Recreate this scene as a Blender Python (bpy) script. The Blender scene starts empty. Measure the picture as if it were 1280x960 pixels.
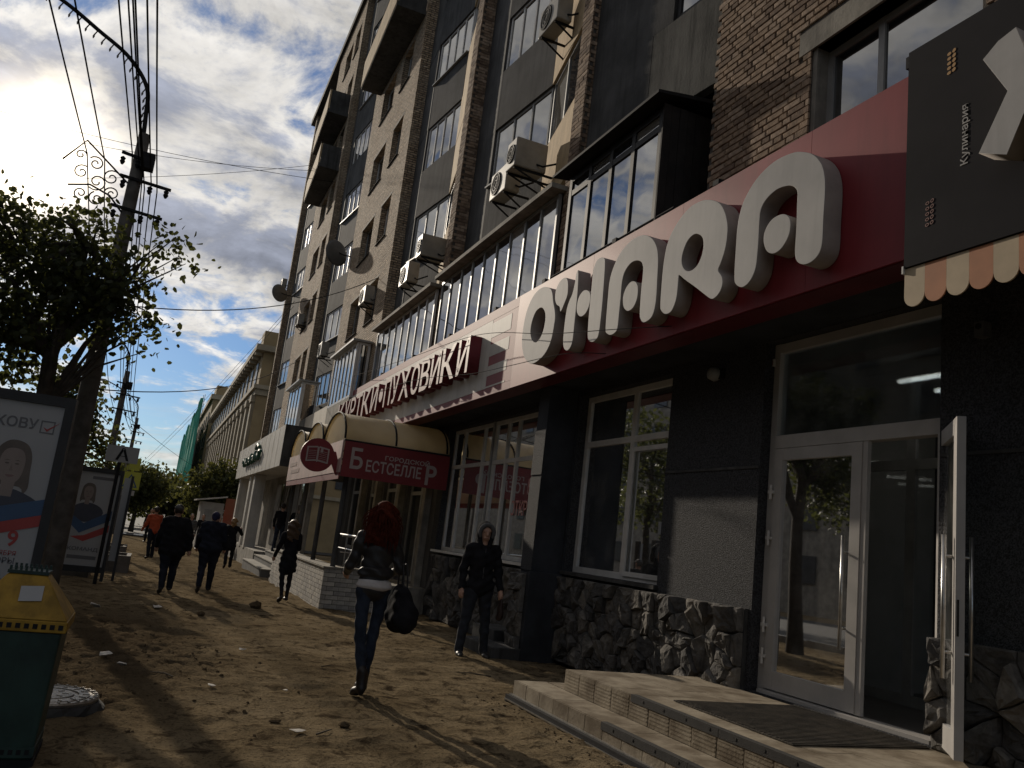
import bpy, math, random
import numpy as np
from mathutils import Matrix, Vector

random.seed(7)
RNG = np.random.default_rng(7)
SC = bpy.context.scene
COL = SC.collection
PI = math.pi

# ------------------------------------------------------------------ camera
CAM_H = 1.5
dY = np.array([-450, 151, 1030.0]); dY /= np.linalg.norm(dY)
dU = np.array([612.6, -5200, 1030.0]); dU -= dY * (dU @ dY); dU /= np.linalg.norm(dU)
dX = np.cross(dY, dU)
cam = bpy.data.cameras.new("camera"); cam_ob = bpy.data.objects.new("camera", cam); COL.objects.link(cam_ob)
cam.sensor_width = 36.0; cam.lens = 36.0 * 1030 / 1280
cam.clip_start = 0.05; cam.clip_end = 3000
M = Matrix.Identity(4)
for i, d in enumerate((dX, dY, dU)):
    M[i][0] = d[0]; M[i][1] = -d[1]; M[i][2] = -d[2]
M[2][3] = CAM_H
cam_ob.matrix_world = M
SC.camera = cam_ob

# ------------------------------------------------------------------ light, sky, exposure
SUN_EL = math.radians(19.7)
SUN_AZ = math.radians(-10.6)            # from +Y, negative to the left
sun_dir = Vector((math.sin(SUN_AZ) * math.cos(SUN_EL), math.cos(SUN_AZ) * math.cos(SUN_EL), math.sin(SUN_EL)))
sl = bpy.data.lights.new("sun", "SUN"); sl.energy = 3.5; sl.angle = math.radians(0.6); sl.color = (1.0, 0.88, 0.72)
sun = bpy.data.objects.new("sun", sl); COL.objects.link(sun)
sun.rotation_euler = sun_dir.to_track_quat('Z', 'Y').to_euler()
SC.view_settings.view_transform = 'Standard'
SC.view_settings.look = 'None'
SC.view_settings.gamma = 1.0
SC.view_settings.use_curve_mapping = False
SC.view_settings.exposure = -0.30

W = bpy.data.worlds.new("World"); SC.world = W; W.use_nodes = True
nt = W.node_tree; nt.nodes.clear()
def N(tree, t, **kw):
    n = tree.nodes.new(t)
    for k, v in kw.items(): setattr(n, k, v)
    return n
def mth(tree, op, a, b=None, c=None, clamp=False):
    n = tree.nodes.new('ShaderNodeMath'); n.operation = op; n.use_clamp = clamp
    for i, x in enumerate((a, b, c)):
        if x is None: continue
        if isinstance(x, (int, float)): n.inputs[i].default_value = x
        else: tree.links.new(x, n.inputs[i])
    return n.outputs[0]
def mixc(tree, f, a, b, blend='MIX'):
    n = tree.nodes.new('ShaderNodeMix'); n.data_type = 'RGBA'; n.blend_type = blend
    for s, x in ((n.inputs[0], f), (n.inputs[6], a), (n.inputs[7], b)):
        if isinstance(x, (int, float)): s.default_value = x
        elif isinstance(x, tuple): s.default_value = x + (1,) if len(x) == 3 else x
        else: tree.links.new(x, s)
    return n.outputs[2]
def maprange(tree, v, a, b, c=0, d=1, smooth=True):
    n = tree.nodes.new('ShaderNodeMapRange'); n.interpolation_type = 'SMOOTHSTEP' if smooth else 'LINEAR'
    tree.links.new(v, n.inputs[0])
    for i, x in enumerate((a, b, c, d)): n.inputs[i + 1].default_value = x
    return n.outputs[0]
sky = N(nt, 'ShaderNodeTexSky', sky_type='NISHITA', sun_disc=False)
sky.sun_elevation = SUN_EL; sky.sun_rotation = SUN_AZ
sky.air_density = 1.0; sky.dust_density = 0.2; sky.ozone_density = 2.5
tc = N(nt, 'ShaderNodeTexCoord')
nrm = N(nt, 'ShaderNodeVectorMath', operation='NORMALIZE'); nt.links.new(tc.outputs['Generated'], nrm.inputs[0])
sp = N(nt, 'ShaderNodeSeparateXYZ'); nt.links.new(nrm.outputs[0], sp.inputs[0])
zc = mth(nt, 'ADD', mth(nt, 'MAXIMUM', sp.outputs[2], 0.0), 0.22)
u = mth(nt, 'DIVIDE', sp.outputs[0], zc); v = mth(nt, 'DIVIDE', sp.outputs[1], zc)
def cloud_noise(du, dv, scale, detail, rough, dist, rot=0.0):
    cb = N(nt, 'ShaderNodeCombineXYZ')
    nt.links.new(mth(nt, 'ADD', u, du), cb.inputs[0]); nt.links.new(mth(nt, 'ADD', v, dv), cb.inputs[1])
    n = N(nt, 'ShaderNodeTexNoise'); n.inputs['Scale'].default_value = scale; n.inputs['Detail'].default_value = detail
    n.inputs['Roughness'].default_value = rough; n.inputs['Distortion'].default_value = dist
    nt.links.new(cb.outputs[0], n.inputs['Vector'])
    return n.outputs[0]
OX, OY = 7.65, 2.3
big = cloud_noise(OX, OY, 1.3, 2, 0.5, 0.1)
n1 = cloud_noise(OX, OY, 4.2, 9, 0.62, 0.3)
n1b = cloud_noise(OX + 0.012, OY - 0.05, 4.2, 9, 0.62, 0.3)
dens = mth(nt, 'ADD', mth(nt, 'MULTIPLY', n1, 0.66), mth(nt, 'MULTIPLY', big, 0.34))
# fewer clouds low down, where the photograph shows clear blue over thin bands
dens = mth(nt, 'ADD', dens, maprange(nt, sp.outputs[2], 0.13, 0.27, -0.075, 0.066))
mask = maprange(nt, dens, 0.44, 0.55)
# thin bright bands near the horizon
bnd = cloud_noise(OX, OY, 1.9, 7, 0.6, 0.6)
bmask = mth(nt, 'MULTIPLY', maprange(nt, bnd, 0.44, 0.62), mth(nt, 'MULTIPLY', maprange(nt, sp.outputs[2], 0.0, 0.04), maprange(nt, sp.outputs[2], 0.15, 0.09)))
mask = mth(nt, 'MAXIMUM', mask, mth(nt, 'MULTIPLY', bmask, 0.85))
core = maprange(nt, dens, 0.525, 0.64)
edge = mth(nt, 'MULTIPLY', mth(nt, 'SUBTRACT', n1, n1b), 2.2)
dt = N(nt, 'ShaderNodeVectorMath', operation='DOT_PRODUCT'); nt.links.new(nrm.outputs[0], dt.inputs[0])
dt.inputs[1].default_value = tuple(sun_dir)
cosang = mth(nt, 'MAXIMUM', dt.outputs['Value'], 0.0)
g_wide = mth(nt, 'POWER', cosang, 6.0)
g_mid = mth(nt, 'POWER', cosang, 90.0)
g_core = mth(nt, 'POWER', cosang, 800.0)
ccol = mixc(nt, core, (1.0, 0.965, 0.91), (0.37, 0.40, 0.49))
lum = mth(nt, 'ADD', mth(nt, 'ADD', 0.50, mth(nt, 'MULTIPLY', g_wide, 0.52)), mth(nt, 'MULTIPLY', edge, 0.85))
lum = mth(nt, 'MAXIMUM', lum, 0.14)
lum = mth(nt, 'ADD', lum, mth(nt, 'MULTIPLY', g_mid, 0.14))
vs = N(nt, 'ShaderNodeVectorMath', operation='SCALE'); nt.links.new(ccol, vs.inputs[0])
SKY_STR = 0.12
nt.links.new(mth(nt, 'MULTIPLY', lum, 1.0 / SKY_STR), vs.inputs['Scale'])
skys = mixc(nt, 1.0, sky.outputs[0], (0.38, 0.52, 0.72), 'MULTIPLY')
tot = mixc(nt, mask, skys, vs.outputs[0])
glow = N(nt, 'ShaderNodeVectorMath', operation='SCALE'); glow.inputs[0].default_value = (1.0, 0.84, 0.60)
nt.links.new(mth(nt, 'ADD', mth(nt, 'MULTIPLY', g_core, 5.0 / SKY_STR), mth(nt, 'MULTIPLY', g_mid, 0.07 / SKY_STR)), glow.inputs['Scale'])
addv = N(nt, 'ShaderNodeVectorMath', operation='ADD'); nt.links.new(tot, addv.inputs[0]); nt.links.new(glow.outputs[0], addv.inputs[1])
bg = N(nt, 'ShaderNodeBackground'); bg.inputs['Strength'].default_value = SKY_STR
nt.links.new(addv.outputs[0], bg.inputs['Color'])
wo = N(nt, 'ShaderNodeOutputWorld'); nt.links.new(bg.outputs[0], wo.inputs['Surface'])

# ------------------------------------------------------------------ helpers
def zg(y):
    """height of the street, falling gently away from the camera"""
    return -0.013 * (min(y, 150.0) - 8.0)

class MB:
    def __init__(s): s.v = []; s.f = []; s.m = []
    def add(s, vs, fs, m=0):
        o = len(s.v); s.v += [tuple(p) for p in vs]
        for f in fs: s.f.append(tuple(i + o for i in f)); s.m.append(m)
        return s
    def box(s, x0, x1, y0, y1, z0, z1, m=0):
        v = [(x0, y0, z0), (x1, y0, z0), (x1, y1, z0), (x0, y1, z0), (x0, y0, z1), (x1, y0, z1), (x1, y1, z1), (x0, y1, z1)]
        return s.add(v, [(0, 3, 2, 1), (4, 5, 6, 7), (0, 1, 5, 4), (1, 2, 6, 5), (2, 3, 7, 6), (3, 0, 4, 7)], m)
    def hexa(s, b, t, m=0):
        """any box given as 4 bottom and 4 top points"""
        return s.add(list(b) + list(t), [(0, 3, 2, 1), (4, 5, 6, 7), (0, 1, 5, 4), (1, 2, 6, 5), (2, 3, 7, 6), (3, 0, 4, 7)], m)
    def bar(s, a, b, w, h=None, m=0):
        """a straight square bar between two points"""
        a = Vector(a); b = Vector(b); h = w if h is None else h
        d = (b - a).normalized(); up = Vector((0, 0, 1)) if abs(d.z) < 0.95 else Vector((0, 1, 0))
        x = d.cross(up).normalized(); y = x.cross(d)
        q = [(-w / 2, -h / 2), (w / 2, -h / 2), (w / 2, h / 2), (-w / 2, h / 2)]
        return s.hexa([a + x * i + y * j for i, j in q], [b + x * i + y * j for i, j in q], m)
    def tube(s, path, r, n=8, m=0, cap=True):
        P = [Vector(p) for p in path]; L = len(P)
        R = [r] * L if isinstance(r, (int, float)) else list(r)
        vs = []; ref = None
        for i, p in enumerate(P):
            d = (P[min(i + 1, L - 1)] - P[max(i - 1, 0)])
            if d.length < 1e-9: d = Vector((0, 0, 1))
            d.normalize()
            if ref is None: ref = Vector((1, 0, 0)) if abs(d.x) < 0.9 else Vector((0, 1, 0))
            x = (ref - d * ref.dot(d))
            if x.length < 1e-6: x = d.orthogonal()
            x.normalize(); y = d.cross(x); ref = x
            for k in range(n):
                a = 2 * PI * k / n; vs.append(p + (x * math.cos(a) + y * math.sin(a)) * R[i])
        fs = []
        for i in range(L - 1):
            for k in range(n):
                fs.append((i * n + k, i * n + (k + 1) % n, (i + 1) * n + (k + 1) % n, (i + 1) * n + k))
        if cap: fs.append(tuple(range(n - 1, -1, -1))); fs.append(tuple((L - 1) * n + k for k in range(n)))
        return s.add(vs, fs, m)
    def lathe(s, prof, c=(0, 0, 0), n=24, m=0, axis='z'):
        vs = []
        for r, h in prof:
            for k in range(n):
                a = 2 * PI * k / n; x, y = r * math.cos(a), r * math.sin(a)
                p = (x, y, h) if axis == 'z' else ((h, x, y) if axis == 'x' else (x, h, y))
                vs.append((c[0] + p[0], c[1] + p[1], c[2] + p[2]))
        fs = []
        for i in range(len(prof) - 1):
            for k in range(n):
                q = (i * n + k, i * n + (k + 1) % n, (i + 1) * n + (k + 1) % n, (i + 1) * n + k)
                fs.append(q)
        fs.append(tuple(range(n - 1, -1, -1))); fs.append(tuple((len(prof) - 1) * n + k for k in range(n)))
        return s.add(vs, fs, m)
    def mesh(s, name, mats, smooth=False):
        me = bpy.data.meshes.new(name); me.from_pydata(s.v, [], s.f)
        for x in (mats if isinstance(mats, (list, tuple)) else [mats]): me.materials.append(x)
        if any(s.m): me.polygons.foreach_set('material_index', s.m)
        if smooth: me.polygons.foreach_set('use_smooth', [True] * len(s.f))
        me.update()
        return me
    def build(s, name, mats, parent=None, smooth=False, **kw):
        return link(name, s.mesh(name, mats, smooth), parent, **kw)

def link(name, me, parent=None, label=None, cat=None, group=None, kind=None, loc=None):
    o = bpy.data.objects.new(name, me); COL.objects.link(o)
    if loc is not None: o.location = loc
    if parent is not None: setpar(o, parent)
    return tag(o, label, cat, group, kind)
WLOC = {}
def setpar(o, p):
    o.parent = p
    m = WLOC.get(p.name)
    if m is not None: o.matrix_parent_inverse = m.inverted()
def tag(o, label=None, cat=None, group=None, kind=None):
    if label: o['label'] = label
    if cat: o['category'] = cat
    if group: o['group'] = group
    if kind: o['kind'] = kind
    return o
def thing(name, label, cat, loc=(0, 0, 0), group=None, rot=None):
    """an Empty at the foot of a thing; its parts are modelled in place and parented to it"""
    o = bpy.data.objects.new(name, None); COL.objects.link(o); o.empty_display_size = 0.2
    o.location = loc
    WLOC[o.name] = Matrix.Translation(loc)
    return tag(o, label, cat, group)
def bevel(o, w=0.01, seg=2):
    b = o.modifiers.new('bevel', 'BEVEL'); b.width = w; b.segments = seg; b.limit_method = 'ANGLE'; b.angle_limit = math.radians(40)
    return o
def np_mesh(name, V, F, mats, smooth=False, midx=None):
    """V (n,3) float, F (m,k) int"""
    me = bpy.data.meshes.new(name); n, k = F.shape
    me.vertices.add(len(V)); me.vertices.foreach_set('co', np.ascontiguousarray(V, dtype=np.float32).ravel())
    me.loops.add(n * k); me.loops.foreach_set('vertex_index', np.ascontiguousarray(F, dtype=np.int32).ravel())
    me.polygons.add(n); me.polygons.foreach_set('loop_start', np.arange(0, n * k, k, dtype=np.int32))
    me.polygons.foreach_set('loop_total', np.full(n, k, dtype=np.int32))
    for x in (mats if isinstance(mats, (list, tuple)) else [mats]): me.materials.append(x)
    if midx is not None: me.polygons.foreach_set('material_index', np.ascontiguousarray(midx, dtype=np.int32))
    if smooth: me.polygons.foreach_set('use_smooth', np.ones(n, dtype=bool))
    me.update(calc_edges=True); me.validate()
    return me

# flat shapes (letters, emblems): curves turned into meshes
TO_FACADE = Matrix(((0, 0, -1, 0), (-1, 0, 0, 0), (0, 1, 0, 0), (0, 0, 0, 1)))     # reads from the street, faces -X
TO_STREET = Matrix(((1, 0, 0, 0), (0, 0, -1, 0), (0, 1, 0, 0), (0, 0, 0, 1)))      # faces back down the street, -Y
def smooth_loop(pts, sub=4):
    n = len(pts); out = []
    for i in range(n):
        p0, p1, p2, p3 = [Vector(pts[(i + k) % n]).to_2d() for k in (-1, 0, 1, 2)]
        for j in range(sub):
            t = j / sub
            out.append(0.5 * ((2 * p1) + (p2 - p0) * t + (2 * p0 - 5 * p1 + 4 * p2 - p3) * t * t + (3 * p1 - p0 - 3 * p2 + p3) * t ** 3))
    return out
def _bake(cu, mat, mw, name):
    ob = bpy.data.objects.new('tmp', cu); COL.objects.link(ob)
    dg = bpy.context.evaluated_depsgraph_get()
    me = bpy.data.meshes.new_from_object(ob.evaluated_get(dg))
    bpy.data.objects.remove(ob)
    me.name = name; me.transform(mw); me.materials.clear()
    for x in (mat if isinstance(mat, (list, tuple)) else [mat]): me.materials.append(x)
    return me
def shape_mesh(loops, depth, mat, mw, name='shape', bev=0.0):
    cu = bpy.data.curves.new('c', 'CURVE'); cu.dimensions = '2D'; cu.fill_mode = 'BOTH'
    cu.extrude = depth / 2; cu.bevel_depth = bev; cu.bevel_resolution = 2
    for lp in loops:
        s = cu.splines.new('POLY'); s.points.add(len(lp) - 1); s.use_cyclic_u = True
        for p, q in zip(s.points, lp): p.co = (q[0], q[1], 0, 1)
    return _bake(cu, mat, mw, name)
def text_mesh(txt, width, height, depth, mat, mw, name='lettering', bold=0.0, shear=0.0, bev=0.0):
    """lettering stretched to an exact width and cap height; lower left corner at the origin"""
    cu = bpy.data.curves.new('t', 'FONT'); cu.body = txt; cu.size = 1.0; cu.offset = bold; cu.shear = shear
    cu.resolution_u = 4
    me = _bake(cu, mat, Matrix.Identity(4), name)
    co = np.zeros(len(me.vertices) * 3); me.vertices.foreach_get('co', co); co = co.reshape(-1, 3)
    lo = co.min(0); hi = co.max(0)
    bpy.data.meshes.remove(me)
    sx = width / max(hi[0] - lo[0], 1e-6); sy = height / max(hi[1] - lo[1], 1e-6)
    cu = bpy.data.curves.new('t', 'FONT'); cu.body = txt; cu.size = 1.0; cu.offset = bold; cu.shear = shear
    cu.resolution_u = 4; cu.extrude = 0.5
    S = mw @ Matrix.Diagonal((sx, sy, max(depth, 0.002), 1)) @ Matrix.Translation((-lo[0], -lo[1], 0.5))
    return _bake(cu, mat, S, name)

# ------------------------------------------------------------------ materials
MATS = {}
def pm(name, col, rough=0.7, var=0.25, scale=4.0, bump=0.0, bscale=40.0, metal=0.0, spec=0.4, col2=None, coat=0.0, bdist=0.01, detail=6.0, streak=0.0):
    """principled material with noise in its colour and in its relief"""
    if name in MATS: return MATS[name]
    m = bpy.data.materials.new(name); m.use_nodes = True; t = m.node_tree
    b = t.nodes['Principled BSDF']
    b.inputs['Roughness'].default_value = rough; b.inputs['Metallic'].default_value = metal
    b.inputs['Specular IOR Level'].default_value = spec; b.inputs['Coat Weight'].default_value = coat
    b.inputs['Coat Roughness'].default_value = 0.15
    tc = N(t, 'ShaderNodeTexCoord')
    n = N(t, 'ShaderNodeTexNoise'); n.inputs['Scale'].default_value = scale; n.inputs['Detail'].default_value = detail; n.inputs['Roughness'].default_value = 0.6
    t.links.new(tc.outputs['Object'], n.inputs['Vector'])
    f = maprange(t, n.outputs[0], 0.3, 0.7)
    c2 = col2 if col2 else tuple(max(0.0, c * (1 - var)) for c in col)
    c1 = col if col2 else tuple(min(1.0, c * (1 + var * 0.6)) for c in col)
    basec = mixc(t, f, c2, c1)
    if streak:
        mp = N(t, 'ShaderNodeMapping'); mp.inputs['Scale'].default_value = (7, 7, 0.55); t.links.new(tc.outputs['Object'], mp.inputs[0])
        ns = N(t, 'ShaderNodeTexNoise'); ns.inputs['Scale'].default_value = 1.0; ns.inputs['Detail'].default_value = 7; ns.inputs['Roughness'].default_value = 0.65; t.links.new(mp.outputs[0], ns.inputs['Vector'])
        basec = mixc(t, maprange(t, ns.outputs[0], 0.46, 0.72, 0, streak), basec, tuple(x * 0.30 for x in col))
        basec = mixc(t, maprange(t, ns.outputs[0], 0.44, 0.26, 0, streak * 0.7), basec, tuple(min(1, x * 1.6 + 0.02) for x in col))
    t.links.new(basec, b.inputs['Base Color'])
    if bump:
        n2 = N(t, 'ShaderNodeTexNoise'); n2.inputs['Scale'].default_value = bscale; n2.inputs['Detail'].default_value = 5
        t.links.new(tc.outputs['Object'], n2.inputs['Vector'])
        bp = N(t, 'ShaderNodeBump'); bp.inputs['Strength'].default_value = bump; bp.inputs['Distance'].default_value = bdist
        t.links.new(n2.outputs[0], bp.inputs['Height']); t.links.new(bp.outputs[0], b.inputs['Normal'])
    MATS[name] = m
    return m
def emit(name, col, s):
    if name in MATS: return MATS[name]
    m = bpy.data.materials.new(name); m.use_nodes = True; b = m.node_tree.nodes['Principled BSDF']
    b.inputs['Base Color'].default_value = (0.8, 0.8, 0.8, 1); b.inputs['Emission Color'].default_value = col + (1,); b.inputs['Emission Strength'].default_value = s
    MATS[name] = m; return m
def glass(name, tint=(0.85, 0.9, 0.9), rough=0.02, dirt=0.12):
    """thin window glass: clear where seen square on, a mirror at a slant, with a little dust"""
    m = bpy.data.materials.new(name); m.use_nodes = True; t = m.node_tree; t.nodes.clear()
    tr = N(t, 'ShaderNodeBsdfTransparent'); tr.inputs[0].default_value = tint + (1,)
    gl = N(t, 'ShaderNodeBsdfGlossy'); gl.inputs['Roughness'].default_value = rough; gl.inputs[0].default_value = (0.9, 0.92, 0.95, 1)
    df = N(t, 'ShaderNodeBsdfDiffuse'); df.inputs[0].default_value = (0.3, 0.29, 0.27, 1)
    fr = N(t, 'ShaderNodeFresnel'); fr.inputs[0].default_value = 1.55
    f2 = mth(t, 'MINIMUM', mth(t, 'MULTIPLY', fr.outputs[0], 1.05), 0.95)
    tc = N(t, 'ShaderNodeTexCoord'); n = N(t, 'ShaderNodeTexNoise'); n.inputs['Scale'].default_value = 3; n.inputs['Detail'].default_value = 8
    t.links.new(tc.outputs['Object'], n.inputs['Vector'])
    d = maprange(t, n.outputs[0], 0.38, 0.72, 0.03, dirt * 1.5)
    a = N(t, 'ShaderNodeMixShader'); t.links.new(f2, a.inputs[0]); t.links.new(tr.outputs[0], a.inputs[1]); t.links.new(gl.outputs[0], a.inputs[2])
    c = N(t, 'ShaderNodeMixShader'); t.links.new(d, c.inputs[0]); t.links.new(a.outputs[0], c.inputs[1]); t.links.new(df.outputs[0], c.inputs[2])
    o = N(t, 'ShaderNodeOutputMaterial'); t.links.new(c.outputs[0], o.inputs[0])
    return m
def dark_glass(name, base=(0.02, 0.022, 0.025), ior=3.4, wave=0.12):
    """panes of flats with a dark room behind: an almost black mirror, slightly wavy"""
    m = bpy.data.materials.new(name); m.use_nodes = True; t = m.node_tree; b = t.nodes['Principled BSDF']
    b.inputs['Roughness'].default_value = 0.03; b.inputs['IOR'].default_value = ior; b.inputs['Specular IOR Level'].default_value = 0.5
    tc = N(t, 'ShaderNodeTexCoord'); n = N(t, 'ShaderNodeTexNoise'); n.inputs['Scale'].default_value = 0.9; n.inputs['Detail'].default_value = 2
    t.links.new(tc.outputs['Object'], n.inputs['Vector'])
    bp = N(t, 'ShaderNodeBump'); bp.inputs['Strength'].default_value = wave; bp.inputs['Distance'].default_value = 0.05
    t.links.new(n.outputs[0], bp.inputs['Height']); t.links.new(bp.outputs[0], b.inputs['Normal'])
    oi = N(t, 'ShaderNodeObjectInfo')
    t.links.new(mixc(t, maprange(t, oi.outputs['Random'], 0.62, 0.98), base, (0.22, 0.205, 0.18)), b.inputs['Base Color'])
    return m
def brick_mat(name, c1, c2, mortar, sw=4.0, sh=13.33, bump=0.8, rough=0.85):
    """brickwork too far away to lay brick by brick; on a face that looks along X"""
    m = bpy.data.materials.new(name); m.use_nodes = True; t = m.node_tree; b = t.nodes['Principled BSDF']; b.inputs['Roughness'].default_value = rough
    b.inputs['Specular IOR Level'].default_value = 0.2
    tc = N(t, 'ShaderNodeTexCoord'); s = N(t, 'ShaderNodeSeparateXYZ'); t.links.new(tc.outputs['Object'], s.inputs[0])
    cb = N(t, 'ShaderNodeCombineXYZ'); t.links.new(mth(t, 'ADD', s.outputs[1], s.outputs[0]), cb.inputs[0]); t.links.new(s.outputs[2], cb.inputs[1])
    br = N(t, 'ShaderNodeTexBrick'); t.links.new(cb.outputs[0], br.inputs['Vector']); br.inputs['Scale'].default_value = 1.0
    br.inputs['Brick Width'].default_value = 1 / sw; br.inputs['Row Height'].default_value = 1 / sh; br.inputs['Mortar Size'].default_value = 0.013; br.inputs['Mortar Smooth'].default_value = 0.3
    br.inputs['Color1'].default_value = c1 + (1,); br.inputs['Color2'].default_value = c2 + (1,); br.inputs['Mortar'].default_value = mortar + (1,); br.inputs['Bias'].default_value = -0.1
    n = N(t, 'ShaderNodeTexNoise'); n.inputs['Scale'].default_value = 1.1; n.inputs['Detail'].default_value = 9; n.inputs['Roughness'].default_value = 0.7; t.links.new(tc.outputs['Object'], n.inputs['Vector'])
    n3 = N(t, 'ShaderNodeTexNoise'); n3.inputs['Scale'].default_value = 15; n3.inputs['Detail'].default_value = 3; t.links.new(tc.outputs['Object'], n3.inputs['Vector'])
    col = mixc(t, maprange(t, n.outputs[0], 0.35, 0.7), br.outputs[0], mixc(t, 0.55, br.outputs[0], (0.5, 0.42, 0.32)))
    col = mixc(t, 1.0, col, mixc(t, n3.outputs[0], (0.30, 0.30, 0.30), (1.7, 1.7, 1.7)), 'MULTIPLY')  # raking light painted along the relief noise: raised grain lighter, hollows darker
    t.links.new(col, b.inputs['Base Color'])
    h = mth(t, 'ADD', mth(t, 'MULTIPLY', br.outputs['Fac'], -1.0), mth(t, 'MULTIPLY', n3.outputs[0], 1.6))
    bp = N(t, 'ShaderNodeBump'); bp.inputs['Strength'].default_value = bump; bp.inputs['Distance'].default_value = 0.06
    t.links.new(h, bp.inputs['Height']); t.links.new(bp.outputs[0], b.inputs['Normal'])
    return m

m_brickfar = brick_mat('brickwork', (0.62, 0.46, 0.31), (0.30, 0.20, 0.125), (0.08, 0.07, 0.055), bump=1.0)
m_brick = pm('brick', (0.30, 0.215, 0.15), 0.9, 0.45, 7.0, 0.5, 60, spec=0.2)
m_brick2 = pm('brick_pale', (0.36, 0.27, 0.20), 0.9, 0.4, 9.0, 0.5, 60, spec=0.2)
m_brick3 = pm('brick_dark', (0.20, 0.14, 0.10), 0.9, 0.4, 8.0, 0.5, 60, spec=0.2)
m_mortar = pm('mortar', (0.085, 0.075, 0.065), 0.95, 0.3, 20, 0.3, 80)
m_conc = pm('grey_panel', (0.075, 0.074, 0.073), 0.85, 0.4, 1.3, 0.25, 30, spec=0.25, streak=0.7)
m_concl = pm('stained_panel', (0.13, 0.125, 0.11), 0.85, 0.45, 1.1, 0.25, 30, spec=0.25, streak=0.8)
m_conc_light = pm('concrete', (0.27, 0.25, 0.215), 0.85, 0.35, 2.5, 0.3, 35, spec=0.25, streak=0.5)
m_yellowpanel = pm('ochre_panel', (0.46, 0.34, 0.20), 0.85, 0.25, 2.0, 0.2, 30, spec=0.25, streak=0.4)
m_pebble = pm('pebbledash', (0.060, 0.061, 0.067), 0.85, 0.7, 70, 1.0, 85, spec=0.35, bdist=0.03, detail=2)
m_render = pm('dark_render', (0.040, 0.043, 0.050), 0.9, 0.35, 2.0, 0.3, 40, spec=0.25)
m_stone = pm('plinth_stone', (0.115, 0.108, 0.10), 0.9, 0.55, 5.0, 0.7, 22, spec=0.25, bdist=0.03)
m_grout = pm('plinth_mortar', (0.05, 0.05, 0.05), 0.95, 0.3, 8, 0.3, 40)
m_pvc = pm('white_pvc', (0.62, 0.60, 0.57), 0.4, 0.15, 3.0, spec=0.45)
m_pvcg = pm('grey_pvc', (0.30, 0.30, 0.29), 0.45, 0.2, 3.0)
m_blackframe = pm('black_frame', (0.018, 0.017, 0.017), 0.6, 0.3, 6)
m_black = pm('black_metal', (0.020, 0.020, 0.022), 0.75, 0.3, 9, spec=0.15)
m_darkclad = pm('tarred_boards', (0.022, 0.018, 0.017), 0.8, 0.4, 5, 0.3, 25)
m_steel = pm('steel', (0.55, 0.54, 0.52), 0.32, 0.2, 12, metal=0.9)
m_pane = dark_glass('pane_glass')
m_shopglass = glass('shop_glass')
m_red = pm('red_sign_panel', (0.255, 0.030, 0.038), 0.55, 0.16, 0.8, spec=0.28, streak=0.22)
m_redside = pm('maroon_metal', (0.13, 0.020, 0.026), 0.5, 0.2, 2)
m_white = pm('white_sign_panel', (0.66, 0.62, 0.57), 0.6, 0.12, 1.2, spec=0.25, streak=0.16)
m_mauve = pm('mauve_sign_panel', (0.30, 0.10, 0.11), 0.6, 0.12, 1.0, spec=0.25)
m_letter = pm('letter_face', (0.44, 0.43, 0.42), 0.65, 0.10, 2.0, spec=0.2, streak=0.15)
m_letterside = pm('letter_return', (0.34, 0.31, 0.29), 0.7, 0.15, 4.0, spec=0.2)
m_maroon = pm('maroon_letter', (0.15, 0.018, 0.026), 0.5, 0.2, 3.0)
m_beige = pm('beige_fascia', (0.56, 0.51, 0.43), 0.65, 0.15, 1.2, streak=0.3, spec=0.2)
m_alu = pm('white_composite', (0.55, 0.53, 0.49), 0.6, 0.15, 1.5, streak=0.3, spec=0.25)

# ------------------------------------------------------------------ ground
def vnoise(x, y, seed):
    """smooth value noise on numpy arrays"""
    xi = np.floor(x).astype(np.int64); yi = np.floor(y).astype(np.int64); fx = x - xi; fy = y - yi
    fx = fx * fx * (3 - 2 * fx); fy = fy * fy * (3 - 2 * fy)
    def h(a, b):
        n = (a * 374761393 + b * 668265263 + seed * 2147483647) & 0xffffffff
        n = ((n ^ (n >> 13)) * 1274126177) & 0xffffffff
        return ((n ^ (n >> 16)) & 0xffff) / 65535.0
    return (h(xi, yi) * (1 - fx) + h(xi + 1, yi) * fx) * (1 - fy) + (h(xi, yi + 1) * (1 - fx) + h(xi + 1, yi + 1) * fx) * fy
def fbm(x, y, f, o, seed):
    s = 0; a = 0.5; t = 0
    for i in range(o): s = s + a * vnoise(x * f, y * f, seed + i); t += a; a *= 0.5; f *= 2.03
    return s / t - 0.5
gx = np.concatenate([[-900, -300, -100, -40, -20, -12, -8, -5, -4], np.arange(-3.3, 5.9, 0.045), [6.5, 8, 12, 20, 40, 100, 300, 900]])
gy = np.concatenate([[-60, -20, -8, -3, 0, 1.5, 2.5], np.arange(3.2, 13, 0.045), np.arange(13, 32, 0.13), np.geomspace(32.2, 150, 40), [200, 300, 500, 900, 1600]])
GX, GY = np.meshgrid(gx, gy, indexing='ij')
GZ = -0.013 * (np.minimum(GY, 150) - 8)
near = np.clip((GX + 4.0) / 0.8, 0, 1) * np.clip((6.3 - GX) / 0.6, 0, 1) * np.clip((45 - GY) / 20, 0, 1)
b = 0.07 * fbm(GX, GY, 0.45, 3, 1) + 0.045 * fbm(GX, GY, 2.2, 4, 11)
foot = fbm(GX, GY, 4.5, 2, 21); b = b - 0.022 * np.clip(foot - 0.06, 0, 1) * 4
b = b + 0.022 * (np.abs(fbm(GX * 1.0, GY * 1.6, 9.0, 3, 33)) * -2 + 0.2)
def clump(cx, cy, rx, ry): return np.exp(-((GX - cx) / rx) ** 2 - ((GY - cy) / ry) ** 2)
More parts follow.
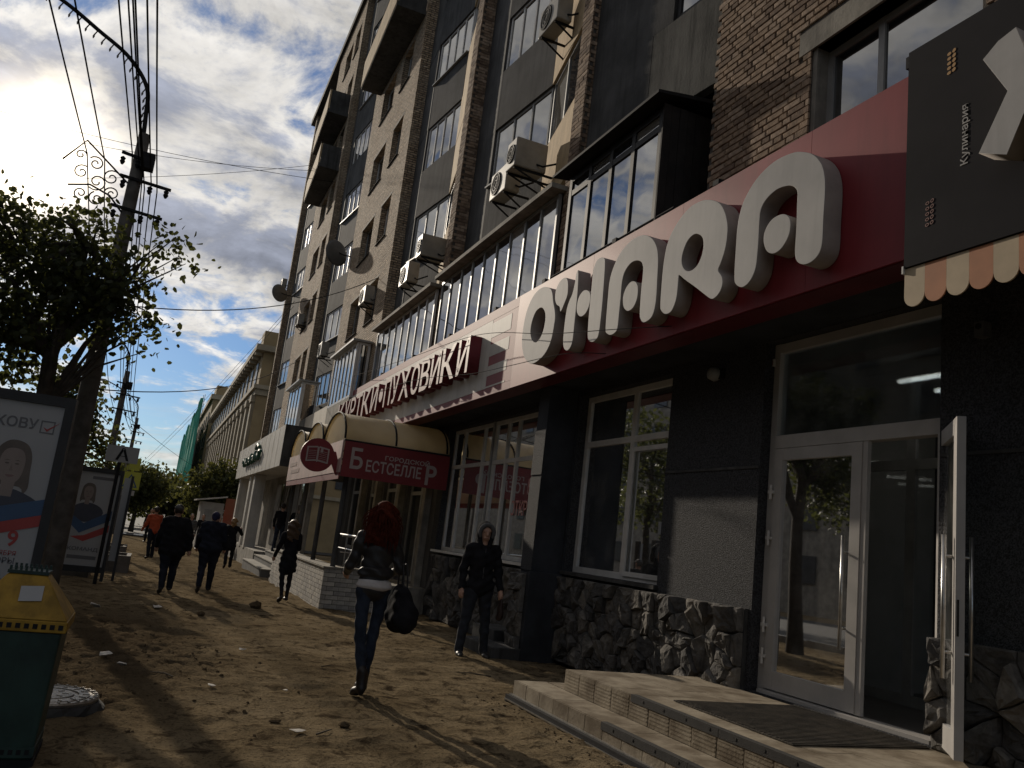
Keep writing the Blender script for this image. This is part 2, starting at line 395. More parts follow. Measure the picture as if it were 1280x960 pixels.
rough = np.clip(clump(-0.1, 9.2, 0.75, 2.3) + clump(-0.2, 12.5, 0.9, 2.2) + 0.6 * clump(0.55, 9.3, 0.5, 0.8) + 0.5 * clump(3.2, 6.8, 0.25, 2.5) + 0.7 * clump(-0.1, 7.2, 0.5, 0.5), 0, 1.2)
ridge = 0.45 - np.abs(fbm(GX, GY, 3.4, 4, 51)) * 2.6
b = b + rough * (0.07 * ridge + 0.05 * fbm(GX, GY, 11, 3, 61))
GZ = GZ + near * (b - 0.01)
# keep the soil under the steps and tight against the plinth
GZ = np.where((GX > 3.66) & (GX < 5.9) & (GY > 1.0) & (GY < 7.97), np.minimum(GZ, -0.03), GZ)
ni, nj = GX.shape; idx = np.arange(ni * nj).reshape(ni, nj)
F = np.stack([idx[:-1, :-1], idx[1:, :-1], idx[1:, 1:], idx[:-1, 1:]], -1).reshape(-1, 4)
def dirt_material():
    m = bpy.data.materials.new('trodden_dirt'); m.use_nodes = True; t = m.node_tree; b = t.nodes['Principled BSDF']
    b.inputs['Roughness'].default_value = 1.0; b.inputs['Specular IOR Level'].default_value = 0.0
    tc = N(t, 'ShaderNodeTexCoord')
    def nz(s, d, r=0.6, dist=0.0):
        n = N(t, 'ShaderNodeTexNoise'); n.inputs['Scale'].default_value = s; n.inputs['Detail'].default_value = d; n.inputs['Roughness'].default_value = r; n.inputs['Distortion'].default_value = dist
        t.links.new(tc.outputs['Object'], n.inputs['Vector']); return n.outputs[0]
    a, c, d, e = nz(0.8, 6, 0.65, 0.4), nz(4.5, 8, 0.7, 0.6), nz(40, 4), nz(130, 3)
    col = mixc(t, maprange(t, a, 0.35, 0.65), (0.180, 0.137, 0.083), (0.275, 0.215, 0.136))
    col = mixc(t, maprange(t, c, 0.47, 0.66), col, (0.060, 0.044, 0.028))
    col = mixc(t, maprange(t, d, 0.50, 0.70, 0, 0.8), col, (0.055, 0.042, 0.030))
    col = mixc(t, maprange(t, e, 0.66, 0.74, 0, 0.7), col, (0.33, 0.28, 0.21))
    # dark, damp, churned soil where the verge has been dug over
    mp = N(t, 'ShaderNodeMapping'); mp.inputs['Location'].default_value = (0.15, -10.3, 0.0); mp.vector_type = 'POINT'; t.links.new(tc.outputs['Object'], mp.inputs[0])
    sx = N(t, 'ShaderNodeVectorMath', operation='MULTIPLY'); sx.inputs[1].default_value = (0.9, 0.24, 0.0); t.links.new(mp.outputs[0], sx.inputs[0])
    ln = N(t, 'ShaderNodeVectorMath', operation='LENGTH'); t.links.new(sx.outputs[0], ln.inputs[0])
    damp = maprange(t, mth(t, 'ADD', ln.outputs['Value'], mth(t, 'MULTIPLY', c, 1.5)), 1.95, 1.15)
    col = mixc(t, mth(t, 'MULTIPLY', damp, 0.75), col, (0.062, 0.046, 0.030))
    t.links.new(col, b.inputs['Base Color'])
    h = mth(t, 'ADD', mth(t, 'MULTIPLY', c, 0.9), mth(t, 'ADD', mth(t, 'MULTIPLY', d, 0.45), mth(t, 'MULTIPLY', e, 0.16)))
    bp = N(t, 'ShaderNodeBump'); bp.inputs['Strength'].default_value = 1.0; bp.inputs['Distance'].default_value = 0.05
    t.links.new(h, bp.inputs['Height']); t.links.new(bp.outputs[0], b.inputs['Normal'])
    return m
m_dirt = dirt_material()
link('ground', np_mesh('ground', np.stack([GX, GY, GZ], -1).reshape(-1, 3), F, m_dirt, smooth=True), kind='structure')
def gz(x, y):
    i = int(np.argmin(np.abs(gx - x))); j = int(np.argmin(np.abs(gy - y)))
    return float(GZ[i, j])

m_asph = pm('asphalt', (0.055, 0.054, 0.053), 0.85, 0.35, 3, 0.4, 90)
m_kerb = pm('kerb_stone', (0.30, 0.29, 0.27), 0.85, 0.3, 4, 0.3, 40)
m_paint = pm('road_paint', (0.72, 0.71, 0.68), 0.7, 0.3, 6)
def strip(name, x0, x1, y0, y1, dz, mat, kind='structure'):
    ys = [y0 + (y1 - y0) * i / 40 for i in range(41)]; mb = MB()
    for a, c in zip(ys[:-1], ys[1:]):
        mb.add([(x0, a, zg(a) + dz), (x1, a, zg(a) + dz), (x1, c, zg(c) + dz), (x0, c, zg(c) + dz)], [(0, 1, 2, 3)])
    return mb.build(name, mat, kind=kind)
strip('road', -17, -4.3, -60, 400, 0.06, m_asph)
strip('side_road', -4.3, 40, 62, 74, 0.06, m_asph)
strip('far_pavement', -4.1, 5.9, 74.2, 400, 0.07, m_asph)
mb = MB()
for i in range(60):
    y = -20 + i * 1.37
    if 61 < y < 75: continue
    mb.box(-4.3, -4.12, y, y + 1.35, zg(y) - 0.1, zg(y) + 0.15)
mb.build('kerb', m_kerb, kind='structure')
for i in range(9):
    strip('crossing_stripe', -4.1 + i * 1.1, -3.5 + i * 1.1, 63.5, 67.5, 0.068, m_paint)

# ------------------------------------------------------------------ the apartment building
X0 = 5.2                 # outer face of the brickwork
XW = 5.72                # ground floor wall
XG = 5.86                # ground floor glazing
ROOF = 27.2
FL = [6.29 + 2.79 * k for k in range(8)]          # sills of the folded bays
RW = [5.11 + 2.79 * k for k in range(8)]          # sills of the windows in the brick walls
bld = thing('apartment_building', 'tall brick apartment block with folded grey loggias above the row of shops', 'building', (5.2, 25, -0.2))

def wall_holes(mb, X, th, y0, y1, z0, z1, holes, m=0):
    ys = sorted({y0, y1, *[min(max(h[i], y0), y1) for h in holes for i in (0, 1)]})
    zs = sorted({z0, z1, *[min(max(h[i], z0), z1) for h in holes for i in (2, 3)]})
    def solid(i, j):
        if i < 0 or j < 0 or i >= len(ys) - 1 or j >= len(zs) - 1: return False
        cy = (ys[i] + ys[i + 1]) / 2; cz = (zs[j] + zs[j + 1]) / 2
        return not any(h[0] < cy < h[1] and h[2] < cz < h[3] for h in holes)
    for i in range(len(ys) - 1):
        for j in range(len(zs) - 1):
            if not solid(i, j): continue
            a, b, c, d = ys[i], ys[i + 1], zs[j], zs[j + 1]
            mb.add([(X, b, c), (X, a, c), (X, a, d), (X, b, d)], [(0, 1, 2, 3)], m)
            mb.add([(X + th, a, c), (X + th, b, c), (X + th, b, d), (X + th, a, d)], [(0, 1, 2, 3)], m)
            if not solid(i - 1, j): mb.add([(X, a, c), (X + th, a, c), (X + th, a, d), (X, a, d)], [(0, 1, 2, 3)], m)
            if not solid(i + 1, j): mb.add([(X, b, c), (X, b, d), (X + th, b, d), (X + th, b, c)], [(0, 1, 2, 3)], m)
            if not solid(i, j - 1): mb.add([(X, a, c), (X, b, c), (X + th, b, c), (X + th, a, c)], [(0, 1, 2, 3)], m)
            if not solid(i, j + 1): mb.add([(X, a, d), (X + th, a, d), (X + th, b, d), (X, b, d)], [(0, 1, 2, 3)], m)
    return mb
class Seg:
    """a straight piece of facade from plan point A to B; s runs along it, d into the building"""
    def __init__(s, A, B):
        s.A = Vector(A); s.B = Vector(B); s.e = (s.B - s.A); s.L = s.e.length; s.e /= s.L
        s.n = Vector((s.e.y, -s.e.x))
        if s.n.x < 0: s.n = -s.n
    def p(s, t, d, z): q = s.A + s.e * t + s.n * d; return (q.x, q.y, z)
    def box(s, mb, s0, s1, d0, d1, z0, z1, m=0):
        b = [s.p(s0, d0, z0), s.p(s1, d0, z0), s.p(s1, d1, z0), s.p(s0, d1, z0)]
        return mb.hexa(b, [(x, y, z1) for x, y, _ in b], m)
def window(parent, seg, s0, s1, z0, z1, cols, mat, d=0.06, fw=0.055, rows=None, glassmat=None, sill=None, name='window', split=True, fd=0.06):
    """frame as one part, every pane its own sub-part"""
    mb = MB(); glassmat = glassmat or m_pane
    cs = [s0 + (s1 - s0) * c for c in (cols if isinstance(cols, (list, tuple)) else [i / cols for i in range(cols + 1)])]
    rs = [z0 + (z1 - z0) * r for r in (rows or [0, 1])]
    for i, c in enumerate(cs):
        a = c if i == 0 else (c - fw if i == len(cs) - 1 else c - fw / 2)
        seg.box(mb, a, a + fw, d, d + fd, z0, z1)
    for i in range(len(cs) - 1):
        a = cs[i] + (fw if i == 0 else fw / 2); c = cs[i + 1] - (fw if i == len(cs) - 2 else fw / 2)
        for j, r in enumerate(rs):
            q = r if j == 0 else (r - fw if j == len(rs) - 1 else r - fw / 2)
            seg.box(mb, a, c, d + 0.003, d + fd - 0.003, q, q + fw)
    w = mb.build(name, mat, parent)
    for i in range(len(cs) - 1):
        for j in range(len(rs) - 1):
            g = MB(); seg.box(g, cs[i] + fw * 0.4, cs[i + 1] - fw * 0.4, d + fd * 0.4, d + fd * 0.4 + 0.012, rs[j] + fw * 0.4, rs[j + 1] - fw * 0.4)
            g.build('pane', glassmat, w)
    if sill:
        sb = MB(); seg.box(sb, s0 - 0.05, s1 + 0.05, -0.07, d, z0 - 0.035, z0 - 0.002); sb.build('sill', sill, w)
    return w

# core and roof
MB().box(6.45, 17, -4, 52.3, 4.25, ROOF).build('inner_wall', m_conc, bld)
MB().box(5.05, 17.2, -4.2, 52.6, ROOF, ROOF + 0.35).build('roof', m_conc, bld)
MB().box(15.5, 17, -4, 52.3, -0.8, 4.24).build('back_wall', m_conc, bld)

# near brick wall, its visible bricks laid one by one
winA = (4.0, 5.86, 5.3, 6.70)
rowsA = [(4.0, 5.86, 5.3 + 2.79 * k, 6.70 + 2.79 * k) for k in range(8)]
mb = wall_holes(MB(), X0 + 0.016, 0.45, -4, 7.5, 4.22, ROOF - 0.01, rowsA)
wallA = mb.build('brick_wall', m_mortar, bld)
def lay_bricks(parent, X, y0, y1, z0, z1, skip, limit, key, name='brick'):
    """bond of stretchers and headers on a face looking along -X; the largest in view as parts, the rest joined"""
    items = []; z = z0; r = 0
    while z < z1 - 0.03:
        y = y1 - (0.0 if r % 2 else 0.065); i = 0
        while y > y0 + 0.02:
            L = 0.25 if (i + r) % 3 else 0.12
            a = max(y - L, y0)
            for s in skip:      # bricks are cut where they meet an opening
                if z + 0.065 > s[2] and z < s[3] and a < s[1] < y - 0.03 and y > s[1]: a_ = s[1] + 0.002; items.append((a_ + 0.003, y - 0.005, z))
            if y - a > 0.05 and not any(a < s[1] and y > s[0] and z + 0.065 > s[2] and z < s[3] for s in skip): items.append((a + 0.005, y - 0.005, z))
            y = a - 0.0; y -= 0.004; i += 1
        z += 0.0755; r += 1
    items.sort(key=key)
    mats = [m_brick, m_brick, m_brick2, m_brick3]
    cache = {}; rest = MB()
    for q, (a, c, z) in enumerate(items):
        w = round(c - a, 2); mi = random.randrange(4); jx = random.uniform(-0.004, 0.004); th = 0.03
        if q < limit:
            k = (w, mi)
            if k not in cache:
                g = MB(); bw = 0.006
                f = [(-th / 2, -w / 2 + bw, 0.006), (-th / 2, w / 2 - bw, 0.006), (-th / 2, w / 2 - bw, 0.059), (-th / 2, -w / 2 + bw, 0.059)]
                e = [(-th / 2 + bw, -w / 2, 0), (-th / 2 + bw, w / 2, 0), (-th / 2 + bw, w / 2, 0.065), (-th / 2 + bw, -w / 2, 0.065)]
                k2 = [(th / 2, p[1], p[2]) for p in e]
                g.add(f + e + k2, [(3, 2, 1, 0)] + [(i, (i + 1) % 4, 4 + (i + 1) % 4, 4 + i) for i in range(4)] + [(4 + i, 4 + (i + 1) % 4, 8 + (i + 1) % 4, 8 + i) for i in range(4)])
                cache[k] = g.mesh(name, mats[mi])
            o = link(name, cache[k], parent, loc=(X + th / 2 + jx, (a + c) / 2, z))
        else:
            rest.box(X + jx, X + th + jx, a, c, z, z + 0.065, mi)
    if rest.f: rest.build('brick_courses', mats, parent, kind='stuff')
lay_bricks(wallA, X0 - 0.004, 3.0, 7.5, 4.9, 9.4, [(r[0] - 0.02, r[1] + 0.17, r[2] - 1, r[3] + 0.25) if 0 else (r[0] - 0.01, r[1] + 0.005, r[2] - 0.01, r[3] + 0.005) for r in rowsA] + [(3.7, 6.04, 6.69, 6.96), (3.7, 6.04, 9.47, 9.75)], 300,
           key=lambda b: abs(b[0] - 6.6) * 1.2 + abs(b[2] - 7.0) + (3 if b[0] < 5.9 and b[2] < 6.9 else 0) + (5 if b[2] < 5.45 else 0))
mb = MB().box(-4, -3.9, 0, 0.1, 0, 0.1); mb = MB()
mb.box(X0 + 0.004, X0 + 0.03, -4, 3.0, 4.3, 9.4); mb.box(X0 + 0.004, X0 + 0.03, -4, 4.0, 9.42, ROOF - 0.05); mb.box(X0 + 0.004, X0 + 0.03, 5.87, 7.49, 9.42, ROOF - 0.05)
mb.build('brick_facing', m_brickfar, bld)
MB().box(X0 - 0.012, X0 + 0.3, 3.75, 6.03, 6.70, 6.95).build('lintel', m_conc_light, bld)
sA = Seg((X0, 4.0), (X0, 5.86))
mb = MB().box(X0 + 0.02, X0 + 0.30, 5.80, 5.858, 5.3, 6.70); mb.build('reveal', m_conc_light, bld)
wA = window(bld, sA, 0.0, 1.80, 5.3, 6.69, [0, 0.63, 1], m_pvcg, d=0.16, fw=0.07)
for k in range(1, 8): window(bld, sA, 0, 1.86, rowsA[k][2], rowsA[k][3], 2, m_pvcg, d=0.16)

# brick fins between the bays
def fin(y0, y1, zt=ROOF - 0.02, x1=6.4, laid=False):
    o = MB().box(X0 + (0.016 if laid else 0), x1, y0 + (0.016 if laid else 0), y1, 4.22, zt).build('brick_fin', m_mortar if laid else m_brickfar, bld)
    if laid:
        g = MB()
        z = 4.3; r = 0
        while z < 15:
            for a, c in (((y0, y0 + 0.25), (y0 + 0.26, y1 - 0.005)) if r % 2 else ((y0, y0 + 0.12), (y0 + 0.13, y1 - 0.005))):
                j = random.uniform(-0.004, 0.004); g.box(X0 + j, X0 + 0.03, a, c, z, z + 0.065, random.randrange(3))
            x = X0 + 0.035 + (0.06 if r % 2 else 0)
            while x < 5.75:
                j = random.uniform(-0.004, 0.004); g.box(x, x + 0.23, y0 + j, y0 + 0.03, z, z + 0.065, random.randrange(3)); x += 0.24
            z += 0.0755; r += 1
        g.build('brick_courses', [m_brick, m_brick2, m_brick3], o, kind='stuff')
        MB().box(X0 + 0.004, x1, y0 + 0.004, y0 + 0.02, 15.02, zt).build('brick_facing', m_brickfar, o)
    return o
fin(11.07, 11.45, laid=True); fin(17.40, 17.80, laid=True)
fin(50.9, 51.3); fin(37.0, 37.3)

# folded bays of panels and glazing
def bay(ya, yb, floors, ochre=True, deep=5.67, half=False, glaz=True):
    D = yb - ya
    if half: segs = [(Seg((deep + 0.08, ya), (5.32, yb)), m_concl)]
    else:
        P = [(5.25, ya), (deep, ya + 0.36 * D), (5.42, ya + 0.76 * D), (5.52, yb)]
        segs = [(Seg(P[0], P[1]), m_yellowpanel if ochre else m_conc), (Seg(P[1], P[2]), m_conc), (Seg(P[2], P[3]), m_conc)]
    for k in floors:
        s = FL[k]
        for i, (sg, mt) in enumerate(segs):
            cuts = [0, sg.L] if not half else [0, sg.L * 0.62, sg.L]
            if i == 1: cuts = [0, sg.L * 0.97, sg.L]
            for c0, c1 in zip(cuts[:-1], cuts[1:]):
                g = MB(); sg.box(g, c0 + 0.006, c1 - 0.006, random.uniform(0, 0.012), 0.14, s - 1.43, s)
                g.build('panel', mt if not (half and c0 > 0) else m_conc, bld)
        fr = m_pvc if (k * 7 + int(ya)) % 3 else m_pvcg
        if half:
            window(bld, segs[0][0], 0.15, 2.1, s + 0.002, s + 1.358, 3, m_blackframe, d=0.05, fw=0.09)
            g = MB(); segs[0][0].box(g, 2.1, segs[0][0].L, 0.004, 0.14, s + 0.002, s + 1.358); g.build('panel', m_conc, bld)
        else:
            a = segs[0][0]
            if (k + int(ya)) % 3 != 1: window(bld, a, 0.12, a.L - 0.02, s + 0.002, s + 1.358, 2, fr, d=0.05)
            else:
                g = MB(); a.box(g, 0.006, a.L - 0.006, 0.0, 0.14, s + 0.002, s + 1.358); g.build('panel', m_yellowpanel if ochre else m_conc, bld)
            a = segs[1][0]; window(bld, a, 0.04, a.L * 0.98, s + 0.002, s + 1.358, 4 if k != 1 else 3, fr, d=0.05, sill=m_pvcg if k % 2 else None)
            a = segs[2][0]; g = MB(); a.box(g, 0.006, a.L - 0.006, 0.01, 0.14, s + 0.002, s + 1.358); g.build('panel', m_conc, bld)
bay(11.45, 17.40, range(1, 8)); bay(17.80, 23.45, range(1, 8)); bay(30.4, 37.0, range(0, 8), ochre=False); bay(43.65, 50.9, range(0, 8)); bay(7.0, 11.07, range(1, 8), half=True)

# first-floor glazed loggias just above the shop signs
def strip_glazing(y0, y1, n, mat, x=5.12, z0=5.05, z1=7.2, rows=None):
    sg = Seg((x, y0), (x, y1)); window(bld, sg, 0, y1 - y0, z0, z1, n, mat, d=0.0, fw=0.055, rows=rows, name='loggia_window')
    MB().box(x - 0.2, 5.8, y0 - 0.12, y1 - 0.01, z1 + 0.02, z1 + 0.10).build('canopy_ledge', m_conc_light, bld)
    MB().box(x + 0.004, 5.8, y0, y1, 4.25, z0 - 0.002).build('panel', m_conc, bld)
strip_glazing(11.46, 17.39, 9, m_pvcg); strip_glazing(17.81, 23.3, 8, m_pvc, z1=7.15)

# far brick walls with their pairs of windows
def brick_block(y0, y1, cols):
    holes = [(a, b, s, s + 1.42) for s in RW for a, b in cols]
    w = wall_holes(MB(), X0, 0.5, y0, y1, 4.22, ROOF - 0.01, holes).build('brick_wall', m_brickfar, bld)
    for a, b, s, t in holes:
        window(bld, Seg((X0, a), (X0, b)), 0.01, b - a - 0.01, s + 0.01, t - 0.01, 2 if b - a > 1.5 else 1, m_pvcg if random.random() < 0.6 else m_pvc, d=0.2)
        MB().box(X0 - 0.05, X0 + 0.19, a + 0.002, b - 0.002, s + 0.002, s + 0.009).build('sill', m_black, w)
        MB().box(X0 - 0.006, X0 + 0.1, a - 0.12, b + 0.12, t + 0.002, t + 0.07).build('lintel', m_conc_light, w)
brick_block(23.45, 30.4, [(24.72, 26.0), (26.95, 28.75)])
brick_block(37.3, 43.65, [(37.75, 39.0), (39.6, 41.4)])

# wedge balconies of the upper floors
def wedge(ya, yb, z, open_top=True):
    xo, xi = 4.22, 4.42
    g = MB(); g.hexa([(xo, ya, z - 0.16), (X0 - 0.002, ya, z - 0.16), (X0 - 0.002, yb, z - 0.16), (xi, yb, z - 0.16)], [(xo, ya, z), (X0 - 0.002, ya, z), (X0 - 0.002, yb, z), (xi, yb, z)])
    bal = g.build('balcony', m_conc, bld)
    sg = Seg((xo, ya), (xi, yb)); h = sg.L / 2
    for i in range(2):
        g = MB(); sg.box(g, h * i + 0.01, h * (i + 1) - 0.01, -0.02, 0.06, z - 0.10, z + 0.98); g.build('panel', m_yellowpanel, bal)
    MB().box(xo + 0.07, X0 - 0.01, ya + 0.002, ya + 0.06, z + 0.002, z + 1.0).build('panel', m_conc, bal)
    MB().box(xi + 0.07, X0 - 0.01, yb - 0.06, yb - 0.002, z + 0.002, z + 1.0).build('panel', m_conc, bal)
    g = MB(); g.tube([(xo, ya, z + 1.06), (xi, yb, z + 1.06)], 0.02, 6); g.build('handrail', m_black, bal)
wedge(23.7, 29.5, 18.1); wedge(37.4, 42.6, 18.1); wedge(37.4, 42.6, 20.9)

# black boarded balcony next to the near brick wall
bb = MB().box(4.93, 5.78, 8.18, 10.75, 5.05, 5.14).build('boarded_balcony', m_darkclad, bld)
for i in range(7):
    x = 4.93 + i * 0.12
    MB().box(x + 0.003, x + 0.117, 8.13 + (i % 2) * 0.006, 8.16 + (i % 2) * 0.006, 5.0, 7.14).build('board', m_darkclad, bb)
mb = MB(); mb.hexa([(4.75, 8.0, 7.16), (5.78, 8.0, 7.30), (5.78, 10.95, 7.30), (4.75, 10.95, 7.16)], [(4.75, 8.0, 7.20), (5.78, 8.0, 7.36), (5.78, 10.95, 7.36), (4.75, 10.95, 7.20)]); mb.build('roof_sheet', m_black, bb)
sg = Seg((4.95, 8.17), (4.95, 10.72)); window(bld, sg, 0, sg.L, 5.15, 7.12, [0, .27, .5, .74, 1], m_blackframe, d=0.0, fw=0.085, rows=[0, 0.86, 1], name='loggia_window')
MB().box(5.02, 5.76, 10.68, 10.72, 5.15, 7.13).build('end_panel', m_darkclad, bb)

# white-slatted and curtained balconies further along
def box_balcony(y0, y1, x, z0, z1, n, mat):
    b = MB().box(x, X0 + 0.02, y0, y1, z0 - 0.9, z0 - 0.01).build('glazed_balcony', m_conc_light, bld)
    window(bld, Seg((x, y0), (x, y1)), 0, y1 - y0, z0, z1, n, mat, d=0.0, fw=0.07, name='loggia_window')
    window(bld, Seg((x + 0.07, y0 + 0.001), (X0 - 0.01, y0)), 0, X0 - x - 0.1, z0, z1, 1, mat, d=0.0, fw=0.07, name='loggia_window')
    MB().box(x - 0.15, X0 - 0.01, y0 - 0.1, y1 + 0.1, z1 + 0.01, z1 + 0.07).build('roof_sheet', m_pvcg, b)
box_balcony(24.2, 27.6, 4.75, 5.3, 7.0, 6, m_pvc)
box_balcony(32.6, 36.0, 4.5, 4.9, 6.9, 4, m_pvc)

# ground floor: wall with shop openings
DOOR = (4.75, 6.92, 0.39, 3.96); WIN1 = (8.66, 11.12, 1.25, 3.88); WIN2 = (12.3, 17.25, 1.27, 3.86)
gf = wall_holes(MB(), XW, 0.30, -4, 17.6, -0.3, 3.97, [DOOR, WIN1, WIN2]).build('shop_wall', m_pebble, bld)
for a, c in ((-3.9, 4.74), (6.93, 8.65)):
    MB().box(XW - 0.012, XW + 0.01, a, c, 2.605, 2.635).build('string_course', m_conc, gf)
# pier under the fin
pr = MB().box(X0 + 0.012, XW - 0.002, 11.17, 11.53, -0.3, 3.965).build('pier', m_render, bld)
MB().box(X0, X0 + 0.011, 11.16, 11.535, 1.2, 2.57).build('pebble_panel', m_pebble, pr)
MB().box(X0, X0 + 0.011, 11.16, 11.535, 2.61, 3.30).build('pebble_panel', m_pebble, pr)
MB().box(XW - 0.03, XW - 0.002, 11.13, 11.168, -0.3, 3.96).build('render_strip', m_render, pr)
mb = MB(); mb.box(4.9, 6.1, -4, 36, 3.97, 4.21); mb.build('soffit', m_render, bld)
wd = MB().box(XW - 0.06, XG, WIN1[0] - 0.02, WIN1[1] + 0.02, 1.20, 1.248).build('window_ledge', m_conc, bld)
MB().box(XW - 0.10, XG, WIN2[0], WIN2[1], 1.22, 1.268).build('window_ledge', m_pvc, bld)
s1 = Seg((XG, 8.66), (XG, 11.12))
window(bld, s1, 0.0, 2.46, 1.25, 3.88, [0, 0.44, 1], m_pvc, d=0, fw=0.085, rows=[0, 0.72, 1], glassmat=m_shopglass, name='shop_window', fd=0.07)
mb = MB(); s1.box(mb, 0.10, 0.16, -0.02, 0.0, 1.30, 3.02); s1.box(mb, 0.98, 1.03, -0.02, 0.0, 1.30, 3.02); s1.box(mb, 0.16, 0.98, -0.02, 0.0, 1.30, 1.36); s1.box(mb, 0.16, 0.98, -0.02, 0.0, 2.96, 3.02)
mb.build('casement', m_pvc, bld)
s2 = Seg((XG, 12.6), (XG, 17.25))
window(bld, s2, 0.0, 2.28, 1.27, 3.86, [0, 0.5, 0.72, 1], m_pvc, d=0, fw=0.075, rows=[0, 0.69, 1], glassmat=m_shopglass, name='shop_window', fd=0.07)
window(bld, s2, 2.36, 4.65, 1.27, 3.86, [0, 0.22, 0.72, 1], m_pvc, d=0, fw=0.075, rows=[0, 0.69, 1], glassmat=m_shopglass, name='shop_window', fd=0.07)
MB().box(XG - 0.03, XG + 0.1, 14.885, 14.955, 1.27, 3.86).build('mullion', m_pvcg, bld)

# shop rooms behind the glass
m_roomwall = pm('room_wall', (0.30, 0.29, 0.26), 0.8, 0.1, 2); m_roomfloor = pm('room_floor', (0.14, 0.13, 0.12), 0.35, 0.2, 2)
m_ceil = pm('ceiling', (0.42, 0.41, 0.39), 0.8, 0.08, 3)
room = MB().box(6.03, 15.4, -3.9, 17.59, 0.30, 0.384).build('shop_floor', m_roomfloor, bld)
MB().box(6.03, 15.4, -3.9, 17.59, 3.93, 3.969).build('shop_ceiling', m_ceil, bld)
MB().box(15.1, 15.39, -3.9, 17.59, 0.385, 3.929).build('shop_back_wall', m_roomwall, bld)
MB().box(6.03, 15.0, 11.4, 11.6, 0.385, 3.929).build('partition', m_roomwall, bld)
MB().box(6.03, 15.0, 17.3, 17.5, 0.385, 3.929).build('partition', m_roomwall, bld)
MB().box(6.03, 7.3, 7.3, 7.42, 0.385, 3.929).build('partition', m_roomwall, bld)
MB().box(7.3, 7.42, 3.4, 4.3, 0.385, 3.929).build('partition', m_roomwall, bld)
iv = Seg((7.35, 4.3), (7.35, 7.3)); m_ig = glass('inner_glass', (0.35, 0.36, 0.36))
window(bld, iv, 0.0, 3.0, 0.385, 3.92, [0, 0.38, 0.72, 1], m_pvcg, d=0, fw=0.11, rows=[0, 0.70, 1], glassmat=m_ig, name='vestibule_glazing')
m_tube = emit('tube_glow', (1.0, 0.97, 0.90), 7.0)
tubes = [((7.1, 5.78, 3.72), (7.1, 6.42, 3.72)), ((10.7, 9.87, 3.3), (11.2, 9.44, 3.3)), ((11.5, 10.35, 3.3), (11.9, 9.98, 3.3)), ((9.4, 9.0, 3.3), (9.65, 8.75, 3.3)), ((7.3, 9.3, 3.8), (8.6, 9.3, 3.8)), ((7.0, 13.2, 3.75), (8.0, 13.2, 3.75)), ((6.8, 14.4, 3.75), (7.9, 14.4, 3.75))]
wh = ['over the open doorway', 'first row deep in the doorway shop', 'second row deep in the doorway shop', 'third row deep in the doorway shop', 'behind the single grey shop window', 'beside the pier in the lettered shop window', 'in the middle of the lettered shop window']
for (a, c), w in zip(tubes, wh):
    t = thing('tube_lamp', 'white glowing ceiling tube ' + w, 'lamp', (a[0], a[1], a[2]), group='tube lamps in the shops')
    MB().tube([a, c], 0.022, 8).build('tube', m_tube, t)
    x0, x1 = sorted((a[0], c[0])); y0, y1 = sorted((a[1], c[1]))
    MB().box(x0 - 0.03, x1 + 0.03, y0 - 0.03, y1 + 0.03, a[2] + 0.025, 3.93).build('housing', m_pvc, t)
# a pale ceiling duct seen through the lettered window
d = thing('ceiling_duct', 'cream boxed duct under the ceiling behind the lettered shop window', 'duct', (8, 13.6, 3.1))
bevel(MB().box(6.6, 9.6, 12.9, 14.6, 3.12, 3.40).build('casing', pm('cream_duct', (0.62, 0.55, 0.42), 0.6, 0.1, 2), d), 0.03)
MB().box(6.585, 6.6, 13.0, 14.5, 3.17, 3.35).build('grille', m_pvcg, d)

# lettering stuck on the glass
m_pink = pm('pink_film', (0.55, 0.26, 0.24), 0.6, 0.1, 2); m_redfilm = pm('red_film', (0.28, 0.05, 0.05), 0.6, 0.1, 2)
def on_glass(txt, y_left, z, w, h, mat, name='window_lettering', x=XG + 0.012):
    return text_mesh(txt, w, h, 0.003, mat, Matrix.Translation((x, y_left, z)) @ TO_FACADE, name, bold=0.01)
st = link('window_lettering', on_glass('ОТКРЫ', 13.75, 2.05, 0.95, 0.27, m_pink), None, 'pink letters ОТКРЫ on the shop window beside the pier', 'lettering')
st = link('window_lettering', on_glass('М', 13.08, 2.42, 0.2, 0.27, m_pink), None, 'single pink letter М on the shop window above the word beside it', 'lettering')
po = thing('window_poster', 'dim red poster with large letters НОВАЯ behind the left half of the lettered window', 'poster', (XG + 0.1, 16.3, 1.5))
MB().box(XG + 0.10, XG + 0.11, 15.35, 16.75, 1.5, 2.95).build('sheet', pm('poster_dark', (0.05, 0.055, 0.06), 0.6, 0.3, 2), po)
link('lettering', on_glass('НОВАЯ', 16.65, 2.45, 1.1, 0.28, m_redfilm, x=XG + 0.097), po)
MB().box(XG + 0.09, XG + 0.099, 15.5, 16.6, 2.17, 2.3).build('stripe', m_redfilm, po)
link('triangle', shape_mesh([[(-16.2, 1.55), (-15.7, 1.55), (-15.95, 2.1)]], 0.006, pm('teal_film', (0.05, 0.16, 0.19), 0.6, 0.1, 2), Matrix.Translation((XG + 0.096, 0, 0)) @ TO_FACADE), po)

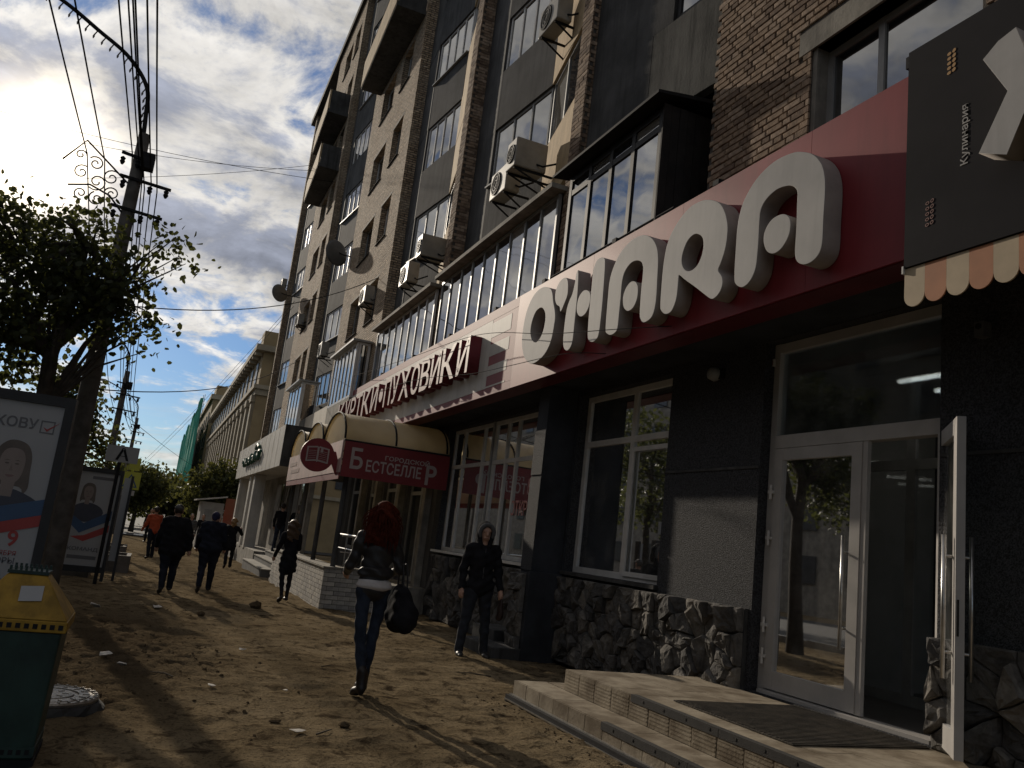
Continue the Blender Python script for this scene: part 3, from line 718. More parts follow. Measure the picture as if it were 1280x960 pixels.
# stone plinth of split rubble
m_stone2 = pm('plinth_stone_pale', (0.155, 0.142, 0.125), 0.9, 0.5, 6.0, 0.8, 18, spec=0.25, bdist=0.03); m_stone3 = pm('plinth_stone_dark', (0.075, 0.072, 0.07), 0.9, 0.5, 6.0, 0.8, 18, spec=0.25, bdist=0.03)
def voronoi_cells(n, w, h, seed, relax=1):
    r = np.random.default_rng(seed); nx = max(1, int(round(math.sqrt(n * w / h)))); ny = max(1, int(round(n / nx)))
    pts = np.array([((i + 0.5 + (j % 2) * 0.35 + r.uniform(-.62, .62)) * w / nx, (j + 0.5 + r.uniform(-.55, .55)) * h / ny) for i in range(nx) for j in range(ny) if r.uniform() > 0.12])
    cells = []
    for i, p in enumerate(pts):
        poly = [Vector((0, 0)), Vector((w, 0)), Vector((w, h)), Vector((0, h))]
        for j, q in enumerate(pts):
            if i == j or abs(p - q).sum() > 1.6: continue
            mid = Vector(((p + q) / 2)); nn = Vector((q - p)); out = []
            for a, c in zip(poly, poly[1:] + poly[:1]):
                da = (a - mid).dot(nn); dc = (c - mid).dot(nn)
                if da <= 0: out.append(a)
                if da * dc < 0: out.append(a + (c - a) * (da / (da - dc)))
            poly = out
            if len(poly) < 3: break
        if len(poly) >= 3: cells.append(poly)
    return cells
def rubble(parent, n, w, h, seed, place, depth=0.09):
    """place(u, v, out) -> world point"""
    r = random.Random(seed)
    for poly in voronoi_cells(n, w, h, seed):
        c = sum(poly, Vector((0, 0))) / len(poly)
        pts = []
        for a, b2 in zip(poly, poly[1:] + poly[:1]):
            L = (b2 - a).length; k = max(1, min(3, int(L / 0.09)))
            pts += [a + (b2 - a) * (i / k) for i in range(k)]
        rad = min((p - c).length for p in pts)
        if rad < 0.03: continue
        g = MB(); rings = []; top = depth * r.uniform(0.35, 1.35)
        tilt = (r.uniform(-1.4, 1.4), r.uniform(-1.0, 1.3))
        for sc, hh, j in ((1 - 0.003 / rad, 0.0, 0), (0.97, 0.62, 0.007), (0.84, 0.92, 0.013), (0.45, 1.0, 0.016)):
            ring = []
            for p in pts:
                q = c + (p - c) * sc; q = q + Vector((r.uniform(-j, j), r.uniform(-j, j))) * 0.8
                o = top * hh + (0 if hh == 0 else r.uniform(-j, j) + (q - c).x * tilt[0] * 0.25 + (q - c).y * tilt[1] * 0.25)
                ring.append(place(q.x, q.y, max(o, 0.0 if hh == 0 else 0.012)))
            rings.append(ring)
        n_ = len(pts); vs = sum(rings, []) + [place(c.x, c.y, top * 1.03 + r.uniform(-0.015, 0.01))]
        fs = [(k * n_ + i, k * n_ + (i + 1) % n_, (k + 1) * n_ + (i + 1) % n_, (k + 1) * n_ + i) for k in range(3) for i in range(n_)]
        fs += [(3 * n_ + i, 3 * n_ + (i + 1) % n_, 4 * n_) for i in range(n_)]
        g.add(vs, fs); g.build('stone', r.choice((m_stone, m_stone, m_stone2, m_stone3)), parent)
XP = XW - 0.05
def plinth(y0, y1, z0, z1, n, seed, X=XP, side=None):
    p = MB().box(X, XW - 0.003, y0, y1, z0, z1 - 0.004).build('stone_plinth', m_grout, bld)
    rubble(p, n, y1 - y0, z1 - z0, seed, lambda u, v, o: (X - 0.004 - o, y1 - u, z0 + v))
    return p
plinth(6.96, 11.12, 0.0, 1.17, 105, 3)
plinth(2.0, 4.73, 0.38, 1.20, 48, 5)
plinth(11.90, 17.1, -0.1, 1.17, 60, 8)
pp = MB().box(X0 - 0.06, X0 - 0.002, 11.15, 11.56, -0.2, 1.16).build('stone_plinth', m_grout, bld)
rubble(pp, 9, 0.41, 1.3, 11, lambda u, v, o: (X0 - 0.064 - o, 11.56 - u, -0.15 + v), 0.07)
mb = MB().box(X0 - 0.06, XW - 0.06, 11.06, 11.155, -0.25, 1.19); mb.build('plinth_cap', m_render, bld)

# glazed entrance: fixed leaf, transom light and the leaf standing open
m_doorframe = pm('grey_white_aluminium', (0.42, 0.40, 0.38), 0.42, 0.12, 3, spec=0.5)
en = MB()
en.box(XG - 0.02, XG + 0.09, 6.83, 6.915, 0.392, 3.955); en.box(XG - 0.02, XG + 0.09, 4.755, 4.84, 0.392, 3.955)
en.box(XG - 0.017, XG + 0.087, 4.84, 6.83, 3.855, 3.952); en.box(XG - 0.03, XG + 0.09, 4.84, 6.83, 2.82, 2.955); en.box(XG - 0.1, XG + 0.09, 4.84, 6.83, 0.385, 0.42)
door = en.build('entrance', m_doorframe, bld)
MB().box(XG + 0.03, XG + 0.042, 4.83, 6.84, 2.95, 3.86).build('transom_pane', m_shopglass, door)
MB().box(XG - 0.045, XG - 0.02, 6.90, 6.99, 3.72, 3.80).build('alarm_box', m_pvc, door)
MB().box(XG - 0.05, XG - 0.045, 6.915, 6.955, 3.735, 3.775).build('alarm_lens', m_redside, door)
def leaf(A, B, label=None):
    sg = Seg(A, B); L = sg.L; z0, z1 = 0.435, 2.815; g = MB()
    for a, c in ((0, 0.12), (L - 0.12, L)): sg.box(g, a, c, -0.03, 0.03, z0, z1)
    sg.box(g, 0.12, L - 0.12, -0.027, 0.027, z0, z0 + 0.17); sg.box(g, 0.12, L - 0.12, -0.027, 0.027, z1 - 0.12, z1)
    return sg, g.build('door_leaf', m_doorframe, door)
def pull(sg, t, side, z0, z1, parent=None):
    """long steel pull bar on two stand-offs"""
    g = MB(); d = -0.09 * side
    g.tube([sg.p(t, d, z0), sg.p(t, d, z1)], 0.016, 10)
    for z in (z0 + 0.18, z1 - 0.15): g.tube([sg.p(t + 0.035, 0, z), sg.p(t, d, z)], 0.011, 8)
    g.build('pull_handle', m_steel, door, smooth=True)
sg, lf = leaf((XG, 5.66), (XG, 6.825))
g = MB(); sg.box(g, 0.11, sg.L - 0.11, 0.0, 0.012, 0.6, 2.70); g.build('pane', m_shopglass, door)
pull(sg, 0.13, 1, 0.95, 1.95)
for z in (0.72, 1.02, 1.88, 2.35):
    g = MB(); g.box(XG - 0.06, XG - 0.021, 6.80, 6.87, z, z + 0.03); g.tube([(XG - 0.05, 6.835, z - 0.06), (XG - 0.05, 6.835, z + 0.09)], 0.014, 8); g.build('hinge', m_pvc, door)
MB().box(XG - 0.022, XG + 0.02, 5.60, 5.657, 0.43, 2.82).build('meeting_stile', m_doorframe, door)
sg, lf = leaf((XG - 0.57, 4.21), (XG - 0.02, 4.83))
g = MB(); sg.box(g, 0.11, sg.L - 0.11, -0.006, 0.006, 0.6, 2.70); g.build('pane', m_shopglass, door)
pull(sg, 0.10, 1, 0.95, 1.95); pull(sg, 0.10, -1, 0.95, 1.95)
g = MB(); q = sg.p(-0.003, 0.012, 1.2); g.bar(sg.p(-0.002, -0.012, 1.25), sg.p(-0.002, -0.012, 1.5), 0.02, 0.006); g.build('lock_plate', m_black, door)

# ------------------------------------------------------------------ entrance steps
m_tile = pm('step_tile', (0.37, 0.315, 0.235), 0.8, 0.3, 3.2, 0.35, 40, col2=(0.15, 0.115, 0.075), spec=0.2)
m_tileg = pm('step_bed', (0.10, 0.085, 0.065), 0.95, 0.3, 8)
m_rubber = pm('black_rubber', (0.028, 0.026, 0.024), 0.8, 0.3, 14, 0.3, 120)
m_mud = pm('muddy_rubber', (0.055, 0.045, 0.033), 0.9, 0.5, 6, 0.7, 60)
st = thing('entrance_steps', 'tiled steps and landing below the glazed shop doors', 'steps', (4.6, 5.5, 0))
YS = 1.2
lo = MB().box(3.684, 5.66, YS, 7.976, -0.06, 0.180).build('lower_step', m_tileg, st)
up = MB().box(4.044, 5.66, YS, 7.576, 0.1805, 0.376).build('landing', m_tileg, st)
def tile(parent, x0, x1, y0, y1, z0, z1, ribs=False):
    j = random.uniform(-0.0015, 0.0015)
    g = MB().box(x0 + j, x1 + j, y0 + 0.004, y1 - 0.004, z0, z1)
    if ribs:
        for k in range(5): g.box(x0 + j - 0.0025, x0 + j, y0 + 0.012, y1 - 0.012, z0 + 0.03 + k * 0.03, z0 + 0.042 + k * 0.03)
    return g.build('tile', m_tile, parent)
y = 7.987
while y > YS + 0.4:
    tile(lo, 3.671, 3.684, y - 0.30, y, 0.02, 0.187); y -= 0.302
y = 7.587
while y > YS + 0.4:
    tile(up, 4.031, 4.044, y - 0.30, y, 0.191, 0.384, True); y -= 0.302
for i in range(6):
    MB().box(3.70 + i * 0.33, 4.025 + i * 0.33, 7.976, 7.988, 0.02, 0.186).build('tile', m_tile, lo)
    if i < 5: MB().box(4.05 + i * 0.33, 4.375 + i * 0.33, 7.576, 7.588, 0.191, 0.383).build('tile', m_tile, up)
y = 7.974
while y > YS + 0.4:
    MB().box(3.69, 4.026, y - 0.298, y, 0.1805, 0.189 + random.uniform(-.001, .001)).build('tile', m_tile, lo); y -= 0.302
    
for i in range(5): MB().box(4.05 + i * 0.33, 4.375 + i * 0.33, 7.592, 7.972, 0.1805, 0.189 + random.uniform(-.001, .001)).build('tile', m_tile, lo)
y = 7.572
while y > YS + 0.4:
    for i in range(5): MB().box(4.05 + i * 0.322, 4.368 + i * 0.322, y - 0.298, y, 0.3765, 0.386 + random.uniform(-.001, .001)).build('tile', m_tile, up)
    y -= 0.302
for (x, z, ye, p) in ((3.671, 0.19, 6.2, lo), (4.031, 0.387, 6.35, up)):
    for q in range(3):
        g = MB(); a, c = ye - q * 1.2, ye - (q + 1) * 1.2 + 0.006
        g.box(x - 0.006, x + 0.055, c, a, z + 0.0005, z + 0.006); g.box(x - 0.006, x - 0.002, c, a, z - 0.055, z + 0.0005)
        for k in range(4): g.box(x - 0.009, x - 0.006, a - 0.2 - k * 0.3, a - 0.18 - k * 0.3, z - 0.03, z - 0.01)
        g.build('nosing_strip', m_rubber, p)
g = MB().box(3.60, 3.668, YS, 8.01, -0.05, 0.05); g.build('metal_channel', m_black, st)
g = MB().box(3.645, 3.668, YS, 8.01, 0.051, 0.060); g.build('channel_lip', m_steel, st)
g = MB().box(3.590, 3.599, YS, 8.01, 0.0, 0.012); g.build('channel_lip', m_steel, st)
mt = thing('rubber_doormat', 'dirty ribbed rubber mat across the landing before the doors', 'mat', (4.9, 5.6, 0.39))
g = MB().box(4.32, 5.63, 4.72, 6.15, 0.390, 0.399)
for k in range(34): g.box(4.33, 5.62, 4.74 + k * 0.0415, 4.755 + k * 0.0415, 0.3992, 0.404)
g.build('mat', m_mud, mt)

# ------------------------------------------------------------------ main red sign
XS = 4.85
ms = thing('shop_sign', 'long red fascia sign with fat grey letters OYHARA above the doors', 'sign', (XS, 8, 3.97))
cuts = [4.30, 5.41, 7.4, 9.46, 11.95]
for a, c in zip(cuts[:-1], cuts[1:]):
    MB().box(XS, XS + 0.02, a + 0.002, c - 0.002, 3.965, 5.50).build('panel', m_red, ms)
MB().box(XS + 0.021, X0 - 0.02, 4.30, 11.95, 3.955, 5.47).build('casing', m_redside, ms)
LET = {
 'O': [[(10.58,5.261),(10.362,5.186),(10.266,5.092),(10.208,4.959),(10.104,4.768),(10.085,4.618),(10.141,4.359),(10.316,4.197),(10.61,4.128),(10.803,4.159),(11.031,4.299),(11.168,4.53),(11.183,4.764),(11.126,5.005),(10.979,5.182),(10.787,5.261)],
       [(10.595,4.958),(10.463,4.878),(10.404,4.765),(10.418,4.609),(10.498,4.485),(10.643,4.433),(10.8,4.503),(10.894,4.643),(10.88,4.805),(10.773,4.937)]],
 'Y': [[(9.842,5.204),(9.78,5.107),(9.765,4.95),(9.839,4.834),(9.921,4.747),(9.967,4.825),(10.078,4.889),(10.142,4.982),(10.149,5.103),(10.066,5.2),(9.949,5.229)]],
 'H': [[(9.503,5.215),(9.462,4.932),(9.458,4.524),(9.463,4.232),(9.546,4.138),(9.646,4.152),(9.723,4.235),(9.749,4.435),(9.732,4.714),(9.68,4.835),(9.603,4.93),(9.56,5.089),(9.553,5.182)]],
 'Hdot': [[(9.138,4.843),(9.076,4.765),(9.086,4.642),(9.169,4.552),(9.294,4.54),(9.402,4.613),(9.432,4.721),(9.392,4.832),(9.273,4.886)]],
 'Hleg': [[(8.897,5.231),(8.794,5.192),(8.766,5.113),(8.749,4.896),(8.736,4.509),(8.752,4.202),(8.822,4.13),(8.924,4.128),(9.027,4.203),(9.056,4.439),(9.061,4.725),(9.065,4.924),(9.065,5.106),(8.998,5.214)]],
 'A': [[(7.863,5.212),(7.69,5.116),(7.578,4.982),(7.525,4.824),(7.509,4.608),(7.497,4.326),(7.548,4.165),(7.695,4.126),(7.781,4.18),(7.812,4.275),(7.823,4.546),(7.818,4.762),(7.858,4.873),(7.965,4.935),(8.116,4.946),(8.241,4.877),(8.29,4.757),(8.288,4.55),(8.291,4.363),(8.297,4.179),(8.351,4.132),(8.444,4.125),(8.53,4.159),(8.581,4.228),(8.598,4.585),(8.593,4.855),(8.514,5.029),(8.392,5.15),(8.229,5.217),(8.064,5.242)]],
 'Adot': [[(7.971,4.666),(7.909,4.586),(7.905,4.458),(7.971,4.365),(8.083,4.345),(8.186,4.414),(8.224,4.534),(8.183,4.636),(8.081,4.694)]],
 'R': [[(7.28,4.132),(7.359,4.183),(7.392,4.25),(7.401,4.475),(7.396,4.752),(7.34,4.98),(7.191,5.142),(6.983,5.244),(6.772,5.246),(6.614,5.2),(6.457,5.108),(6.36,4.978),(6.305,4.833),(6.297,4.705),(6.318,4.571),(6.365,4.46),(6.404,4.385),(6.336,4.298),(6.321,4.217),(6.355,4.149),(6.422,4.111),(6.481,4.113),(6.573,4.171),(6.764,4.306),(6.963,4.439),(7.076,4.518),(7.088,4.463),(7.093,4.297),(7.122,4.205),(7.182,4.135)],
       [(6.809,4.899),(6.711,4.835),(6.675,4.742),(6.688,4.632),(6.753,4.537),(6.865,4.503),(6.976,4.541),(7.047,4.636),(7.05,4.738),(6.988,4.855),(6.901,4.903)]],
 'A2': [[(6.021,4.117),(6.098,4.162),(6.134,4.238),(6.142,4.491),(6.134,4.795),(6.066,4.995),(5.9,5.155),(5.676,5.234),(5.436,5.225),(5.287,5.173),(5.161,5.094),(5.067,4.978),(5.022,4.86),(5.005,4.718),(5.01,4.481),(5.012,4.246),(5.048,4.155),(5.13,4.112),(5.218,4.118),(5.291,4.165),(5.323,4.25),(5.321,4.464),(5.328,4.714),(5.335,4.826),(5.392,4.895),(5.478,4.931),(5.609,4.944),(5.74,4.902),(5.813,4.821),(5.825,4.693),(5.823,4.479),(5.835,4.272),(5.884,4.172),(5.95,4.124)]],
 'A2dot': [[(5.523,4.669),(5.435,4.618),(5.404,4.537),(5.422,4.434),(5.5,4.349),(5.594,4.327),(5.686,4.373),(5.738,4.469),(5.736,4.574),(5.653,4.66)]],
}
def two_tone(me, nx=-1):
    """faces square to the street in slot 0, returns in slot 1"""
    me.materials.append(m_letterside) if len(me.materials) < 2 else None
    for p in me.polygons: p.material_index = 0 if p.normal.x * nx > 0.9 else 1
for k, loops in LET.items():
    lp = [smooth_loop([(-y, z) for y, z in l]) for l in loops]
    me = shape_mesh(lp, 0.185, [m_letter, m_letterside], Matrix.Translation((4.745, 0, 0)) @ TO_FACADE, 'letter', bev=0.004); two_tone(me)
    link('letter' if 'dot' not in k else 'letter_dot', me, ms)

# pale sign with maroon lettering further along
ps = thing('shop_sign', 'pale fascia sign with raised maroon letters ПУХОВИКИ', 'sign', (XS, 18, 3.97))
for a, c in ((13.05, 14.8), (14.8, 17.6), (17.6, 20.4), (20.4, 23.4), (23.4, 26.6)):
    MB().box(XS, XS + 0.02, a + 0.002, c - 0.002, 4.10, 5.33).build('panel', m_white, ps)
MB().box(XS + 0.001, XS + 0.021, 11.955, 26.6, 5.335, 5.50).build('top_band', m_mauve, ps)
MB().box(XS + 0.001, XS + 0.021, 11.955, 26.6, 3.965, 4.096).build('bottom_band', m_mauve, ps)
MB().box(XS + 0.002, XS + 0.018, 11.955, 13.048, 4.10, 5.33).build('end_panel', m_mauve, ps)
for z0, z1 in ((5.0, 5.27), (4.66, 4.88), (4.31, 4.49)):
    MB().box(XS - 0.001, XS + 0.001, 12.2, 13.045, z0, z1).build('stripe', m_white, ps)
MB().box(XS - 0.001, XS + 0.001, 12.2, 13.045, 4.102, 4.13).build('stripe', m_white, ps)
MB().box(XS + 0.022, X0 - 0.02, 11.955, 26.6, 3.955, 5.47).build('casing', m_redside, ps)
m_letpink = pm('pale_letter_face', (0.44, 0.28, 0.24), 0.5, 0.1, 3)
def word(txt, y_left, y_right, z0, z1, parent, depth=0.22):
    """each letter a part of the sign, raised on deep maroon returns"""
    wts = [1.35 if ch in 'ХКЖШ' else (0.62 if ch == '•' else 1.0) for ch in txt]; tot = sum(wts); y = y_left
    for ch, w in zip(txt, wts):
        adv = (y_left - y_right) * w / tot
        if ch == '•':
            c = [(-(y - adv / 2) + 0.17 * math.cos(a) , (z0 + z1) / 2 + 0.17 * math.sin(a)) for a in [2 * PI * i / 24 for i in range(24)]]
            me = shape_mesh([c], depth, [m_letpink, m_maroon], Matrix.Translation((XS - depth / 2, 0, 0)) @ TO_FACADE)
        else:
            dz = -0.2 if ch == 'У' and 0 else 0
            me = text_mesh(ch, adv * 0.86, (z1 - z0), depth, [m_letpink, m_maroon], Matrix.Translation((XS - 0.003, y, z0)) @ TO_FACADE, 'letter', bold=0.012)
        if len(me.materials) < 2: me.materials.append(m_maroon)
        for p in me.polygons: p.material_index = 0 if p.normal.x < -0.9 else 1
        link('letter', me, parent); y -= adv
word('ПУХОВИКИ', 19.35, 13.40, 4.42, 5.10, ps)
word('КУРТКИ•', 24.9, 19.45, 4.42, 5.10, ps)
bs = thing('shop_sign', 'plain beige fascia sign behind the barrel canopies', 'sign', (XS, 31, 3.97))
for a, c in ((26.62, 29.8), (29.8, 33.0), (33.0, 36.0)):
    MB().box(XS + 0.005, XS + 0.03, a + 0.003, c - 0.003, 3.965, 5.50).build('panel', m_beige, bs)
MB().box(XS + 0.032, X0 - 0.02, 26.62, 36.0, 3.955, 5.47).build('casing', m_conc, bs)

# short black arms over the signs
for i, (y, w) in enumerate(((6.9, 'above the last letters of the red sign'), (9.05, 'before the boarded balcony'), (11.2, 'beside the brick fin above the first red letter'), (13.2, 'above the striped end of the pale sign'), (15.7, 'above the last maroon letters'), (18.3, 'above the first letters of the maroon word'), (21.2, 'above the small maroon word by the canopy'))):
    a = thing('sign_lamp_arm', 'black lamp arm ' + w, 'lamp arm', (5.1, y, 5.5), group='lamp arms over the signs')
    MB().bar((5.25, y, 5.54), (4.98, y, 5.58), 0.035).build('arm', m_black, a); MB().box(4.90, 5.0, y - 0.05, y + 0.05, 5.55, 5.61).build('lamp_head', m_black, a)
    MB().bar((5.05, y + 0.02, 5.45), (5.05, y + 0.02, 5.58), 0.03).build('bracket', m_black, a)
r = thing('sign_rail', 'thin black rail running over the top of the red sign', 'rail', (5.0, 9.4, 5.5))
g = MB(); g.tube([(4.95, 7.75, 5.60), (4.95, 11.0, 5.60)], 0.018, 6); g.build('rail', m_black, r)
for y in (8.0, 8.6, 9.3, 10.0, 10.7): MB().bar((4.95, y, 5.40), (4.95, y, 5.60), 0.022).build('post', m_black, r)

# ------------------------------------------------------------------ dark bakery sign and its scalloped valance
m_chalk = pm('charcoal_print', (0.026, 0.025, 0.028), 0.85, 0.12, 2, spec=0.1); m_gold = pm('gold_print', (0.42, 0.24, 0.09), 0.6, 0.1, 3)
m_copper = pm('copper_print', (0.20, 0.09, 0.075), 0.6, 0.1, 3); m_cream = pm('cream_print', (0.50, 0.40, 0.27), 0.65, 0.15, 3); m_peach = pm('peach_print', (0.46, 0.20, 0.10), 0.65, 0.15, 3)
XD = 4.75
ds = thing('shop_sign', 'charcoal sign reading Кулинария on end beside a thick grey letter', 'sign', (XD, 2.5, 3.84))
MB().box(XD, XD + 0.08, -1.0, 4.274, 3.845, 5.62).build('panel', m_chalk, ds)
MB().box(XD + 0.081, X0 - 0.03, -1.0, 4.27, 3.86, 5.6).build('casing', m_black, ds)
MB().box(XD - 0.004, XD + 0.06, 4.275, 4.29, 3.80, 3.86).build('corner_clip', m_pvc, ds)
MB().box(XD + 0.01, XD + 0.08, 4.275, 4.31, 5.5, 5.6).build('corner_clip', m_black, ds)
xs = [(-3.288, 5.205), (-3.411, 5.174), (-3.521, 5.097), (-3.344, 4.774), (-3.548, 4.417), (-3.353, 4.326), (-3.22, 4.60), (-3.09, 4.326), (-2.88, 4.40), (-3.07, 4.77), (-2.90, 5.09), (-3.02, 5.17), (-3.14, 5.205), (-3.22, 4.98)]
me = shape_mesh([xs], 0.15, [m_letter, m_letterside], Matrix.Translation((XD - 0.077, 0, 0)) @ TO_FACADE, 'letter', bev=0.002); two_tone(me); link('letter', me, ds)
R90 = Matrix.Rotation(PI / 2, 4, 'Z')
link('lettering', text_mesh('Кулинария', 0.46, 0.075, 0.003, m_letter, Matrix.Translation((XD - 0.001, 3.735, 4.475)) @ TO_FACADE @ R90, 'lettering', bold=0.008), ds)
def ear(cy, z0, z1, mat, outline=False):
    for k in range(5):
        z = z0 + (z1 - z0) * (k + 0.5) / 5
        for s in (-1, 1):
            c0 = [(0.017 * math.cos(a), 0.013 * math.sin(a)) for a in [2 * PI * i / 14 for i in range(14)]]
            rot = 0.9 * (1 if s > 0 else 0.2); loops = [[(x * math.cos(rot) - y * math.sin(rot), x * math.sin(rot) + y * math.cos(rot)) for x, y in c0]]
            if outline: loops.append([(x * 0.55, y * 0.55) for x, y in loops[0]])
            link('grain', shape_mesh(loops, 0.003, mat, Matrix.Translation((XD - 0.002, cy - s * 0.02, z + (0.008 if s > 0 else 0))) @ TO_FACADE), ds)
ear(3.89, 5.235, 5.43, m_gold); ear(4.056, 4.10, 4.31, m_copper, True)
va = thing('scalloped_valance', 'cream and peach striped scalloped valance below the charcoal sign', 'awning', (XD, 2.5, 3.5))
y = 4.277; i = 0
while y > -0.9:
    w = 0.177; rr = w / 2; zb = 3.535
    pts = [(-y, 3.838), (-y, zb + rr)] + [(-(y - rr) - rr * math.cos(a), zb + rr - rr * math.sin(a)) for a in [PI * k / 10 for k in range(1, 10)]] + [(-(y - w) - 0.001, zb + rr), (-(y - w) - 0.001, 3.838)]
    link('scallop', shape_mesh([pts], 0.012, m_peach if i % 2 else m_cream, Matrix.Translation((XD + 0.02, 0, 0)) @ TO_FACADE), va); y -= w; i += 1
sp = thing('wall_camera', 'small pale box with a dark lens under the striped valance', 'camera', (XW, 3.9, 3.6))
MB().box(XW - 0.09, XW, 4.30, 4.38, 3.52, 3.64).build('housing', pm('camera_grey', (0.10, 0.10, 0.10), 0.7), sp); g = MB(); g.lathe([(0.025, -0.10), (0.025, -0.091)], (XW, 4.34, 3.60), 12, axis='x'); g.build('lens', m_black, sp)

# lamp over the wall between window and doors
wl = thing('wall_lamp', 'old round wall lamp on the dark wall between window and doors', 'lamp', (XW, 7.6, 3.6))
g = MB(); g.lathe([(0.03, -0.14), (0.07, -0.12), (0.085, -0.05), (0.06, -0.001)], (XW, 7.72, 3.72), 14, axis='x'); g.build('bowl', m_pvcg, wl, smooth=True)
MB().box(XW - 0.05, XW - 0.001, 7.6, 7.66, 3.66, 3.78).build('bracket', m_black, wl)

# ------------------------------------------------------------------ air conditioners and dishes
m_ac = pm('ac_white', (0.27, 0.25, 0.215), 0.5, 0.2, 3)
def ac(x, y, z, label, w=0.8, h=0.55, d=0.30, side=False):
    """outdoor unit; the fan looks away from the wall"""
    a = thing('air_conditioner', label, 'air conditioner', (x, y, z), group='air conditioner units on the facade')
    bevel(MB().box(x, x + d, y - w / 2, y + w / 2, z, z + h).build('casing', m_ac, a), 0.02)
    g = MB(); g.lathe([(min(0.23, w * 0.42), -0.012), (min(0.23, w * 0.42), -0.001)], (x, y + (0.1 if w > .6 else 0), z + h / 2), 24, axis='x'); g.build('fan_opening', m_black, a)
    g = MB()
    for q in range(1, 4):
        ring = [(x - 0.016, y + (0.1 if w > .6 else 0) + min(0.07, w * .13) * q * math.cos(t), z + h / 2 + min(0.07, w * .13) * q * math.sin(t)) for t in [2 * PI * i / 18 for i in range(19)]]
        g.tube(ring, 0.006, 5, cap=False)
    g.build('fan_guard', m_ac, a)
    for s in (-1, 1):
        g = MB(); g.bar((x + 0.02, y + s * w * 0.36, z - 0.02), (x + d + 0.25, y + s * w * 0.36, z - 0.02), 0.035); g.bar((x + 0.06, y + s * w * 0.36, z - 0.03), (x + d + 0.22, y + s * w * 0.36, z - 0.30), 0.025); g.build('bracket', m_black, a)
    g = MB(); g.tube([(x + d * 0.7, y - w / 2, z + 0.12), (x + d * 0.8, y - w / 2 - 0.12, z + 0.05), (x + d + 0.2, y - w / 2 - 0.16, z + 0.2)], 0.018, 6); g.build('pipe', m_black, a)
    return a
ac(4.74, 12.9, 8.10, 'nearer of two air conditioners hung under the ochre loggia beside the brick fin', w=0.42, d=0.62)
ac(4.93, 13.95, 8.02, 'further of two air conditioners in the loggia corner by the brick fin')
ac(4.74, 18.5, 8.05, 'air conditioner over the ledge in front of the second loggia window', w=0.42, d=0.62)
ac(4.90, 20.3, 7.85, 'air conditioner hung low on the dark second loggia')
ac(5.02, 12.6, 10.85, 'air conditioner highest on the loggia next to the brick fin')
ac(4.9, 25.4, 8.5, 'air conditioner under a lit brick wall window above the white balcony')
ac(4.95, 32.6, 8.0, 'small far air conditioner below a dark loggia window')
ac(4.85, 52.8 - 1.2, 15.6, 'air conditioner standing out against the sky at the far corner')
ac(4.9, 41.0, 11.0, 'far air conditioner on the second brick wall')
def dish(x, y, z, r, label):
    d = thing('satellite_dish', label, 'satellite dish', (x, y, z), group='satellite dishes on the facade')
    g = MB(); prof = [(r * q, -0.22 * r * q * q) for q in (0.02, 0.35, 0.6, 0.8, 1.0)]
    V = MB(); V.lathe(prof + [(r * 0.98, -0.22 * r + 0.0), (0.02, 0.03)], (0, 0, 0), 28, axis='y')
    R = Matrix.Translation((x, y, z)) @ Matrix.Rotation(math.radians(28), 4, 'Z') @ Matrix.Rotation(math.radians(180 - 5), 4, 'X')
    V.v = [tuple(R @ Vector(p)) for p in V.v]; V.build('reflector', pm('dish_grey', (0.10, 0.10, 0.10), 0.6, 0.2, 4), d, smooth=True)
    c = R @ Vector((0, -0.75 * r, 0)); e = R @ Vector((0, -0.2 * r, -r * 0.9))
    g = MB(); g.tube([e, c], 0.016, 6); g.build('arm', m_black, d); g = MB(); g.tube([c, c + (Vector((x, y, z)) - c).normalized() * 0.12], 0.04, 8); g.build('receiver', m_pvcg, d)
    g = MB(); g.tube([(x, y, z), (x + 0.2, y + 0.02, z - 0.05), (X0 + 0.3, y + 0.02, z - 0.05)], 0.025, 6); g.build('bracket', m_black, d)
dish(4.8, 30.95, 11.85, 0.52, 'large dark satellite dish throwing a round shadow on the lit brick wall')
dish(4.35, 45.6, 13.7, 0.5, 'far satellite dish standing out against the sky')

# ------------------------------------------------------------------ bookshop porch
m_wbrick = pm('white_brick', (0.46, 0.43, 0.38), 0.85, 0.3, 6, 0.4, 50); m_wbrick2 = pm('white_brick_grey', (0.36, 0.34, 0.31), 0.85, 0.3, 6, 0.4, 50)
po = thing('brick_porch', 'low white brick porch wall with tiled top by the bookshop', 'porch', (3.4, 20, -0.15))
PX0, PX1, PY0, PY1, PZ = 3.40, 4.55, 17.1, 24.6, 0.66
MB().box(PX0 + 0.012, PX0 + 0.36, PY0 + 0.012, PY1, -0.35, PZ).build('mortar_bed', m_mortar, po)
MB().box(PX0 + 0.36, PX1, PY0 + 0.012, PY0 + 0.36, -0.35, PZ).build('mortar_bed', m_mortar, po)
MB().box(PX0 + 0.37, 5.7, PY0 + 0.37, PY1, -0.35, PZ - 0.25).build('porch_floor', m_conc_light, po)
MB().box(PX0 - 0.03, PX0 + 0.39, PY0 - 0.03, PY1, PZ + 0.001, PZ + 0.035).build('coping', m_conc_light, po)
MB().box(PX0 + 0.392, PX1 + 0.02, PY0 - 0.03, PY0 + 0.38, PZ + 0.001, PZ + 0.034).build('coping', m_conc_light, po)
cache = {}; rest = MB(); count = 0
z = -0.30; r_ = 0
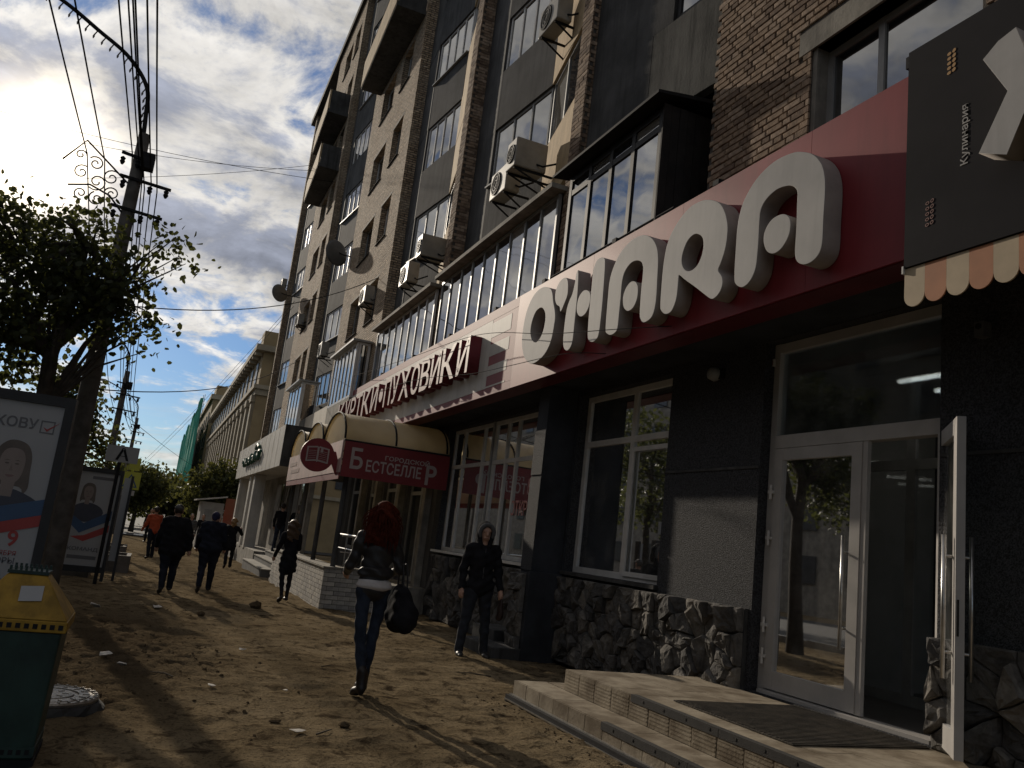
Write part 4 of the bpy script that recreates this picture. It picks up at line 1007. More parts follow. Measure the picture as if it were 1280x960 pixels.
while z < PZ - 0.05:
    y = PY0 + (0.13 if r_ % 2 else 0.0)
    if r_ % 2:
        link('brick', cache.setdefault('h', MB().box(-0.125, 0.125, -0.06, 0.06, 0, 0.078).mesh('brick', m_wbrick)), po, loc=(PX0 + 0.125, PY0 + 0.06, z))
    while y < PY1 - 0.1:
        k = 's%d' % random.randrange(2)
        if k not in cache: cache[k] = MB().box(0, 0.1, 0.004, 0.246, 0, 0.078).mesh('brick', m_wbrick if k == 's0' else m_wbrick2)
        if y < 20.6: link('brick', cache[k], po, loc=(PX0 + random.uniform(-.003, .003), y, z))
        else: rest.box(PX0 + random.uniform(-.003, .003), PX0 + 0.1, y + 0.004, y + 0.246, z, z + 0.078, random.randrange(2))
        y += 0.25
    x = PX0 + (0.26 if r_ % 2 else 0.105)
    while x < PX1 - 0.05:
        k = 'e%d' % random.randrange(2)
        if k not in cache: cache[k] = MB().box(0.004, 0.246, 0, 0.1, 0, 0.078).mesh('brick', m_wbrick if k == 'e0' else m_wbrick2)
        link('brick', cache[k], po, loc=(x, PY0 + random.uniform(-.003, .003), z)); x += 0.25
    z += 0.088; r_ += 1
rest.build('brick_courses', [m_wbrick, m_wbrick2], po, kind='stuff')
link('painted_number', text_mesh('2', 0.16, 0.26, 0.003, m_black, Matrix.Translation((4.25, PY0 - 0.006, 0.0)) @ TO_STREET, 'painted_number'), po)
g = MB()
for x, y in ((4.3, 17.25), (4.45, 18.2), (4.45, 19.2), (4.45, 20.2), (4.45, 21.2)): g.tube([(x, y, 0.4), (x, y, 1.35)], 0.02, 6)
g.tube([(3.7, 17.25, 1.33), (4.45, 17.25, 1.33), (4.45, 21.2, 1.33)], 0.022, 6); g.tube([(3.7, 17.25, 1.0), (4.45, 17.25, 1.0), (4.45, 21.2, 1.0)], 0.014, 6)
g.build('railing', m_steel, po)

# barrel canopies over it
m_poly = bpy.data.materials.new('yellowed_polycarbonate'); m_poly.use_nodes = True
_t = m_poly.node_tree; _b = _t.nodes['Principled BSDF']
_b.inputs['Base Color'].default_value = (0.62, 0.50, 0.30, 1); _b.inputs['Roughness'].default_value = 0.4
_tl = N(_t, 'ShaderNodeBsdfTranslucent'); _tl.inputs[0].default_value = (0.90, 0.82, 0.64, 1)
_n = N(_t, 'ShaderNodeTexNoise'); _n.inputs['Scale'].default_value = 2.5; _n.inputs['Detail'].default_value = 7; _tc = N(_t, 'ShaderNodeTexCoord'); _t.links.new(_tc.outputs['Object'], _n.inputs['Vector'])
_t.links.new(mixc(_t, maprange(_t, _n.outputs[0], 0.4, 0.75), (0.74, 0.68, 0.54), (0.48, 0.42, 0.31)), _b.inputs['Base Color'])
_mx = N(_t, 'ShaderNodeMixShader'); _mx.inputs[0].default_value = 0.75
_t.links.new(_b.outputs[0], _mx.inputs[1]); _t.links.new(_tl.outputs[0], _mx.inputs[2]); _t.links.new(_mx.outputs[0], _t.nodes['Material Output'].inputs[0])
ca = thing('barrel_canopy', 'row of three yellowed barrel vault canopies on posts over the bookshop porch', 'canopy', (3.6, 20, 0))
CX0, CX1, CZ = 3.40, 5.7, 3.30
for i in range(3):
    ya, yb = 17.05 + i * 2.5, 17.05 + i * 2.5 + 2.44; R_ = (yb - ya) / 2; yc = (ya + yb) / 2; hh = 0.66
    arc = [(yc - R_ * math.cos(a), CZ + hh * math.sin(a)) for a in [PI * k / 16 for k in range(17)]]
    g = MB(); n_ = len(arc); vs = [(CX0, y, z) for y, z in arc] + [(CX1, y, z) for y, z in arc] + [(CX0 + 0.0, yc + (y - yc) * 0.992, CZ + (z - CZ) * 0.985) for y, z in arc] + [(CX1, yc + (y - yc) * 0.992, CZ + (z - CZ) * 0.985) for y, z in arc]
    fs = [(k, k + 1, n_ + k + 1, n_ + k) for k in range(n_ - 1)] + [(2 * n_ + k, 3 * n_ + k, 3 * n_ + k + 1, 2 * n_ + k + 1) for k in range(n_ - 1)] + [(k, 2 * n_ + k, 2 * n_ + k + 1, k + 1) for k in range(n_ - 1)]
    g.add(vs, fs); v_ = g.build('vault', m_poly, ca, smooth=True)
    g = MB(); g.add([(CX0 + 0.02, y, z) for y, z in arc], [tuple(range(n_))]); g.add([(CX0 + 0.028, y, z) for y, z in arc], [tuple(range(n_ - 1, -1, -1))]); g.build('end_sheet', m_poly, v_)
    for x in (CX0, CX0 + 1.1, CX1 - 0.05):
        g = MB(); g.tube([(x, y, z + 0.012) for y, z in arc], 0.022, 6); g.build('hoop', m_black, v_)
    for y in (ya + 0.02, yb - 0.02):
        g = MB(); g.bar((CX0, y, CZ - 0.03), (CX1, y, CZ - 0.03), 0.05); g.build('rail', m_black, v_)
for y in (17.3, 19.6, 22.1, 24.3):
    g = MB(); g.tube([(3.6, y, PZ + 0.03), (3.6, y, 3.28)], 0.055, 10); g.build('post', m_conc, ca)
m_bred = pm('banner_red', (0.20, 0.022, 0.025), 0.55, 0.15, 1.5); m_pinkpanel = pm('faded_pink_panel', (0.50, 0.36, 0.33), 0.6, 0.2, 1.5)
bn = thing('shop_banner', 'dark red banner reading ГОРОДСКОЙ БЕСТСЕЛЛЕР on the side of the canopies', 'banner', (4.5, 17.0, 2.5))
MB().box(3.40, 5.70, 16.96, 16.99, 2.52, 3.25).build('board', m_bred, bn)
m_blet = pm('banner_letter', (0.40, 0.33, 0.31), 0.6, 0.1, 2)
def street_text(txt, x, y, z, w, h, mat, parent, name='lettering', bold=0.02, depth=0.004):
    return link(name, text_mesh(txt, w, h, depth, mat, Matrix.Translation((x, y, z)) @ TO_STREET, name, bold=bold), parent)
street_text('ГОРОДСКОЙ', 4.28, 16.958, 2.95, 0.98, 0.14, m_blet, bn)
street_text('Б', 3.56, 16.958, 2.70, 0.26, 0.44, m_blet, bn, bold=0.018); street_text('ЕСТСЕЛЛЕ', 3.90, 16.958, 2.68, 1.20, 0.25, m_blet, bn, bold=0.018); street_text('P', 5.20, 16.958, 2.58, 0.24, 0.42, m_blet, bn, bold=0.018)
fp = thing('canopy_fascia', 'faded pink panels along the street edge of the barrel canopies', 'sign', (3.38, 20.5, 2.6))
for i in range(4):
    a = 17.0 + i * 1.81
    MB().box(3.36, 3.395, a + 0.004, a + 1.80, 2.60, 3.27).build('panel', m_pinkpanel, fp)
    MB().box(3.37, 3.394, a + 0.004, a + 1.80, 2.46, 2.595).build('lower_panel', m_bred, fp)
for k, (y, w) in enumerate(((23.9, 1.1), (23.6, 1.4))):
    MB().box(3.354, 3.36, y - w, y, 2.98 - k * 0.2, 3.08 - k * 0.2).build('faded_lettering', pm('faded_brown', (0.33, 0.22, 0.19), 0.6, 0.6, 14), fp)
rs = thing('round_sign', 'round dark red projecting sign with an open book', 'sign', (2.95, 17.3, 2.6))
g = MB(); g.lathe([(0.345, 0.0), (0.345, 0.09)], (2.93, 17.25, 2.90), 36, axis='y'); g.build('disc', m_bred, rs)
g = MB(); pts = [(3.2, 3.02), (3.30, 3.02), (3.36, 2.86), (3.40, 2.55), (3.36, 2.55), (3.22, 2.82)]
link('arm', shape_mesh([pts], 0.08, m_bred, Matrix.Translation((0, 17.30, 0)) @ TO_STREET), rs)
bk = [[(-0.23, -0.16), (-0.02, -0.13), (0.0, -0.15), (0.02, -0.13), (0.23, -0.16), (0.23, 0.15), (0.02, 0.18), (0.0, 0.16), (-0.02, 0.18), (-0.23, 0.15)], [(-0.20, -0.13), (-0.02, -0.10), (-0.02, 0.15), (-0.20, 0.125)], [(0.20, -0.13), (0.02, -0.10), (0.02, 0.15), (0.20, 0.125)]]
link('book_emblem', shape_mesh(bk, 0.006, m_blet, Matrix.Translation((2.93, 17.246, 2.90)) @ TO_STREET), rs)
for s in (-1, 1):
    for k in range(6):
        g = MB(); g.bar((2.93 + s * 0.035, 17.246, 2.80 + k * 0.037), (2.93 + s * 0.185, 17.246, 2.785 + k * 0.037), 0.007); g.build('book_line', m_blet, rs)
g = MB().box(2.98, 3.03, 17.242, 17.246, 2.96, 3.06); g.build('book_ribbon', m_blet, rs)

# shop front behind the porch
m_front = pm('shopfront_grey', (0.10, 0.098, 0.095), 0.7, 0.3, 2)
w3 = wall_holes(MB(), XW, 0.3, 17.61, 27.2, -0.4, 3.96, [(18.2, 20.0, 0.45, 3.2), (20.5, 22.3, 0.9, 3.2), (22.9, 24.2, 0.45, 3.2), (24.7, 26.6, 0.9, 3.2)]).build('shop_wall', m_front, bld)
for a, c, z in ((18.2, 20.0, 0.45), (20.5, 22.3, 0.9), (22.9, 24.2, 0.45), (24.7, 26.6, 0.9)):
    window(bld, Seg((XW, a), (XW, c)), 0, c - a, z, 3.2, 2, m_pvcg, d=0.1, fw=0.09, rows=[0, 0.75, 1], name='shop_window')
for y in (18.05, 20.25, 22.6, 24.45):
    g = MB(); g.box(XW - 0.16, XW - 0.004, y - 0.11, y + 0.11, 0.2, 3.95); g.build('pilaster', m_conc_light, bld)

# white shop further on, standing out from the block
ws = thing('white_shopfront', 'white panelled shopfront jutting out beyond the barrel canopies', 'shop', (3.5, 34, -0.3))
y = 27.45; i = 0
while y < 42.2:
    MB().box(3.5 + (i % 2) * 0.004, 3.55, y + 0.006, y + 0.60, 3.2, 4.56).build('cladding_panel', m_alu, ws); y += 0.61; i += 1
MB().box(3.551, 5.71, 27.46, 42.3, 3.21, 4.55).build('fascia_box', m_alu, ws)
MB().box(3.50, 5.71, 27.40, 27.455, 3.2, 4.56).build('end_cladding', m_conc, ws)
for y in (35.0, 36.6, 41.2): MB().box(3.62, 4.05, y, y + 0.55, 0.25, 3.2).build('column', m_alu, ws)
MB().box(4.6, 4.75, 27.5, 42.2, -0.3, 3.2).build('recessed_wall', m_conc_light, ws)
for i in range(5):
    a = 28.0 + i * 1.5
    if a < 35: MB().box(4.58, 4.60, a, a + 1.2, 0.5, 2.9).build('shop_pane', m_pane, ws)
MB().box(3.65, 5.71, 31.52, 42.2, -0.5, 0.30).build('podium', m_conc_light, ws)
m_green = pm('green_letter', (0.02, 0.10, 0.065), 0.5, 0.2, 3)
g = MB(); import random as _r
yy = 39.0; pts = []
for k in range(40): pts.append((3.42, 39.0 - k * 0.155, 3.78 + 0.20 * math.sin(k * 1.35) * (0.7 + 0.3 * math.sin(k * 0.7)) + 0.02 * k / 10))
g.tube(pts, 0.07, 6); g.build('script_lettering', m_green, ws)
g = MB(); g.tube([(3.42, 34.6, 4.18), (3.42, 34.1, 4.34), (3.42, 33.6, 4.20)], 0.07, 6); g.build('emblem', m_green, ws)
fs_ = thing('far_steps', 'light stone steps with dark sides in front of the white shopfront', 'steps', (3.4, 27, -0.3))
for i in range(3):
    z_ = -0.02 + i * 0.19
    MB().box(3.32 + i * 0.36, 4.55 - 0.002 * i, 26.0 + 0.003 * i, 31.5 - 0.003 * i, -0.5 + 0.002 * i, z_).build('step', m_front, fs_)
    MB().box(3.30 + i * 0.36, 3.68 + i * 0.36 if i < 2 else 4.56, 25.98 + 0.003 * i, 31.5 - 0.003 * i, z_ + 0.001, z_ + 0.035).build('tread', m_conc_light, fs_)

# ------------------------------------------------------------------ trees
def leaf_mat(name, col, trans):
    m = bpy.data.materials.new(name); m.use_nodes = True; t = m.node_tree; b = t.nodes['Principled BSDF']; b.inputs['Roughness'].default_value = 0.55; b.inputs['Specular IOR Level'].default_value = 0.3
    g = N(t, 'ShaderNodeNewGeometry'); c = mixc(t, g.outputs['Random Per Island'], tuple(x * 0.6 for x in col), tuple(min(1, x * 1.5) for x in col)); t.links.new(c, b.inputs['Base Color'])
    tl = N(t, 'ShaderNodeBsdfTranslucent'); tl.inputs[0].default_value = trans + (1,)
    mx = N(t, 'ShaderNodeMixShader'); mx.inputs[0].default_value = 0.42
    t.links.new(b.outputs[0], mx.inputs[1]); t.links.new(tl.outputs[0], mx.inputs[2]); t.links.new(mx.outputs[0], t.nodes['Material Output'].inputs[0])
    return m
m_leaf = leaf_mat('leaf', (0.032, 0.042, 0.018), (0.10, 0.11, 0.03)); m_leaf2 = leaf_mat('leaf_olive', (0.055, 0.065, 0.024), (0.12, 0.12, 0.03))
m_bark = pm('bark', (0.055, 0.045, 0.036), 0.95, 0.4, 7, 0.8, 30)
LEAF_V = np.array([(0, 0, 0), (.36, .30, .10), (.28, .74, .06), (0, 1, 0), (-.28, .74, .06), (-.36, .30, .10)])
LEAF_F = np.array([(0, 1, 2, 3), (0, 3, 4, 5)])
def leaves(centers, size, rng, mat, name='crown'):
    n = len(centers)
    a = rng.normal(size=(n, 3)); a[:, 2] -= 0.35; a /= np.linalg.norm(a, axis=1, keepdims=True)
    b = rng.normal(size=(n, 3)); b -= a * (a * b).sum(1, keepdims=True); b /= np.linalg.norm(b, axis=1, keepdims=True)
    c = np.cross(b, a); s = size * rng.uniform(0.6, 1.25, (n, 1, 1))
    V = (b[:, None] * LEAF_V[None, :, 0:1] + a[:, None] * LEAF_V[None, :, 1:2] + c[:, None] * LEAF_V[None, :, 2:3]) * s + centers[:, None]
    Fc = (LEAF_F[None] + 6 * np.arange(n)[:, None, None]).reshape(-1, 4)
    return np_mesh(name, V.reshape(-1, 3), Fc, mat)
def tree(name, label, base, trunk_top, r0, blobs, nclus, per, lsize, seed, mat=None, sig=0.22, group=None, trunk_r1=0.5, extra=(), back=None):
    """blobs: ellipsoids (x, y, z, rx, ry, rz) the foliage fills; limbs run from the trunk to leaf clusters"""
    rng = np.random.default_rng(seed); rr = random.Random(seed); mat = mat or m_leaf
    t = thing(name, label, 'tree', base, group=group)
    B = Vector(base); T = Vector(trunk_top); g = MB()
    path = [B - Vector((0, 0, 0.2))] + [B.lerp(T, k / 6) + Vector((rr.uniform(-.05, .05), rr.uniform(-.05, .05), 0)) for k in range(1, 7)]
    g.tube(path, [r0 * 1.25] + [r0 * (1 - (1 - trunk_r1) * k / 6) for k in range(1, 7)], 10)
    vol = np.array([x[3] * x[4] * x[5] for x in blobs]); pr_ = vol / vol.sum(); cl = []
    for i in range(nclus):
        bl = blobs[rng.choice(len(blobs), p=pr_)]; d = rng.normal(size=3); d /= np.linalg.norm(d); q = rng.uniform(0.25, 1.0) ** 0.6
        cl.append(np.array(bl[:3]) + d * q * np.array(bl[3:]))
    cl = np.array(cl + [np.array(e) for e in extra])
    for i, bl in enumerate(blobs):
        for k in range(3):
            s = path[rr.randrange(3, 7)]; e = Vector(bl[:3]) + Vector((rr.uniform(-.6, .6) * bl[3], rr.uniform(-.6, .6) * bl[4], rr.uniform(-.3, .7) * bl[5]))
            mid = s.lerp(e, 0.5) + Vector((0, 0, 0.12 * (e - s).length))
            g.tube([s, s.lerp(mid, 0.6), mid, e], [r0 * 0.5, r0 * 0.36, r0 * 0.24, r0 * 0.07], 7)
    for e_ in extra:
        e = Vector(e_); s = path[4] if e.z > 5 else path[3]; mid = s.lerp(e, 0.5) + Vector((0, 0, 0.25)); g.tube([s, s.lerp(mid, 0.6), mid, e], [0.045, 0.03, 0.02, 0.006], 6)
    for c in cl[::2]:
        e = Vector(c); s = min(path[2:], key=lambda p: (p - e).length)
        bl = min(blobs, key=lambda b_: (Vector(b_[:3]) - e).length); m_ = Vector(bl[:3]).lerp(e, 0.35)
        g.tube([m_, m_.lerp(e, 0.6) + Vector((rr.uniform(-.08, .08), rr.uniform(-.08, .08), rr.uniform(0, .12))), e], [r0 * 0.10, r0 * 0.06, 0.004], 5)
    g.build('trunk', m_bark, t, smooth=True)
    cen = (cl[:, None] + rng.normal(size=(len(cl), per, 3)) * np.array([sig, sig, sig * 0.75])).reshape(-1, 3)
    link('crown', leaves(cen, lsize, rng, mat), t)
    return t
tree('street_tree', 'tall leafy tree standing against the sun beside the concrete lamp pole', (-1.95, 15.0, zg(15)), (-1.85, 15.0, 5.6), 0.17,
     [(-2.6, 15.2, 5.2, 1.25, 1.3, 1.15), (-1.75, 15.0, 5.1, 0.85, 1.0, 1.15), (-3.1, 15.0, 3.7, 0.9, 1.1, 0.9), (-1.15, 14.9, 4.85, 0.55, 0.7, 0.75), (-2.3, 14.8, 4.0, 0.75, 0.8, 0.8)],
     290, 26, 0.115, 5, sig=0.2, extra=[(-0.75, 14.8, 5.75), (-0.6, 14.8, 5.95), (-0.45, 14.8, 6.02), (-0.35, 14.8, 5.7), (-0.22, 14.8, 5.6), (-0.8, 14.8, 4.6), (-0.62, 14.8, 4.5), (-0.5, 14.8, 4.42), (-0.85, 14.8, 4.1), (-0.6, 14.8, 3.95), (-0.9, 14.9, 5.5), (-0.8, 14.9, 5.1)])
tree('street_tree', 'smaller tree behind the bus stop sign and second pole', (-2.7, 27.0, zg(27)), (-2.6, 27.0, 4.2), 0.13,
     [(-2.7, 27, 4.4, 1.0, 1.2, 1.0), (-1.9, 27, 3.2, 0.7, 0.9, 0.8), (-3.2, 27.4, 3.2, 1.2, 1.2, 1.2), (-1.5, 27.4, 2.6, 0.6, 0.8, 0.6)], 150, 26, 0.15, 9, sig=0.24)
tree('street_tree', 'round bushy tree far down the left of the pavement', (-1.2, 74, zg(74)), (-1.1, 74, 3.2), 0.2,
     [(-1.4, 74, 2.9, 2.2, 2.2, 1.9), (-0.2, 73.5, 2.7, 1.5, 1.8, 2.0), (-2.6, 74, 2.6, 1.6, 1.8, 1.9)], 170, 26, 0.30, 12, mat=m_leaf2, sig=0.42)
tree('street_tree', 'distant pale tree at the end of the street left of the green netting', (2.0, 120, zg(120)), (2.0, 120, 5), 0.25,
     [(1.4, 120, 3.4, 2.6, 3, 3.0), (-0.8, 124, 3.2, 3.2, 3, 3.4)], 120, 24, 0.48, 15, mat=m_leaf2, sig=0.6)
tree('street_tree', 'bushy tree between the kiosk and the white shopfront', (3.9, 62, zg(62)), (3.9, 62, 2.8), 0.2,
     [(3.6, 61, 3.0, 1.7, 1.8, 1.8), (4.8, 60.5, 3.5, 1.5, 1.8, 1.9), (2.6, 61, 2.6, 0.9, 1.2, 1.2)], 190, 26, 0.27, 18, mat=m_leaf2, sig=0.36)
tree('street_tree', 'broad dark tree closing the view at the far left end of the street', (-3.5, 100, zg(100)), (-3.5, 100, 4), 0.25, [(-3.8, 100, 3.4, 3.2, 3, 2.8), (-1.4, 101, 2.6, 2.4, 2.5, 2.6)], 130, 24, 0.42, 21, sig=0.55)
tree('street_tree', 'low dark tree behind the distant walkers', (1.2, 105, zg(105)), (1.2, 105, 3), 0.22, [(1.0, 105, 2.0, 2.6, 2.5, 2.2), (3.4, 106, 1.6, 2.0, 2.0, 2.0)], 120, 24, 0.42, 24, sig=0.55)
for i, (x, y, h, w) in enumerate(((-6.4, 5.0, 7.5, 'nearest the camera'), (-6.8, 10.5, 8.0, 'second along the kerb'), (-6.0, -1.5, 7.5, 'behind the camera'), (-8.6, 32.0, 9.0, 'third along the kerb'))):
    tree('street_tree', 'dark kerbside tree reflected in the shop glass, ' + w, (x, y, zg(y)), (x, y, h * 0.7), 0.2,
         [(x, y, h * 0.62, 2.0, 2.2, h * 0.3), (x + 0.5, y + 0.8, h * 0.8, 1.5, 1.6, h * 0.2), (x - 0.5, y - 0.8, h * 0.5, 1.9, 1.9, h * 0.22)], 130, 26, 0.20, 40 + i, sig=0.36, group='kerbside trees reflected in the shop glass')

# ------------------------------------------------------------------ poles, garland arms and wires
m_pole = pm('pole_concrete', (0.10, 0.092, 0.085), 0.9, 0.4, 4, 0.4, 40); m_wire = pm('wire', (0.012, 0.012, 0.013), 0.9, 0.1, 3, spec=0.1); m_bulb = pm('dull_bulb', (0.16, 0.15, 0.14), 0.3, 0.1, 5)
def catmull(P, n=8):
    P = [Vector(p) for p in P]; Q = [P[0]] + P + [P[-1]]; out = []
    for i in range(1, len(Q) - 2):
        p0, p1, p2, p3 = Q[i - 1:i + 3]
        for k in range(n):
            t = k / n; out.append(0.5 * ((2 * p1) + (p2 - p0) * t + (2 * p0 - 5 * p1 + 4 * p2 - p3) * t * t + (3 * p1 - p0 - 3 * p2 + p3) * t ** 3))
    return out + [P[-1]]
def lamp_pole(x, y, top, r0, r1, label, s=1.0):
    p = thing('lamp_pole', label, 'pole', (x, y, zg(y)), group='concrete lamp poles along the kerb'); b = zg(y)
    g = MB(); g.tube([(x, y, b - 0.3), (x, y, b + 0.5), (x, y, top)], [r0 * 1.05, r0, r1], 14); g.build('pole', m_pole, p, smooth=True)
    arm = catmull([(x, y, top - 0.35), (x - 0.05, y, top + 0.35), (x - 0.14 * s, y, top + 0.95 * s), (x - 0.55 * s, y, top + 1.45 * s), (x - 1.15 * s, y, top + 1.8 * s), (x - 1.8 * s, y, top + 2.15 * s), (x - 2.7 * s, y, top + 2.5 * s)])
    g = MB(); g.tube(arm, 0.04 * s, 8); g.build('arm', m_black, p, smooth=True)
    for q in arm[6::2]:
        g = MB(); g.tube([q, q + Vector((-0.03, 0, -0.07)), q + Vector((-0.05, 0, -0.115)), q + Vector((-0.055, 0, -0.15)), q + Vector((-0.058, 0, -0.19))], [0.011, 0.012, 0.013, 0.021, 0.008], 7); g.build('bulb', m_bulb, p)
    g = MB(); e = arm[-1]; g.hexa([e + Vector(v_) for v_ in ((-.6, -.12, -.08), (0, -.09, -.06), (0, .09, -.06), (-.6, .12, -.08))], [e + Vector(v_) for v_ in ((-.55, -.06, .04), (0, -.06, .04), (0, .06, .04), (-.55, .06, .04))]); g.build('lamp_head', m_pvcg, p)
    for k, (z, w, sx) in enumerate(((top - 1.0, 0.9, 0.2), (top - 1.6, 0.9, 0.15), (top - 0.55, 0.5, -0.05))):
        g = MB(); g.bar((x - w / 2 + sx, y - 0.12, z + 0.06), (x + w / 2 + sx, y - 0.12, z), 0.05); g.build('crossarm', m_black, p)
        for u_ in (-0.42, 0.1, 0.42):
            c = (x + sx + u_ * w, y - 0.12, z - 0.12); g = MB(); g.lathe([(0.015, 0.1), (0.05, 0.07), (0.035, 0.03), (0.05, 0.0), (0.02, -0.06)], c, 8); g.build('insulator', m_black, p)
    MB().box(x + 0.05, x + 0.28, y - 0.32, y - 0.1, top - 0.75, top - 0.45).build('junction_box', m_black, p)
    return p
P1 = lamp_pole(-1.40, 16.4, 8.35, 0.19, 0.105, 'concrete lamp pole with curved garland arm beside the near tree')
# wrought iron scroll bracket
def spiral(cx, cz, r, t0, turns, y=16.32, n=22): return [(cx + r * (1 - 0.8 * i / n) * math.cos(t0 + turns * 2 * PI * i / n), y, cz + r * (1 - 0.8 * i / n) * math.sin(t0 + turns * 2 * PI * i / n)) for i in range(n + 1)]
g = MB(); g.tube([(-1.5, 16.32, 7.30), (-2.30, 16.32, 7.92), (-2.62, 16.32, 7.45)], 0.018, 6); g.tube([(-1.5, 16.32, 6.72), (-1.75, 16.32, 6.98), (-2.1, 16.32, 7.1), (-2.45, 16.32, 7.0)], 0.018, 6)
for cx, cz, r_, t0, tn in ((-1.78, 7.32, 0.16, 0.5, 1.4), (-2.08, 7.52, 0.14, 2.5, -1.4), (-2.0, 7.18, 0.17, 4.0, 1.4), (-2.28, 7.30, 0.14, 1.0, 1.3), (-1.72, 7.02, 0.13, 3.0, -1.4), (-2.35, 7.62, 0.1, 0, 1.2), (-1.95, 6.86, 0.14, 2, 1.3), (-2.22, 6.9, 0.12, 5, -1.3)): g.tube(spiral(cx, cz, r_, t0, tn), 0.013, 5)
g.build('scroll_bracket', m_black, P1)
P2 = lamp_pole(-1.85, 36.0, 6.6, 0.17, 0.10, 'second concrete lamp pole behind the bus stop sign', 0.8)
P3 = lamp_pole(-2.0, 62.0, 7.2, 0.17, 0.10, 'third lamp pole far down the street', 0.9)
def wire(a, b, sag, r=0.011, n=18):
    a = Vector(a); b = Vector(b)
    return [a.lerp(b, i / n) - Vector((0, 0, sag * 4 * (i / n) * (1 - i / n))) for i in range(n + 1)], r
def wires(name, label, spans, cat='wire', group='overhead wires'):
    t = thing(name, label, cat, spans[0][0], group=group)
    for a, b, s in spans:
        g = MB(); p, r = wire(a, b, s, 0.012); g.tube(p, r, 5); g.build('wire', m_wire, t)
for i, (dx, z, w) in enumerate(((-0.85, 7.75, 'leftmost'), (-0.55, 7.72, 'second from the left'), (-0.12, 7.95, 'third from the left'), (0.0, 7.9, 'fourth from the left'), (0.12, 7.6, 'fifth from the left'), (0.2, 7.35, 'sixth from the left'), (0.3, 7.45, 'seventh from the left'), (0.42, 7.35, 'rightmost'))):
    wires('overhead_wire', 'overhead wire running past the lamp poles, %s above the tree' % w, [((-1.4 + dx, 16.25, z - 0.1), (-1.4 + dx * 1.2, -16, z + 0.2), 0.5), ((-1.4 + dx, 16.25, z - 0.1), (-1.85 + dx * 0.9, 35.9, 5.6 + 0.1 * (i % 3)), 0.35), ((-1.85 + dx * 0.9, 35.9, 5.6 + 0.1 * (i % 3)), (-2.0 + dx * 0.9, 61.9, 6.2 + 0.1 * (i % 3)), 0.4)])
for a, b, s, w in (((-1.35, 16.4, 5.0), (5.3, 25, 9.4), 0.5, 'sagging from the near pole towards the brick wall, upper'), ((-1.35, 16.4, 3.4), (5.2, 38, 9.0), 0.6, 'sagging from behind the near tree to the far block, lower'),
                   ((-14, 40, 17), (5.2, 40.6, 19.2), 0.8, 'crossing the clouds to the balconies, upper'), ((-14, 38, 12.5), (5.2, 44, 21.0), 0.6, 'crossing the clouds to the balconies, steep'), ((-14, 42, 18.5), (5.2, 38, 17.6), 0.5, 'crossing the clouds to the balconies, falling'),
                   ((-1.85, 36, 5.0), (6.0, 110, 6.0), 0.3, 'running far to the green netting'), ((5.2, 46, 13.5), (-2.0, 90, 5), 0.4, 'slanting from the far dish to the trees'), ((5.2, 46, 13.2), (-1.6, 92, 5.2), 0.35, 'slanting from the far dish, second')):
    wires('cross_wire', 'thin wire ' + w, [(a, b, s)], group='wires across the street')
t = thing('sign_cable', 'thin black cable strung low across the front of the fascia signs, upper', 'cable', (4.6, 11, 4.4), group='cables in front of the signs')
g = MB(); g.tube(catmull([(4.75, 24, 5.9), (4.55, 17.5, 5.30), (4.55, 13.0, 4.98), (4.55, 10.0, 4.42), (4.62, 8.2, 4.14), (4.75, 7.3, 4.02)], 10), 0.0055, 5); g.build('cable', m_wire, t)
t = thing('sign_cable', 'thin black cable strung low across the front of the fascia signs, lower', 'cable', (4.6, 11, 4.2), group='cables in front of the signs')
g = MB(); g.tube(catmull([(4.75, 24, 5.1), (4.55, 17.0, 4.72), (4.55, 13.0, 4.30), (4.55, 11.4, 4.18), (4.62, 9.6, 4.08), (4.8, 8.8, 3.98)], 10), 0.0055, 5); g.build('cable', m_wire, t)

# ------------------------------------------------------------------ advertising boxes by the kerb
m_adframe = pm('ad_frame', (0.030, 0.031, 0.034), 0.6, 0.2, 4); m_paper = pm('poster_paper', (0.36, 0.365, 0.375), 0.5, 0.06, 1.5); m_pblue = pm('poster_blue', (0.05, 0.10, 0.20), 0.5, 0.1, 2); m_pred = pm('poster_red', (0.36, 0.055, 0.05), 0.5, 0.1, 2); m_pgrey = pm('poster_grey', (0.14, 0.14, 0.15), 0.5, 0.1, 2)
m_pskin = pm('poster_skin', (0.25, 0.205, 0.185), 0.5, 0.1, 3); m_phair = pm('poster_hair', (0.135, 0.11, 0.095), 0.5, 0.2, 4); m_psuit = pm('poster_suit', (0.06, 0.065, 0.09), 0.5, 0.2, 2)
def street_shape(loops, y, mat, parent, name, depth=0.002): return link(name, shape_mesh(loops, depth, mat, Matrix.Translation((0, y, 0)) @ TO_STREET, name), parent)
def ell(cx, cz, rx, rz, n=28): return [(cx + rx * math.cos(2 * PI * i / n), cz + rz * math.sin(2 * PI * i / n)) for i in range(n)]
